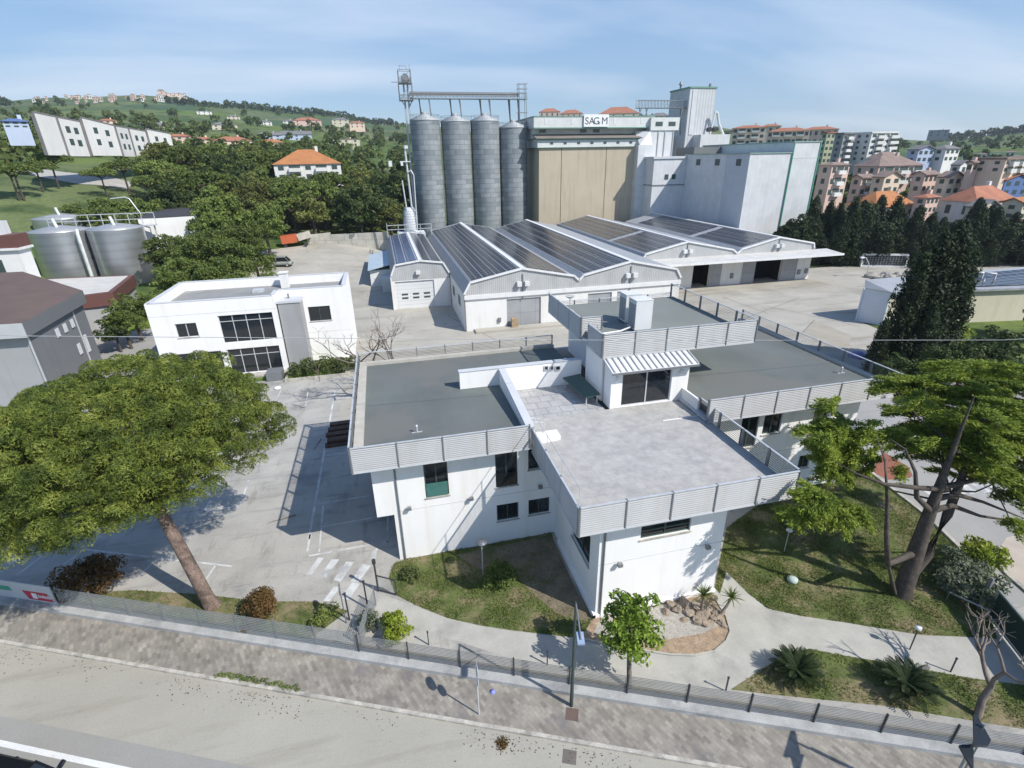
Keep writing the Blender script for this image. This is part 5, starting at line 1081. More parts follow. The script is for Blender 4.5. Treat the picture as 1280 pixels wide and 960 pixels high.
for s_ in range(3):
    reg(f'blob{s_}', proto_round(G_CYP, 150 + s_, 12, 3.9, 5.6, 120, 1.0, 60, .5, low=-.9), BARKD)
    reg(f'round{s_}', proto_round(G_OAK, 20 + s_, 9.5, 4.2, 3.9), BARKD); reg(f'dark{s_}', proto_round(G_DARK, 40 + s_, 10, 4.2, 4.4), BARKD); reg(f'yel{s_}', proto_round(G_YEL, 160 + s_, 9, 4.0, 3.6, 70, .8, 50, .42), BARKD); reg(f'umb{s_}', proto_umbrella(G_OAK, 60 + s_), BARKD)
    reg(f'cyp{s_}', proto_cone(G_CYP, 80 + s_, 14, 1.75, 190, .6, 50, .36), BARKD); reg(f'con{s_}', proto_cone(G_CYP, 90 + s_, 15, 3.6, 230, .85, 46, .5, .7), BARKD)
    reg(f'fine{s_}', proto_round(G_OAK, 120 + s_, 9.5, 4.2, 4.1, 110, .75, 60, .34), BARKD)
reg('olive', proto_round(G_OLIVE, 33, 5, 2.4, 2.0, 36, .7, 40, .32), TWIG); reg('lime', proto_round(G_LIME, 35, 4, 2.0, 1.8, 40, .6, 46, .28), TWIG)
def tree(kind, loc, sc, label, group=None, name='tree', cat='tree', rz=None, sz=None):
    t = thing(name, label, cat, loc, group); me, tm = PROTO[kind]
    c = bpy.data.objects.new('crown', me); C.objects.link(c); c.parent = t; k = bpy.data.objects.new('trunk', tm); C.objects.link(k); k.parent = t
    t.rotation_euler = (0, 0, rnd.uniform(0, 6.28) if rz is None else rz); t.scale = (sc, sc, sc * (sz or rnd.uniform(.9, 1.12))); return t

# wood left of the silos: rows of trees by distance
def pick(*ks): return rnd.choice(ks) + str(rnd.randrange(3))
# near row just behind the white building
near = [(-31.5, 88, 'fine', .95), (-35, 98, 'fine', 1.1), (-26.5, 86, 'fine', 1.0), (-22.5, 83, 'fine', .86), (-29.5, 93, 'fine', 1.1), (-24.5, 92, 'fine', 1.1), (-29.5, 103, 'fine', 1.15), (-22.5, 99, 'fine', .95), (-26, 110, 'fine', 1.15), (-24, 121, 'fine', 1.15), (-32, 113, 'fine', 1.2), (-30, 122, 'fine', 1.2), (-19.5, 91, 'fine', .62), (-33.0, 101, 'fine', 1.0)]
near.sort(key=lambda q: q[0] / q[1])
for i, (x, y, k, s_) in enumerate(near):
    tree(k + str(i % 3), (x, y, TZ(x, y)), s_, f'dense bushy tree close behind the white cubic building, {ordw(i)} from the left', 'trees close behind the white building')
pts = []
def far_enough(x, y, d): return all((x - a) ** 2 + (y - b) ** 2 > d * d for a, b in pts)
cand = []
for r0, r1, p0, p1, dd, nn in ((116, 150, 200, 300, 6.0, 12), (132, 165, 300, 505, 5.0, 56), (150, 205, 170, 505, 6.5, 80)):
    for _ in range(900):
        if nn <= 0: break
        r_ = rnd.uniform(r0, r1); px = rnd.uniform(p0, p1); q = polar(px, r_)
        if q[0] > 2 and q[1] < 150: continue
        if -31 < q[0] < 8 and q[1] < 133: continue
        if r_ < 135 and px < 260 and px > 140 and 116 < r_ < 152: continue
        if q[0] < -38 and q[1] < 112: continue
        if far_enough(q[0], q[1], dd): pts.append((q[0], q[1])); cand.append((px, r_, q)); nn -= 1
cand.sort(key=lambda c: c[0])
for i, (px, r_, q) in enumerate(cand):
    k = pick('round', 'yel', 'round', 'yel', 'dark', 'umb') if px < 420 else pick('dark', 'dark', 'round', 'yel')
    tree(k, q, rnd.uniform(1.0, 1.4), f'{"flat-topped green pine" if k[:3] == "umb" else "dark green broadleaf tree" if k[:4] == "dark" else "yellowish green broadleaf tree" if k[:3] == "yel" else "mid green broadleaf tree"} in the wood left of the silos, {ordw(i)} counting from the left', 'trees in the wood left of the silos')
# umbrella pines and shrubs along the hillside road at the far left
hp = [(12, 222, 1.0), (40, 226, .9), (62, 232, 1.0), (5, 240, .9), (120, 232, .9), (150, 236, 1.1), (178, 238, 1.0), (200, 240, 1.05), (228, 243, 1.0)]
for i, (px, y_, s_) in enumerate(hp):
    q = polar(px, 158 + (i % 3) * 9); tree(f'umb{i % 3}', q, s_ * .85, f'umbrella pine beside the road climbing at the far left, {ordw(i)} from the left', 'umbrella pines along the hillside road')
for i, (px, r_, s_) in enumerate(((52, 128, .5), (95, 128, .75), (108, 134, .8), (125, 130, .7), (140, 134, .9), (158, 133, .8), (170, 138, .7), (70, 140, .5))):
    tree(f'round{i % 3}', polar(px, r_), s_, f'grey-green bush on the slope above the steel tanks, {ordw(i)} from the left', 'bushes on the slope above the tanks', 'shrub', 'shrub')
# dark conifer hedge at the back right
hl = []
for r_, n_, k_ in ((0, 26, 2.3), (3.2, 26, 2.3), (6.5, 22, 2.7)):
    for i in range(n_): hl.append((82.5 + r_ * .5 + i * k_ + rnd.uniform(-.6, .6), 94 - i * k_ * .32 + r_ + rnd.uniform(-.9, .9)))
hl.sort(key=lambda q: q[0] / q[1])
for i, (x, y) in enumerate(hl):
    tree(pick('con', 'blob', 'blob'), (x, y, 0), rnd.uniform(.60, .86), f'very dark conifer in the tall hedge behind the rear yard, {ordw(i)} from the left', 'dark conifers in the hedge behind the yard', 'conifer')
# cypress clump by the cream shed
cl = [(49.0, 40.4, 'cyp0', .42), (51.4, 40.2, 'cyp1', .70), (52.8, 41.4, 'cyp2', .86), (54.3, 41.0, 'cyp0', .98), (56.4, 41.4, 'cyp1', 1.02), (52.6, 38.8, 'cyp2', .55), (58.0, 41.0, 'cyp0', .90)]
for i, (x, y, k, s_) in enumerate(cl):
    t = tree(k, (x, y, 0), s_, f'dark pointed cypress in front of the cream shed, {ordw(i)} from the left', 'cypress clump by the cream shed', 'cypress', 'cypress', sz=1.05); t.scale = (s_ * 1.2, s_ * 1.2, s_ * 1.05)
oth = [(73.5, 41.0, 'blob0', .62, 'dark round pine in front of the cream shed at the right photo edge'), (79, 43, 'blob1', .8, 'larger dark round pine at the right photo edge by the cream shed'),
       (62.5, 43.5, 'lime', 1.0, 'bright lime green shrub below the cream shed wall'), (60.5, 44.2, 'lime', .8, 'smaller lime green shrub beside the cypress clump'), (47.5, 36.5, 'dark2', .45, 'low dark bush beside the right end of the office roof'), (50, 35, 'dark0', .5, 'low dark bush between office roof and cypress clump'),
       (54.5, 35.5, 'dark1', .55, 'low dark bush in front of the cypress clump'), (59, 36, 'dark2', .62, 'dark bush right of the cypress clump near the cedar top'), (65, 35, 'dark0', .5, 'dark bush below the dark round pines'), (69.5, 36.5, 'dark1', .7, 'dark bush at the right photo edge above the cedar')]
for x, y, k, s_, lab in oth: tree(k, (x, y, 0), s_, lab, name='shrub' if s_ < .8 or k == 'lime' else 'tree', cat='shrub' if s_ < .8 or k == 'lime' else 'tree')

# distant woods and hedgerows: one mass
def woodland(name, spots, mat, per=40, size=1.5):
    P = []; R = []
    for (x, y, r_) in spots:
        z = TZ(x, y)
        for k in range(3): P.append((x + rnd.uniform(-.5, .5) * r_, y + rnd.uniform(-.5, .5) * r_, z + r_ * (.4 + .35 * k))); R.append(r_ * rnd.uniform(.55, .85))
    V, Fq = puffs_leaves(np.array(P), np.array(R), per, size, .7, .85); o = bpy.data.objects.new(name, fast_mesh(name, V, Fq, mat)); C.objects.link(o); o['kind'] = 'stuff'; return o
sp = []
for _ in range(560):
    px = rnd.uniform(-120, 520); r_ = rnd.choice([rnd.uniform(205, 330), rnd.uniform(205, 330), rnd.uniform(330, 620), rnd.uniform(600, 1300)])
    q = polar(px, r_)
    if r_ < 260 and 20 < px < 240: continue
    if r_ < 330 and rnd.random() < .45: continue
    if 215 < px < 345 and r_ > 600 and rnd.random() < .7: continue
    sp.append((q[0], q[1], rnd.uniform(2.2, 4.5) * (1 if r_ < 400 else 1.25)))
tag(woodland('far_wood', sp, G_OAK, 26, 2.0), 'far green woods and hedgerows scattered over the left hillside', 'woodland')
sp = []
for _ in range(380):
    px = rnd.uniform(640, 1500); r_ = rnd.choice([rnd.uniform(190, 300), rnd.uniform(300, 700), rnd.uniform(600, 1100)]); q = polar(px, r_); sp.append((q[0], q[1], rnd.uniform(1.8, 3.6) * (1 if r_ < 400 else 1.3)))
tag(woodland('far_wood', sp, G_DARK, 22, 1.8), 'far dark trees between the houses and on the right-hand hill', 'woodland')
sp = []
for _ in range(150):
    px = rnd.uniform(1000, 1290); r_ = rnd.uniform(150, 260); q = polar(px, r_); sp.append((q[0], q[1], rnd.uniform(1.4, 2.6)))
for _ in range(120):
    px = rnd.uniform(150, 515); r_ = rnd.uniform(225, 420); q = polar(px, r_); sp.append((q[0], q[1], rnd.uniform(1.6, 3.0)))
tag(woodland('garden_trees', sp, G_OAK, 34, 1.3), 'green garden trees and bushes filling the gaps between the hillside houses', 'woodland')
# row of trees along both skylines
sp = [(*polar(px, 1090)[:2], rnd.uniform(4, 8)) for px in list(np.linspace(-60, 36, 26)) + list(np.linspace(228, 500, 60))] + [(*polar(px, 1080)[:2], rnd.uniform(4, 8)) for px in np.linspace(1165, 1300, 30)] + [(*polar(px, 690)[:2], rnd.uniform(3, 5)) for px in (665, 690, 738, 745, 760, 802)]
tag(woodland('skyline_trees', sp, G_DARK, 30, 3.0), 'line of small dark trees along the far hill crests', 'woodland')

# ------------------------------------------------------------------ HOUSES
TERRA = stripes('terracotta_tiles', (.38, .155, .09), .6, .3, 'u', .85, dark=.8, var=.2); ORANGE = stripes('orange_tiles', (.42, .175, .065), .6, .25, 'u', .85, dark=.85, var=.12)
BRTILE = stripes('brown_tiles', (.25, .185, .155), .6, .3, 'u', .9, dark=.8, var=.2); GRTILE = stripes('grey_tiles', (.19, .185, .185), .6, .3, 'u', .9, dark=.8, var=.15)
PINKW = surf('pink_render', (.66, .48, .41), .9, .08, .3, streak=.12); PEACH = surf('peach_render', (.74, .58, .46), .9, .07, .3, streak=.1); CREAM = surf('cream_wall', (.62, .57, .44), .9, .07, .3, streak=.12); GREYW = surf('grey_wall', (.30, .30, .31), .9, .07, .3); BLUEW = surf('blue_wall', (.10, .17, .36), .8, .07, .3); LTBLUE = surf('pale_blue_wall', (.45, .52, .66), .9, .06, .3); BLUER = plain('blue_roof', (.10, .15, .32), .6); WHITEH = surf('white_house_wall', (.72, .71, .68), .9, .06, .3, streak=.1); GREENW = surf('olive_wall', (.42, .45, .30), .9, .07, .3)
def house(x0, x1, ye, yb, dist, wall, roof, label, name='house', kind='hip', rot=None, floors=2, depth=None, rh=.25, cols=4, balcony=0, chim=True, group=None, flatz=None):
    """house seen between picture columns x0..x1, eaves at row ye and foot at row yb, at a given distance"""
    pc = (x0 + x1) / 2
    if dist >= 250 and x1 < 520:
        p_ = hit(pc, yb - .5, 150); dist = min(dist * 1.6, max(dist * .6, math.hypot(p_[0], p_[1])))
    d = ray(pc, (ye + yb) / 2); h = math.hypot(d[0], d[1]); ux, uy = d[0] / h, d[1] / h; cx, cy = ux * dist, uy * dist
    W_ = (x1 - x0) / F * dist * .98 / math.sqrt(1 + (d[0] * 0) ** 2) * abs(1 / np.linalg.norm(ray(pc, ye)[:2])) * 1.0
    if rot is None and x0 > 1000 and dist < 300: rot = rnd.uniform(-.05, .22)
    W_ = np.linalg.norm((ray(x1, ye) / np.linalg.norm(ray(x1, ye)[:2]) - ray(x0, ye) / np.linalg.norm(ray(x0, ye)[:2]))[:2]) * dist
    zE = CAMH + dist * ray(pc, ye)[2] / h; zB = CAMH + dist * ray(pc, yb)[2] / h; D_ = depth or W_ * .6
    if rot is not None:
        dl = abs(rot - math.atan2(-ux, uy)); D_ = min(D_, W_ * .55); W_ = max((W_ - D_ * math.sin(dl)) / max(.5, math.cos(dl)), W_ * .6); sh_ = D_ * math.sin(dl) / 2; cx += uy * sh_; cy -= ux * sh_
    ang = math.atan2(-ux, uy) if rot is None else rot      # local x across the view, y away
    t = thing(name, label, name.replace('_', ' '), (0, 0, 0), group); t.location = (cx, cy, zB); t.rotation_euler = (0, 0, ang); ORG[t.name] = (0, 0, 0)
    hz = zE - zB; w2 = W_ / 2; b = MB(); b.box(-w2, w2, 0, D_, -4, hz)
    if kind == 'gable_front': b.add([(-w2, 0, hz), (w2, 0, hz), (0, 0, hz + W_ * rh * .8), (-w2, D_, hz), (w2, D_, hz), (0, D_, hz + W_ * rh * .8)], [(0, 1, 2), (5, 4, 3)])
    if kind == 'gable': b.add([(-w2, 0, hz), (-w2, D_, hz), (-w2, D_ / 2, hz + D_ * rh), (w2, 0, hz), (w2, D_, hz), (w2, D_ / 2, hz + D_ * rh)], [(0, 2, 1), (3, 4, 5)])
    b.build('wall', wall, t); e = .45; b = MB(); k = D_ * rh
    if kind == 'hip':
        rx = max(0, w2 - D_ / 2); b.add([(-w2 - e, -e, hz), (w2 + e, -e, hz), (w2 + e, D_ + e, hz), (-w2 - e, D_ + e, hz), (-rx, D_ / 2, hz + k), (rx + .01, D_ / 2, hz + k)], [(0, 1, 5, 4), (1, 2, 5), (2, 3, 4, 5), (3, 0, 4), (0, 3, 2, 1)])
    elif kind == 'gable':
        b.add([(-w2 - e, -e, hz - .1), (w2 + e, -e, hz - .1), (w2 + e, D_ / 2, hz + k), (-w2 - e, D_ / 2, hz + k), (w2 + e, D_ + e, hz - .1), (-w2 - e, D_ + e, hz - .1), (-w2 - e, -e, hz + .15), (w2 + e, -e, hz + .15), (w2 + e, D_ / 2, hz + k + .25), (-w2 - e, D_ / 2, hz + k + .25), (w2 + e, D_ + e, hz + .15), (-w2 - e, D_ + e, hz + .15)],
              [(0, 3, 2, 1), (3, 5, 4, 2), (6, 7, 8, 9), (9, 8, 10, 11), (0, 1, 7, 6), (1, 2, 8, 7), (2, 4, 10, 8), (3, 0, 6, 9), (5, 3, 9, 11)])
    elif kind == 'gable_front':
        k2 = W_ * rh * .8; b.add([(-w2 - e, -e, hz - .15), (0, -e, hz + k2), (0, D_, hz + k2), (-w2 - e, D_, hz - .15), (w2 + e, -e, hz - .15), (w2 + e, D_, hz - .15), (-w2 - e, -e, hz + .1), (0, -e, hz + k2 + .25), (0, D_, hz + k2 + .25), (-w2 - e, D_, hz + .1), (w2 + e, -e, hz + .1), (w2 + e, D_, hz + .1)],
              [(0, 1, 2, 3), (1, 4, 5, 2), (6, 9, 8, 7), (7, 8, 11, 10), (0, 6, 7, 1), (1, 7, 10, 4), (0, 3, 9, 6), (4, 10, 11, 5)])
    else:
        b.box(-w2 - .25, w2 + .25, -.25, D_ + .25, hz, hz + .5)
    rf = b.build('roof', roof, t)
    if chim:
        b = MB(); b.box(w2 * .3, w2 * .3 + .8, D_ * .5, D_ * .5 + .8, hz + .3, hz + (k if kind != 'flat' else .8) + .9); b.build('chimney', wall, rf)
    for f in range(floors):
        z0 = hz * (f + .32) / floors; z1 = hz * (f + .80) / floors
        for c in range(cols):
            xx = -w2 + W_ * (c + .5) / cols; ww = min(.75, W_ / cols * .28)
            if balcony and c % 2 == balcony % 2:
                b = MB(); b.box(xx - ww * 2, xx + ww * 2, -.06, -.005, z0 - .3, z1 + .2); wn_ = b.build('window', DKFR, t)
                b = MB(); b.box(xx - ww * 2.2, xx + ww * 2.2, -1.0, -.07, z0 - .45, z0 + .5); b.build('balcony', WHITEH, t); continue
            b = MB(); b.box(xx - ww, xx + ww, -.06, -.005, z0, z1); b.build('window', DKFR, t)
    if rot is not None:                                              # windows on the visible left side
        for f in range(floors):
            z0 = hz * (f + .32) / floors; z1 = hz * (f + .78) / floors
            for c in range(max(1, min(3, int(D_ / 3.2)))):
                yy = D_ * (c + .5) / max(1, min(3, int(D_ / 3.2))); b = MB(); b.box(-w2 - .06, -w2 - .005, yy - .55, yy + .55, z0, z1); b.build('window', DKFR, t)
    return t
# right-hand quarter
house(1020, 1058, 206, 248, 175, PINKW, BRTILE, 'pink three-storey house with brown roof at the right end of the white store', floors=3, cols=3, balcony=1, kind='hip', rh=.18)
house(1064, 1150, 207, 232, 205, PINKW, BRTILE, 'long brown-roofed pink house behind the orange roof', kind='hip', rh=.30, cols=6, balcony=1, depth=9)
house(1080, 1128, 198, 212, 225, WHITEH, BRTILE, 'pale house with big brown roof above the long pink house', kind='hip', rh=.34, floors=1, cols=4, depth=9)
house(1088, 1124, 221, 243, 185, PEACH, BRTILE, 'peach gabled house front just above the orange roof', kind='gable_front', rh=.28, floors=2, cols=2, chim=False)
house(1062, 1090, 222, 246, 188, PINKW, BRTILE, 'brown-roofed pink house with dark loggia between pink tower house and peach gable', kind='gable', floors=2, cols=2, balcony=1)
house(1138, 1170, 218, 242, 190, PINKW, BRTILE, 'brown-roofed house with red shutters left of the second peach gable', kind='gable', floors=2, cols=3)
house(1168, 1200, 221, 245, 187, PEACH, BRTILE, 'peach gabled house second from the left among the gables', kind='gable_front', rh=.28, cols=2, chim=False)
house(1192, 1228, 217, 236, 195, PEACH, BRTILE, 'peach house with brown roof left of the blue house', kind='hip', cols=3, rh=.2)
house(1226, 1285, 224, 246, 190, BLUEW, TERRA, 'bright blue house with red roof edge at the right photo edge', kind='gable_front', rh=.16, cols=3, chim=False)
house(1054, 1142, 257, 280, 160, CREAM, ORANGE, 'cream house under a large bright orange hip roof above the dark hedge', kind='hip', rh=.42, cols=5, depth=9, floors=1)
house(1140, 1172, 246, 268, 162, PINKW, TERRA, 'pinkish low house with chimneys right of the orange roof', kind='hip', rh=.25, cols=3)
house(1172, 1266, 250, 274, 168, WHITEH, TERRA, 'white house under a wide red hip roof at the right', kind='hip', rh=.42, cols=5, depth=9.5, floors=1)
house(1204, 1246, 258, 280, 158, CREAM, GRTILE, 'pale cream gabled house before the red hip roof', kind='gable_front', rh=.3, cols=2, chim=False)
house(1246, 1300, 253, 275, 165, CREAM, ORANGE, 'low cream house with orange roof cut by the right photo edge', kind='gable', cols=3)
house(1133, 1166, 187, 204, 215, LTBLUE, GRTILE, 'pale blue-grey gabled house in front of the green right hill', kind='gable_front', rh=.22, cols=3, chim=False)
house(1164, 1198, 186, 203, 220, WHITEH, GRTILE, 'white house with grey roof right of the pale blue gable', kind='hip', rh=.28, cols=3)
house(1216, 1300, 199, 216, 190, PEACH, BRTILE, 'long three-storey peach and white terraced block at the right photo edge', kind='flat', floors=2, cols=8, balcony=1, chim=False, name='apartment_block')
house(1208, 1222, 203, 216, 186, BRTILE and PINKW, BRTILE, 'small brown-roofed house at the left end of the peach terraced block', kind='gable', cols=1, floors=1)
house(1186, 1210, 206, 220, 206, WHITEH, GRTILE, 'white gable wall behind the second peach gable', kind='gable_front', rh=.3, cols=1, floors=1, chim=False)
house(1066, 1118, 167, 202, 240, WHITEH, WHITEH, 'tall white apartment block with balconies right of the grey one', kind='flat', floors=5, cols=4, balcony=1, chim=False, name='apartment_block')
house(1040, 1066, 168, 206, 236, GREYW, GRTILE, 'tall grey apartment block with white balconies', kind='flat', floors=5, cols=3, balcony=1, chim=False, name='apartment_block')
house(1024, 1041, 167, 205, 246, GREENW, TERRA, 'tall olive-cream apartment block nearest the white store', kind='flat', floors=5, cols=2, chim=False, name='apartment_block')
house(957, 1010, 164, 190, 330, PEACH, TERRA, 'long peach apartment house above the roof of the white store', kind='hip', floors=3, cols=7, balcony=1, rh=.15, name='apartment_block')
house(1000, 1046, 162, 182, 380, PINKW, TERRA, 'pink red-roofed row houses on the rise left of the olive block', kind='hip', floors=2, cols=6, rh=.15, name='row_house')
house(914, 956, 160, 182, 300, PEACH, TERRA, 'peach apartment house with loggias right beside the grey tower', kind='hip', floors=3, cols=5, balcony=1, rh=.14, name='apartment_block')
house(902, 915, 165, 185, 290, GREENW, BRTILE, 'narrow green house wedged beside the grey tower', kind='flat', floors=3, cols=1, chim=False)
house(950, 975, 158, 176, 420, CREAM, TERRA, 'small red-roofed house on the rise behind the white store', kind='hip', cols=3, rh=.2)
for i, (a, b_, c_, lab) in enumerate(((674, 700, 140, 'pink villa with red roof left above the long sign'), (700, 728, 142, 'second pink villa with red roof above the long sign'), (748, 798, 143, 'long red-roofed house above the right end of the long sign'), (812, 836, 145, 'grey-roofed house under the roof conveyor'))):
    house(a, b_, c_ if i != 2 else 142, 156, 640, PINKW if i < 2 else CREAM, GRTILE if i == 3 else TERRA, lab, kind='hip', rh=.28, cols=4, floors=2)
house(1160, 1186, 163, 171, 900, GREYW, GRTILE, 'lone grey villa on the crest of the right-hand hill', kind='flat', floors=2, cols=3)
for i in range(9):
    px = 1208 + i * 9 + rnd.uniform(-2, 2); y_ = rnd.uniform(190, 198); house(px - 6, px + 6, y_, y_ + 7, 330, rnd.choice([WHITEH, CREAM, WHITEH]), rnd.choice([GRTILE, BRTILE]), f'small pale house below the green right hill, {ordw(i)} from the left', kind='hip', cols=2, floors=1, group='small houses below the right hill', chim=False)
# left side: white row block, villa, hillside houses
rbk = [((40, 70), (141, 147), (182, 184), 168), ((70, 100), (147, 153), (184, 184), 176), ((100, 143), (147.5, 158), (184, 186), 184), ((143, 160), (158, 161), (186, 187), 196), ((160, 182), (161, 165), (187, 188), 206), ((182, 213), (162, 168), (188, 188), 216)]
rw = thing('row_block', 'long stepped white row block with slanted roof line on the left hillside', 'row block', (0, 0, 0))
for kseg, ((xa, xb), (ya, yb_), (ba, bb_), r_) in enumerate(rbk):
    pa, pb = ray(xa, ya), ray(xb, yb_); qa, qb = ray(xa + 8, ba), ray(xb + 6, bb_)
    A = pa / math.hypot(*pa[:2]) * r_; B_ = pb / math.hypot(*pb[:2]) * (rbk[kseg + 1][3] if kseg + 1 < len(rbk) else 228); A = (A[0], A[1], A[2] + CAMH); B_ = (B_[0], B_[1], B_[2] + CAMH); zb_ = CAMH + r_ * qa[2] / math.hypot(*qa[:2]) - 2
    dv = np.array([A[0] + B_[0], A[1] + B_[1]]); dv = dv / np.linalg.norm(dv) * 11
    b = MB(); b.add([(A[0], A[1], zb_), (B_[0], B_[1], zb_), (B_[0], B_[1], B_[2]), (A[0], A[1], A[2]), (A[0] + dv[0], A[1] + dv[1], zb_), (B_[0] + dv[0], B_[1] + dv[1], zb_), (B_[0] + dv[0], B_[1] + dv[1], B_[2]), (A[0] + dv[0], A[1] + dv[1], A[2])],
                    [(0, 1, 2, 3), (4, 7, 6, 5), (3, 2, 6, 7), (0, 3, 7, 4), (1, 5, 6, 2)]); b.build('wall', WHITEH, rw)
    b = MB(); P8 = [(A[0], A[1]), (B_[0], B_[1]), (B_[0] + dv[0], B_[1] + dv[1]), (A[0] + dv[0], A[1] + dv[1])]; Z8 = [A[2], B_[2], B_[2], A[2]]; b.add([(*p, z + .02) for p, z in zip(P8, Z8)] + [(*p, z + .45) for p, z in zip(P8, Z8)], [(0, 3, 2, 1), (4, 5, 6, 7), (0, 1, 5, 4), (1, 2, 6, 5), (2, 3, 7, 6), (3, 0, 4, 7)]); b.build('roof', GRTILE, rw)
    U = (np.array(B_) - np.array(A)) / np.linalg.norm(np.array(B_) - np.array(A)); Nn = -np.array([dv[0], dv[1], 0]) / 11; L = np.linalg.norm(np.array(B_) - np.array(A))
    b = MB(); b.bar(tuple(np.array((A[0], A[1], zb_)) + Nn * .1), tuple(np.array(A) + Nn * .1), .5); b.build('buttress', GRTILE, rw)
    if xa > 60:
        for fx in ((.35, .7) if L > 8 else (.5,)):
            for dz in (2.2, 5.0):
                c0_ = np.array(A) + U * L * fx + Nn * .06; zz = A[2] + (B_[2] - A[2]) * fx - dz
                b = MB(); b.bar((c0_[0] - U[0] * .8, c0_[1] - U[1] * .8, zz), (c0_[0] + U[0] * .8, c0_[1] + U[1] * .8, zz), .1, 1.4); b.build('window', DKFR, rw)
house(344, 428, 205, 226, 170, WHITEH, ORANGE, 'white villa with orange hip roof standing in the wood left of the silos', kind='hip', rh=.28, cols=5, depth=14, name='villa', balcony=1, floors=2)
house(4, 36, 152, 160, 190, LTBLUE, BLUER, 'pale blue house with blue roof left of the white row block', kind='hip', rh=.25, cols=3)
hs0 = [(124, 147, 149, 158, 300, PEACH, TERRA, 'small red-roofed house behind the white row block', 'hip'), (178, 217, 155, 166, 330, WHITEH, GRTILE, 'white villa with broad pale roof above the end of the row block', 'gable'), (210, 240, 168, 180, 260, PINKW, TERRA, 'pink house with terracotta roof right of the row block', 'hip'),
      (240, 268, 172, 183, 270, PEACH, TERRA, 'terracotta-roofed house left of the long red roof', 'hip'), (266, 316, 174, 184, 280, PEACH, TERRA, 'long low house with faded red roof above the wood', 'hip'), (265, 297, 154, 163, 420, CREAM, GRTILE, 'beige villa with wide flat eaves on the hillside', 'hip'), (246, 265, 138, 144, 700, WHITEH, GRTILE, 'tiny white villa high on the green hill', 'flat'),
      (325, 352, 167, 176, 330, LTBLUE, GRTILE, 'grey-roofed house above the villa with orange roof, left one', 'gable'), (352, 390, 166, 176, 335, LTBLUE, GRTILE, 'grey-roofed house above the villa with orange roof, right one', 'gable'), (320, 356, 176, 186, 250, PEACH, ORANGE, 'orange-roofed house just left above the villa', 'hip'),
      (416, 450, 172, 183, 260, CREAM, BRTILE, 'beige block half hidden by trees right above the villa', 'flat'), (366, 402, 149, 157, 460, PINKW, TERRA, 'pinkish hillside house with brown roof, middle of the slope', 'hip'), (415, 436, 148, 156, 480, CREAM, GRTILE, 'pale hillside house near the crest left of the silos', 'hip'), (437, 456, 152, 160, 430, PEACH, TERRA, 'peach hillside house nearest the silos', 'hip'), (322, 340, 151, 157, 500, WHITEH, GRTILE, 'small white hillside house left on the slope', 'hip'), (354, 368, 150, 156, 500, WHITEH, GRTILE, 'small white hillside house beside the pinkish one', 'hip'), (284, 300, 144, 150, 600, CREAM, GRTILE, 'tiny pale house below the far crest', 'hip')]
for a, b_, c_, d_, r_, wm, rm, lab, kd in hs0: house(a, b_, c_ + .22 * (d_ - c_), d_, r_, wm, rm, lab, kind=kd, cols=3, floors=2, rh=.2)
# hilltop town
twn = []
for i in range(44):
    px = rnd.uniform(38, 172) if i < 30 else rnd.uniform(172, 232)
    base = 128 - (px - 38) * .035 + rnd.uniform(-4, 5); twn.append((px, base))
twn.sort()
for i, (px, by) in enumerate(twn):
    hgt = rnd.uniform(3, 5.5); wd_ = rnd.uniform(3.5, 7)
    house(px - wd_ / 2, px + wd_ / 2, by - hgt, by + 1, 1150 + rnd.uniform(-40, 60), rnd.choice([CREAM, PEACH, WHITEH, PINKW]), rnd.choice([TERRA, BRTILE, GRTILE]), f'tiny pale house in the hilltop town at the upper left, {ordw(i)} from the left', kind='hip', cols=2, floors=1, group='houses of the hilltop town', chim=False)
house(198, 207, 114, 123, 1140, PINKW, BRTILE, 'tall dark church tower crowning the hilltop town', name='church_tower', kind='hip', floors=2, cols=1, rh=.5, chim=False)
house(206, 226, 117, 124, 1145, PEACH, TERRA, 'pinkish palace block beside the church tower on the hilltop', name='palace', kind='flat', floors=2, cols=4, chim=False)
# hillside road
mbR = MB(); up = [hit(x, y)[:2] for x, y in ((-60, 196), (0, 204), (60, 213), (110, 218), (166, 229))]; dn_ = [hit(x, y)[:2] for x, y in ((-60, 204), (0, 213), (50, 222), (100, 231), (160, 238))]
drape(mbR, up, dn_, 12, .12); struct(mbR.build('hill_road', surf('hill_road', (.42, .40, .36), .9, .1, .3)))
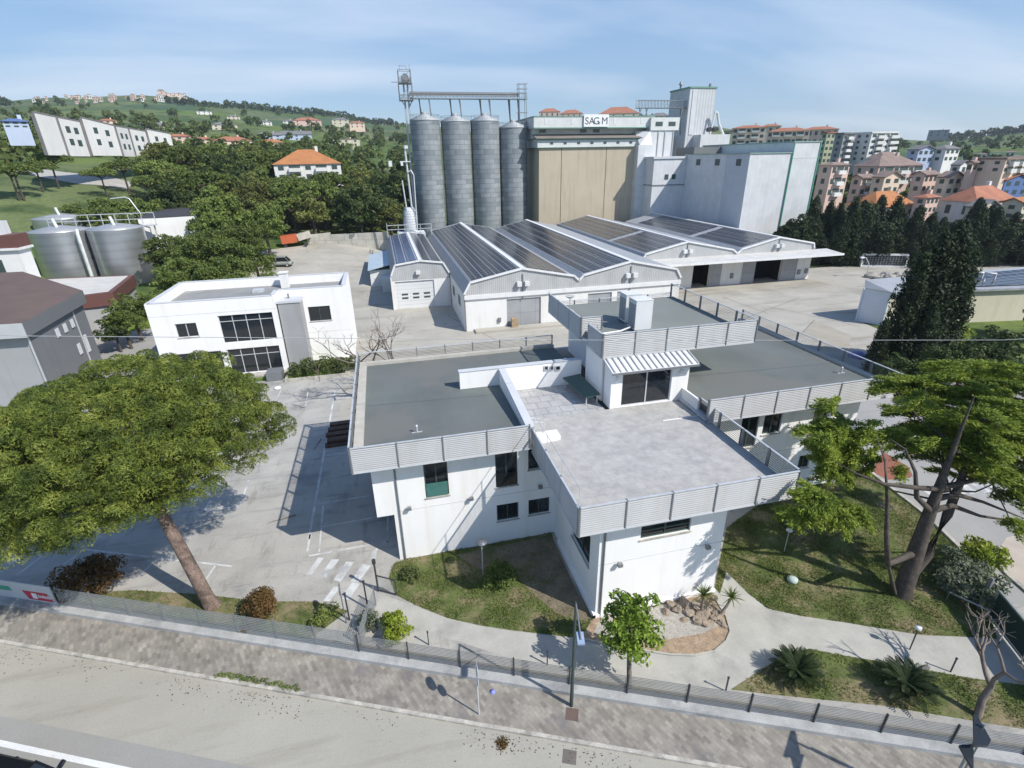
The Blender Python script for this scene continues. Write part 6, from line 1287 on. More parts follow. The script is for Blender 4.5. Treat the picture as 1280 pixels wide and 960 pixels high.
# ------------------------------------------------------------------ UMBRELLA PINE (left foreground)
def big_pine():
    bx, by = at(265, 757)[:2]; t = thing('umbrella_pine', 'huge spreading umbrella pine with reddish trunk standing by the street fence at the left', 'tree', (bx, by, 0))
    rng = np.random.default_rng(5); P = []; R = []
    # lobes of the crown: picture column, row, distance, radius in pixels
    for (px, py, Y, rp) in ((118, 578, 25.5, 108), (225, 525, 27, 80), (308, 540, 28, 42), (70, 640, 23.6, 54), (170, 498, 30, 60), (228, 595, 24.6, 42), (18, 600, 26, 78), (308, 575, 26.5, 18), (150, 625, 23.4, 44), (275, 505, 29, 44), (95, 520, 29, 50), (-45, 645, 24, 60), (185, 560, 24.5, 74), (335, 548, 28.5, 20), (255, 470, 30.5, 26), (330, 520, 29, 18), (30, 540, 29, 34)):
        c = aty(px, py, Y); rr = rp / F * np.linalg.norm(c - np.array([0, 0, CAMH])); n = int(60 * rr * rr)
        for _ in range(n):
            d = rng.normal(size=3); d /= np.linalg.norm(d); d[2] = abs(d[2]) if rng.random() < .72 else -abs(d[2]) * .7
            k = rng.uniform(.84, 1.04); p = c + d * np.array([1, 1, .62]) * rr * k; r_ = rng.uniform(.36, .80)
            if len(P) and (np.linalg.norm(np.array(P) - p, axis=1) < .62 * (r_ + np.array(R))).any(): continue
            P.append(p); R.append(r_)
    P, R = np.array(P), np.array(R)
    print('pine puffs', len(P)); V, Fq = puffs_leaves(P, R, 400, .17, .22, .80, rng, .7, .20); o = bpy.data.objects.new('crown', fast_mesh('crown', V, Fq, G_PINE)); C.objects.link(o); o.parent = t; o.location = (-bx, -by, 0)
    b = MB(); top = (bx - 1.35, by + .7, 7.2); b.tube([(bx + .05, by, -.1), (bx - .1, by, .5), (bx - .35, by + .1, 2.2), (bx - .75, by + .3, 4.5), top], [.46, .36, .33, .30, .26], 12); b.build('trunk', BARK, t)
    b = MB()
    for i in [k for k in rng.choice(len(P), 40, replace=False) if P[k][2] > 7.0]:
        p = P[i]; m_ = (top[0] * .5 + p[0] * .5, top[1] * .5 + p[1] * .5, 7.0 + .35 * (p[2] - 7.0)); b.tube([(top[0], top[1], 6.6 + rng.uniform(-.6, .6)), m_, (p[0], p[1], p[2] - .2)], [.16, .10, .03], 5)
    b.build('branches', BARK, t)
big_pine()

# ------------------------------------------------------------------ CEDAR (right foreground)
def cedar():
    bx, by = at(1127, 742)[:2]; t = thing('cedar', 'big cedar with dark forked trunk and flat layered bright green sprays on the right lawn', 'tree', (bx, by, 0))
    rng = np.random.default_rng(9); TR = lambda z: np.array([bx + .12 * z / 3 + .25 * max(0, z - 6) * .2, by + .05 * z, z])
    b = MB(); b.tube([(bx, by, -.1), (bx, by, .4), tuple(TR(3)), tuple(TR(5.2)), tuple(TR(7.5)), tuple(TR(9.5)), tuple(TR(11.5))], [.58, .45, .38, .29, .17, .09, .03], 12)
    sx_ = TR(2.2); b.tube([tuple(TR(1.0)), (bx + 1.1, by + .2, 2.3), (bx + 1.9, by + .5, 4.5), (bx + 2.4, by + .8, 8), (bx + 2.6, by + 1, 10.5)], [.30, .27, .23, .14, .05], 9); b.build('trunk', BARKD, t)
    # sprays: (picture column, row, picture-plane depth Y offset from trunk, radius)
    S = [(1042, 508, 4.0, .75), (1030, 540, 3.6, 1.1), (1055, 535, 3.6, 1.1), (1045, 562, 3.0, 1.1), (1075, 560, 3.0, 1.2), (1100, 548, 2.6, 1.0), (1062, 585, 2.6, .9), (1092, 578, 2.6, 1.0), (1040, 590, 2.2, .7), (1125, 545, 2.4, .9),
         (1020, 620, .2, .9), (1045, 632, .0, 1.1), (1005, 640, .2, .8), (1075, 640, .2, .8), (1130, 488, 5.0, 1.1), (1155, 478, 4.6, 1.2), (1180, 470, 4.4, 1.2), (1200, 500, 4.0, 1.4), (1170, 505, 3.8, 1.4), (1145, 518, 3.5, 1.3), (1190, 530, 3.0, 1.4), (1220, 515, 2.6, 1.5), (1165, 545, 2.4, 1.1), (1205, 560, 1.6, 1.3), (1180, 575, 1.8, 1.1),
         (1235, 545, 1.2, 1.4), (1230, 580, .6, 1.2), (1200, 590, .8, 1.0), (1260, 520, 1.5, 1.5), (1265, 560, .5, 1.4), (1255, 600, -.4, 1.2), (1285, 590, -.5, 1.4), (1265, 620, -.6, .9), (1240, 490, 3.4, 1.4), (1275, 480, 3.2, 1.5), (1215, 475, 4.5, 1.3), (1290, 530, 1.5, 1.5), (1140, 560, 2.2, .7), (1130, 590, 1.2, .35), (1265, 655, -1.0, .55), (1250, 460, 4.8, 1.3), (1160, 495, 4.4, 1.2), (1112, 480, 5.6, .8)] + [(rng.uniform(1150, 1290), rng.uniform(455, 560), rng.uniform(.5, 4.0), rng.uniform(.8, 1.15)) for _ in range(26)] + [(1205, 530, .6, 1.0), (1222, 550, .2, .9), (1195, 560, .5, .8), (1215, 575, .0, .75), (1232, 560, -.3, .9), (1225, 520, .5, 1.0), (1240, 585, -.5, .8)] + [(rng.uniform(1020, 1105), rng.uniform(505, 588), rng.uniform(2.4, 3.8), rng.uniform(.55, .85)) for _ in range(12)]
    out = []; ou = []; dr = []; tips = []
    for (px, py, dy, r_) in S:
        c = aty(px, py, by + dy); tips.append(c); r_ *= 1.28; n = int(1900 * r_ ** 1.8) + 200
        ax = np.array([c[0] - bx, c[1] - by, 0]); ax /= np.linalg.norm(ax) + 1e-6; sd = np.array([-ax[1], ax[0], 0])
        # a spray is a fan of drooping fingers
        nf = 9
        for f in range(nf):
            th = (f - (nf - 1) / 2) / nf * 3.6; d = ax * math.cos(th) + sd * math.sin(th); m_ = n // nf; s_ = rng.random(m_) ** .7; base = c + np.array([0, 0, rng.uniform(-.35, .35)])
            pts_ = base + d * (s_[:, None] * r_ * rng.uniform(.75, 1.15)) + np.stack([rng.normal(0, .10, m_), rng.normal(0, .10, m_), -.28 * s_ ** 2 + rng.normal(0, .07, m_)], 1)
            out.append(pts_); ou.append(np.tile([0, 0, 1.0], (m_, 1))); dr.append(np.tile(d, (m_, 1)))
    V, Fq = leaf_geo(np.concatenate(out), np.concatenate(ou), .19, .30, .6, rng, np.concatenate(dr)); o = bpy.data.objects.new('foliage', fast_mesh('foliage', V, Fq, G_CED)); C.objects.link(o); o.parent = t; o.location = (-bx, -by, 0)
    b = MB()
    for i, c in enumerate(tips):
        if i in (0, 1, 3, 7, 11, 12) or i > 43 or i % 3: continue
        z0 = max(3.2, min(12.5, c[2] - rng.uniform(.2, 1.2))); s_ = TR(z0) if (c[0] < bx + 2.5) else np.array([bx + 1.9 + .1 * (i % 7), by + .6, 5.0 + (i * 37 % 50) / 11.0])
        b.tube([tuple(s_), tuple(s_ * .55 + c * .45 + np.array([0, 0, -.35])), tuple(s_ * .2 + c * .8 + np.array([0, 0, -.1])), tuple(c)], [.06, .045, .03, .015], 5)
    # bare swooping limbs on the left and right
    L = [[(1110, 705, -.2), (1108, 670, .0), (1109, 625, .4), (1106, 575, 1.2), (1095, 545, 2.4)], [(1165, 640, .2), (1146, 622, .2), (1144, 590, .5), (1132, 562, 1.2), (1112, 548, 2.0)], [(1185, 612, .3), (1150, 610, .2), (1105, 605, .4), (1070, 592, 1.0), (1040, 575, 2.2)],
         [(1195, 618, .3), (1230, 628, -.2), (1290, 652, -.6)], [(1190, 632, .3), (1225, 645, 0), (1290, 655, -.4)], [(1195, 605, .4), (1235, 597, .2), (1262, 570, .2)], [(1118, 742, 0), (1112, 712, -.2), (1110, 700, -.2)]]
    for l in L:
        Q = [tuple(aty(x, y, by + d)) for x, y, d in l]; Q2 = [tuple(TR(min(8, max(.8, Q[0][2]))))] + Q; b.tube(Q2, list(np.linspace(.19, .018, len(Q2))), 7)
    b.build('limbs', BARKD, t)
cedar()

# ------------------------------------------------------------------ small garden plants
def shrub(label, loc, r_, h, mat, n=26, per=60, size=.16, pr=.32, seed=1, name='shrub', aspect=.5, group=None):
    rng = np.random.default_rng(seed); t = thing(name, label, 'shrub', loc, group); P = crown_points(n, r_, h * .5, h * .5, rng, low=-.8); R = pr * rng.uniform(.7, 1.3, n)
    V, Fq = puffs_leaves(P, R, per, size, aspect, .9, rng); V[:, 2] = np.maximum(V[:, 2], .03); o = bpy.data.objects.new('foliage', fast_mesh('foliage', V, Fq, mat)); C.objects.link(o); o.parent = t
    b = MB()
    for i in range(7): b.tube([(0, 0, -.05), (P[i][0] * .4, P[i][1] * .4, P[i][2] * .5), tuple(P[i])], [.045, .03, .012], 5)
    b.v = [(a + loc[0], c + loc[1], d + loc[2]) for a, c, d in b.v]; b.build('stems', TWIG, t); return t
def gp(px, py): p = at(px, py); return (p[0], p[1], 0.0)
shrub('rounded reddish brown shrub beside the pine trunk along the fence', gp(330, 768), .95, 1.9, G_RED, 44, 70, .14, seed=2)
shrub('small rusty shrub hanging against the mesh fence left of the pine-side shrub', gp(318, 786), .5, .8, G_RED, 16, 50, .12, .25, seed=3)
shrub('wide dark rusty shrub in the shade under the umbrella pine', gp(118, 738), 1.9, 1.7, G_RED, 60, 60, .18, .45, seed=4)
shrub('bright yellow-green upright shrub beside the garden gate path', gp(497, 795), .95, 1.5, G_LIME, 40, 60, .17, .26, seed=5, aspect=.4)
shrub('dull brown-green low shrub between garden gate and bright yellow-green shrub', gp(462, 783), .6, .8, G_OLIVE, 18, 40, .14, .25, seed=6)
shrub('green bush on the small front lawn below the office windows', gp(625, 727), .95, 1.3, G_OAK, 34, 60, .16, .3, seed=7)
shrub('low green weed tuft on the front lawn edge by the left wall corner', gp(515, 722), .7, .5, G_HEDGE, 18, 40, .14, .22, seed=8)
shrub('low green plant on the lawn verge right of the reddish shrub', gp(405, 775), .8, .6, G_OAK, 18, 40, .15, .24, seed=9)
shrub('yellow-green topped shrub by the right drive kerb, upper of the two', gp(1222, 706), 1.35, 1.5, G_LIME, 40, 60, .2, .35, seed=10)
shrub('grey-green rounded shrub by the right gate, lower of the two', gp(1212, 748), 1.6, 1.6, G_OLIVE, 54, 60, .2, .4, seed=11)
shrub('grey leaved shrub between the two shrubs along the right drive kerb', gp(1200, 722), 1.3, 1.3, G_OLIVE, 40, 60, .2, .38, seed=12)
# low weeds along the kerb
wv = []; 
for i in range(26): s_ = 12.2 + i * .165; q = ST(s_, .22 + rnd.uniform(-.06, .16)); wv.append((q[0], q[1], .12))
V, Fq = puffs_leaves(np.array(wv), np.full(len(wv), .13), 26, .12, .3); o = bpy.data.objects.new('kerb_weeds', fast_mesh('kerb_weeds', V, Fq, G_OAK)); C.objects.link(o); tag(o, 'strip of green weeds growing along the street kerb', 'weeds', kind='stuff')
# hedge in front of the white office
hd = thing('hedge', 'clipped grey-green hedge in a stone kerb before the white cubic building', 'hedge', (-8.2, 57.5, 0)); rng = np.random.default_rng(3)
P = np.stack([rng.uniform(-12, -4.4, 130), rng.uniform(56.6, 58.6, 130), rng.uniform(.3, 1.5, 130)], 1); V, Fq = puffs_leaves(P, np.full(130, .4), 46, .22, .5); o = bpy.data.objects.new('foliage', fast_mesh('foliage', V - np.array([-8.2, 57.5, 0]), Fq, G_HEDGE)); C.objects.link(o); o.parent = hd
b = MB(); b.box(-12.3, -4.2, 56.0, 56.2, 0, .3); b.box(-12.3, -12.1, 56.2, 59.4, 0, .3); b.build('edging', KERB, hd)
b = MB(); b.box(-14.2, -12.6, 56.6, 58.2, 0, 1.0); tag(b.build('planter', RAILM), 'square dark planter box at the left end of the clipped hedge', 'planter')
b = MB(); b.lathe((-12.75, 54.3, .02), [(0, 0), (.32, 0), (.34, .1), (.32, .16), (.16, .16), (.14, .04), (0, .04)], 16); tag(b.build('painted_ring', WHITE), 'white painted ring at the corner of the parking lot by the hedge', 'ring')
# lemon tree
def lemon():
    p = gp(787, 862); t = thing('lemon_tree', 'small leafy bright green tree with gaps in its crown between path and street fence', 'tree', p); rng = np.random.default_rng(21)
    c = np.array([.2, .9, 3.0]); P = []; 
    while len(P) < 74:
        d = rng.normal(size=3); d /= np.linalg.norm(d); q = rng.uniform(.45, 1.0); P.append(c + d * np.array([1.45, 1.3, 1.75]) * q)
    P = np.array(P); V, Fq = puffs_leaves(P, rng.uniform(.26, .42, 74), 52, .21, .55, .9, rng, .8, .6); o = bpy.data.objects.new('crown', fast_mesh('crown', V, Fq, G_LEM)); C.objects.link(o); o.parent = t
    b = MB(); b.tube([(0, 0, -.1), (.05, .3, .9), (.15, .7, 2.0), (.2, .9, 3.0)], [.13, .11, .09, .05], 8)
    for i in range(26): b.tube([(.12, .6, 1.6), tuple(P[i] * .5 + np.array([.1, .35, .9])), tuple(P[i])], [.05, .03, .012], 5)
    b.v = [(x + p[0], y + p[1], z) for x, y, z in b.v]; b.build('trunk', TWIG, t)
lemon()
def strapmesh(name, leaves, mat, t, wd):
    V = []; Fq = []
    for pts_ in leaves:
        n = len(pts_); k = len(V)
        for i, p in enumerate(pts_):
            d = np.array(pts_[min(i + 1, n - 1)]) - np.array(pts_[max(i - 1, 0)]); s_ = np.cross(d, (0, 0, 1)); s_ = s_ / (np.linalg.norm(s_) + 1e-6); w_ = wd * (1 - i / (n - 1)) ** .6 + .004; V += [np.array(p) - s_ * w_, np.array(p) + s_ * w_]
        for i in range(n - 1): Fq.append((k + 2 * i, k + 2 * i + 1, k + 2 * i + 3, k + 2 * i + 2))
    o = bpy.data.objects.new(name, fast_mesh(name, V, Fq, mat)); C.objects.link(o); o.parent = t; return o
def yucca(label, loc, h, lean, seed):
    rng = np.random.default_rng(seed); t = thing('yucca', label, 'yucca', loc, 'yuccas among the garden rocks'); top = np.array([lean[0], lean[1], h]); L = []
    for i in range(46):
        a = rng.uniform(0, 6.28); e = rng.uniform(-.2, 1.4); d = np.array([math.cos(a) * math.cos(e), math.sin(a) * math.cos(e), math.sin(e)]); l = rng.uniform(.55, .85); L.append([top + d * l * s_ + np.array([0, 0, -.25 * s_ ** 2 * l]) for s_ in (0, .35, .7, 1)])
    strapmesh('leaves', L, G_OAK, t, .028); b = MB(); b.tube([(loc[0], loc[1], -.05), (loc[0] + lean[0] * .6, loc[1] + lean[1] * .4, h * .5), (loc[0] + lean[0], loc[1] + lean[1], h)], [.09, .07, .06], 7); b.build('trunk', TWIG, t)
yucca('spiky yucca among the rocks against the white wall', gp(876, 764), 1.15, (0, 0), 1); yucca('spiky yucca on a bent trunk leaning right over the path', gp(896, 772), 1.1, (.75, .1), 2)
G_SAGO = leafmat('leaf_sago', [(.012, .022, .008), (.024, .040, .012), (.05, .07, .02)], var=.0)
def sago(label, loc, r_, h, seed):
    rng = np.random.default_rng(seed); t = thing('sago_palm', label, 'palm', loc, 'sago palms on the lower lawn'); b = MB()
    b.tube([(loc[0], loc[1], -.05), (loc[0], loc[1], h)], [.24, .22], 9); b.build('trunk', BARKD, t); b = MB(); L = []; V = []; Fq = []
    for i in range(34):
        a = i * 2.39996; e = .02 + 1.05 * (1 - i / 34) ** 1.1; d = np.array([math.cos(a), math.sin(a), 0]); sd = np.cross(d, (0, 0, 1)); l = r_ * rng.uniform(.9, 1.1); s_ = np.linspace(.05, 1, 22)
        p = np.array([0, 0, h]) + d * (s_[:, None] * l * math.cos(e * .85)) + np.stack([0 * s_, 0 * s_, l * (math.sin(e) * s_ - .30 * s_ ** 2)], 1)
        up_ = np.cross(sd, d * math.cos(e) + np.array([0, 0, math.sin(e)])); up_ = up_ / np.linalg.norm(up_) * (-1 if up_[2] < 0 else 1)
        for k in range(1, 22):
            wl_ = .155 * math.sin(math.pi * min(1, .12 + .88 * s_[k])) ** .5 + .02
            for g in (-1, 1):
                tip = p[k] + sd * g * wl_ + d * .10 + up_ * .05; n0 = len(V); q0, q1 = p[k - 1] * .5 + p[k] * .5, p[k]
                V += [q0, q1, tip + d * .03, tip - d * .03]; Fq.append((n0, n0 + 1, n0 + 2, n0 + 3))
        b.tube([tuple(p[k] + np.array(loc)) for k in (0, 7, 14, 21)], [.018, .014, .010, .004], 4)
    o = bpy.data.objects.new('fronds', fast_mesh('fronds', V, Fq, G_SAGO)); C.objects.link(o); o.parent = t; b.build('midribs', G_SAGO, t)
sago('dark sago palm with arching fronds on the lower right lawn, left one', gp(994, 846), 1.15, .5, 4); sago('dark sago palm with arching fronds on the lower right lawn, right one by the lamp', gp(1130, 864), 1.3, .55, 5)
# rocks
ROCK = surf('rock', (.31, .25, .19), .95, .25, 2.2, fine=.2, bump=.6)
def rock(loc, r_, seed, label, mat=None, grp='rocks of the garden bed'):
    rng = np.random.default_rng(seed); b = MB(); n, m_ = 12, 7; v = []; a0 = rng.uniform(.7, 1.3, 3); ph = rng.uniform(0, 6, 6)
    for i in range(m_ + 1):
        for j in range(n):
            th = math.pi * i / m_; f = 2 * math.pi * j / n; d = np.array([math.sin(th) * math.cos(f), math.sin(th) * math.sin(f), math.cos(th)])
            k = r_ * (1 + .22 * math.sin(3 * d[0] + ph[0]) + .22 * math.sin(4 * d[1] + ph[1]) + .18 * math.sin(5 * d[2] + ph[2]) + rng.uniform(-.10, .10)); v.append(tuple(np.array(loc) + d * k * a0 * np.array([1, 1, .75]) + np.array([0, 0, r_ * .35])))
    b.add(v, [(i * n + j, (i + 1) * n + j, (i + 1) * n + (j + 1) % n, i * n + (j + 1) % n) for i in range(m_) for j in range(n)])
    tag(b.build('rock', mat or ROCK), label, 'rock', grp)
rk = [(838, 757, .34), (846, 764, .30), (856, 756, .38), (862, 768, .30), (870, 760, .33), (880, 771, .36), (888, 763, .32), (893, 775, .34), (884, 781, .28), (899, 768, .30), (870, 778, .26), (893, 750, .26), (902, 780, .24), (856, 775, .22), (832, 766, .24), (750, 762, .25), (757, 768, .22), (744, 757, .2)]
for i, (px, py, r_) in enumerate(sorted(rk)): rock(gp(px, py), r_ * .8, 30 + i, f'tan rock in the planting bed at the white terrace corner, {ordw(i)} from the left')

# ------------------------------------------------------------------ fences and gates
def at_t(px, py): return st_of(at(px, py))[0]
sA_, sB_ = at_t(86, 757), at_t(447, 820); TF = WT + .42; ZF = .30
mf = thing('mesh_fence', 'grey wire mesh fence with steel posts on the street ledge at the left', 'fence', (*ST(sA_, TF), ZF))
NW = max(4, round((sB_ - sA_) / 2.05)); WIRE = plain('wire_grey', (.30, .32, .32), .6, .2)
for i in range(NW + 1):
    q = ST(sA_ + (sB_ - sA_) * i / NW, TF); b = MB(); b.bar((*q, ZF - .05), (*q, ZF + 1.28), .06); b.build('post', RAILM, mf)
for i in range(NW):
    s0, s1 = sA_ + (sB_ - sA_) * i / NW, sA_ + (sB_ - sA_) * (i + 1) / NW; b = MB(); k = int((s1 - s0) / .085)
    for j in range(1, k): q = ST(s0 + (s1 - s0) * j / k, TF - .01); b.bar((*q, ZF + .05), (*q, ZF + 1.22), .024, .010)
    for j in range(11): z = ZF + .06 + j * .115; b.bar((*ST(s0 + .03, TF - .02), z), (*ST(s1 - .03, TF - .02), z), .012, .030)
    b.build('wire_panel', WIRE, mf)
rf_ = thing('rail_fence', 'long dark fence of thin horizontal rails along the street ledge', 'fence', (*ST(sB_ + .1, TF), ZF)); sC_ = at_t(1290, 920) + 4; NR = round((sC_ - sB_) / 2.45); RAILF = plain('rail_grey', (.24, .245, .24), .55, .25)
for i in range(NR + 1):
    q = ST(sB_ + .1 + (sC_ - sB_ - .1) * i / NR, TF); b = MB(); b.bar((*q, ZF - .05), (*q, ZF + 1.12), .06, .08); b.build('post', DKRAIL, rf_)
for i in range(NR):
    s0, s1 = sB_ + .1 + (sC_ - sB_ - .1) * i / NR, sB_ + .1 + (sC_ - sB_ - .1) * (i + 1) / NR; b = MB()
    for j in range(12): z = ZF + .08 + j * .088; b.bar((*ST(s0 + .04, TF), z), (*ST(s1 - .04, TF), z), .022, .024)
    b.build('rail_panel', RAILF, rf_)
# banner
bn = thing('banner', 'long grey-white advertising banner with red and green patches at the left photo edge', 'banner', (*ST(at_t(78, 758), TF), ZF)); s1_ = at_t(78, 758); s0_ = s1_ - 9
def bq(mb, s0, s1, z0, z1, off, sh=0.0): mb.add([(*ST(s0, TF - off), z0), (*ST(s1, TF - off), z0), (*ST(s1 - sh, TF - off), z1), (*ST(s0 - sh, TF - off), z1)], [(0, 1, 2, 3)])
b = MB(); b.bar((*ST(s0_, TF), ZF + .62), (*ST(s1_, TF), ZF + .62), .05, 1.2); b.build('sheet', surf('banner_grey', (.52, .54, .54), .5, .05, 1), bn)
b = MB(); bq(b, s1_ - 1.75, s1_ - .12, ZF + .14, ZF + .72, .035, .25); rp_ = b.build('red_patch', plain('banner_red', (.50, .03, .06), .5), bn)
b = MB(); bq(b, s1_ - 1.45, s1_ - 1.1, ZF + .24, ZF + .62, .042); 
for i in range(8): bq(b, s1_ - 1.02 + i * .105, s1_ - .95 + i * .105, ZF + .34, ZF + (.52 if i % 3 else .57), .042)
b.build('emblem', plain('banner_white', (.8, .8, .8), .5), rp_)
b = MB(); bq(b, s1_ - 4.6, s1_ - 2.7, ZF + .55, ZF + .85, .035, .1); b.build('green_patch', plain('banner_green', (.05, .33, .20), .5), bn)
# cross fence + little gate
cf = thing('cross_fence', 'short wire mesh fence running in from the street beside the garden gate', 'fence', gp(456, 805)); p0, p1 = np.array(gp(452, 808)), np.array(gp(470, 757)); b = MB(); k = 22
for j in range(k + 1): q = p0 + (p1 - p0) * j / k; b.bar((*q[:2], .05), (*q[:2], 1.2), .02, .012)
for j in range(10): b.bar((*p0[:2], .1 + j * .12), (*p1[:2], .1 + j * .12), .02, .012)
b.build('wire_panel', WIRE, cf)
for q in (p0, (p0 + p1) / 2, p1): b = MB(); b.bar((*q[:2], 0), (*q[:2], 1.35), .06); b.build('post', RAILM, cf)
gg = thing('garden_gate', 'small dark framed mesh gate standing open at the start of the garden path', 'gate', gp(473, 739)); a_, b2 = np.array(gp(473, 739)), np.array(gp(496, 745)); b = MB()
for z in (.12, 1.15): b.bar((*a_[:2], z), (*b2[:2], z), .05)
b.bar((*b2[:2], .1), (*b2[:2], 1.18), .05); b.build('frame', DKRAIL, gg); b = MB()
for j in range(1, 14): q = a_ + (b2 - a_) * j / 14; b.bar((*q[:2], .12), (*q[:2], 1.15), .014)
b.build('mesh_infill', WIRE, gg); b = MB(); b.bar((*a_[:2], 0), (*a_[:2], 2.0), .09); b.cyl((*a_[:2], 2.0), (*a_[:2], 2.25), .10, n=8); b.build('post', DKRAIL, gg)
for (px, py, h, lab) in ((460, 761, 1.9, 'dark gate post left of the open garden gate'), (437, 775, 1.8, 'dark thin post on the verge left of the cross fence')):
    b = MB(); q = gp(px, py); b.bar(q, (q[0], q[1], h), .07); b.box(q[0] - .06, q[0] + .06, q[1] - .06, q[1] + .06, h, h + .06); tag(b.build('gate_post', DKRAIL), lab, 'post')
# sliding gate, right
sg_ = thing('sliding_gate', 'dark green sheeted sliding gate with pale frame at the lower right', 'gate', gp(1234, 771)); a_, b2 = np.array(gp(1234, 771)), np.array(gp(1330, 895)); H_ = 1.75; b = MB()
for z in (.15, H_): b.bar((*a_[:2], z), (*b2[:2], z), .09)
for s_ in (0, .5, 1): q = a_ + (b2 - a_) * s_; b.bar((*q[:2], .1), (*q[:2], H_), .09)
b.build('frame', plain('gate_frame', (.30, .33, .32), .5, .3), sg_); b = MB(); d = (b2 - a_) / np.linalg.norm(b2 - a_); nn = np.array([-d[1], d[0], 0]) * .02
b.add([tuple(a_ + np.array([0, 0, .2])), tuple(b2 + np.array([0, 0, .2])), tuple(b2 + np.array([0, 0, H_ - .04])), tuple(a_ + np.array([0, 0, H_ - .04]))], [(0, 1, 2, 3)]); b.build('sheet', surf('gate_green', (.022, .05, .045), .5, .1, 1), sg_)
b = MB(); b.bar((a_[0] + .1, a_[1] + .5, 0), (a_[0] + .1, a_[1] + .5, 2.1), .14); b.build('post', RAILM, sg_)
lf = thing('low_rail', 'low pale rail between the right lawn corner and the sliding gate', 'rail', gp(1185, 752)); b = MB(); q0, q1 = np.array(gp(1183, 750)), np.array(gp(1232, 773)); b.bar((*q0[:2], .55), (*q1[:2], .55), .06); b.build('bar', ALU, lf)
for s_ in (.0, .5, .98): q = q0 + (q1 - q0) * s_; b = MB(); b.bar((*q[:2], 0), (*q[:2], .55), .05); b.build('post', RAILM, lf)

# ------------------------------------------------------------------ street furniture
rs = thing('road_sign', 'round road sign seen edge-on on a thin pole on the sidewalk', 'sign', gp(599, 895)); x, y, _ = gp(599, 895); b = MB(); b.cyl((x, y, .05), (x, y, 3.1), .03, n=8); b.build('pole', ALU, rs)
vd = np.array([x, y]) / math.hypot(x, y); ang = math.atan2(vd[1], vd[0]) + .06; fd = np.array([-math.sin(ang), math.cos(ang), 0])
for z in (2.85, 2.2):
    b = MB(); c_ = np.array([x, y, z]); b.cyl(tuple(c_ - fd * .05), tuple(c_ - fd * .035), .31 if z > 2.5 else .26, n=24); b.build('disc', plain('sign_grey', (.60, .61, .62), .5, .2), rs)
    b = MB(); b.cyl(tuple(c_ - fd * .034), tuple(c_ - fd * .03), .30 if z > 2.5 else .25, n=24); b.build('face', WHITE, rs)
s2 = thing('road_sign', 'thin sign pole with a round plate on the verge behind the mesh fence', 'sign', gp(439, 776)); x, y, _ = gp(433, 779); b = MB(); b.cyl((x, y, 0), (x, y, 2.5), .03, n=8); b.build('pole', RAILM, s2); b = MB(); b.cyl((x - .02, y, 2.35), (x - .005, y, 2.35), .30, n=20); b.build('disc', RAILM, s2)
lp = thing('street_lamp', 'dark slim street lamp with pale blue flat head on the sidewalk', 'street lamp', gp(714, 884)); x, y, _ = gp(714, 884); hd_ = at(726, 802, 5.9); b = MB(); b.tube([(x, y, .1), (x, y, 3), (x, y, 6.15)], [.085, .065, .05], 8); b.build('pole', plain('lamp_green', (.05, .075, .07), .5, .2), lp)
b = MB(); b.tube([(x, y, 6.1), ((x + hd_[0]) / 2, (y + hd_[1]) / 2, 6.12), (hd_[0], hd_[1], 6.0)], .035, 6); b.build('arm', RAILM, lp); dxy = np.array([hd_[0] - x, hd_[1] - y]); dxy /= np.linalg.norm(dxy); b = MB(); b.bar((hd_[0] - dxy[0] * .35, hd_[1] - dxy[1] * .35, 5.95), (hd_[0] + dxy[0] * .15, hd_[1] + dxy[1] * .15, 5.93), .26, .09); b.build('lamp_head', plain('lamp_head_blue', (.30, .38, .50), .4), lp)
b = MB(); q = at(715, 893, .1); u_ = KD * .27; v_ = KN * .27; b.prism([q[:2] - u_ - v_, q[:2] + u_ - v_, q[:2] + u_ + v_, q[:2] - u_ + v_], .101, .108); tag(b.build('manhole', surf('rust_iron', (.14, .095, .08), .8, .2, 3)), 'square rusty manhole cover in the sidewalk at the street lamp foot', 'manhole')
b = MB(); q = at(712, 946, .02); b.prism([q[:2] - u_ - v_, q[:2] + u_ - v_, q[:2] + u_ + v_, q[:2] - u_ + v_], .013, .024); tag(b.build('drain', surf('drain_iron', (.16, .14, .12), .8, .2, 3)), 'square brown drain grate in the road beside the kerb', 'drain')
# angular double-shade lamp, lower right
tp = at(1228, 912, 4.6); al = thing('angular_lamp', 'slim steel lamp pole with two black triangular shades at the lower right corner', 'street lamp', (tp[0], tp[1], 0)); b = MB(); b.cyl((tp[0] - .07, tp[1], .1), (tp[0] - .07, tp[1], 4.9), .045, n=8); b.cyl((tp[0] + .09, tp[1] - .05, .1), (tp[0] + .09, tp[1] - .05, 4.3), .03, n=8); b.build('pole', plain('lamp_steel', (.22, .26, .27), .4, .4), al)
def tri(pl, z, name):
    P = [at(a, c, z) for a, c in pl]; b = MB(); n = len(P); b.add([tuple(p) for p in P] + [tuple(p - np.array([0, 0, .10])) for p in P], [list(range(n))[::-1], list(range(n, 2 * n))] + [(i, (i + 1) % n, n + (i + 1) % n, n + i) for i in range(n)]); b.build(name, plain('shade_black', (.02, .025, .03), .4), al)
tri([(1217, 893), (1221, 893), (1239, 925), (1236, 931), (1218, 932)], 4.75, 'shade'); tri([(1199, 931), (1217, 930), (1217, 963)], 4.3, 'shade')
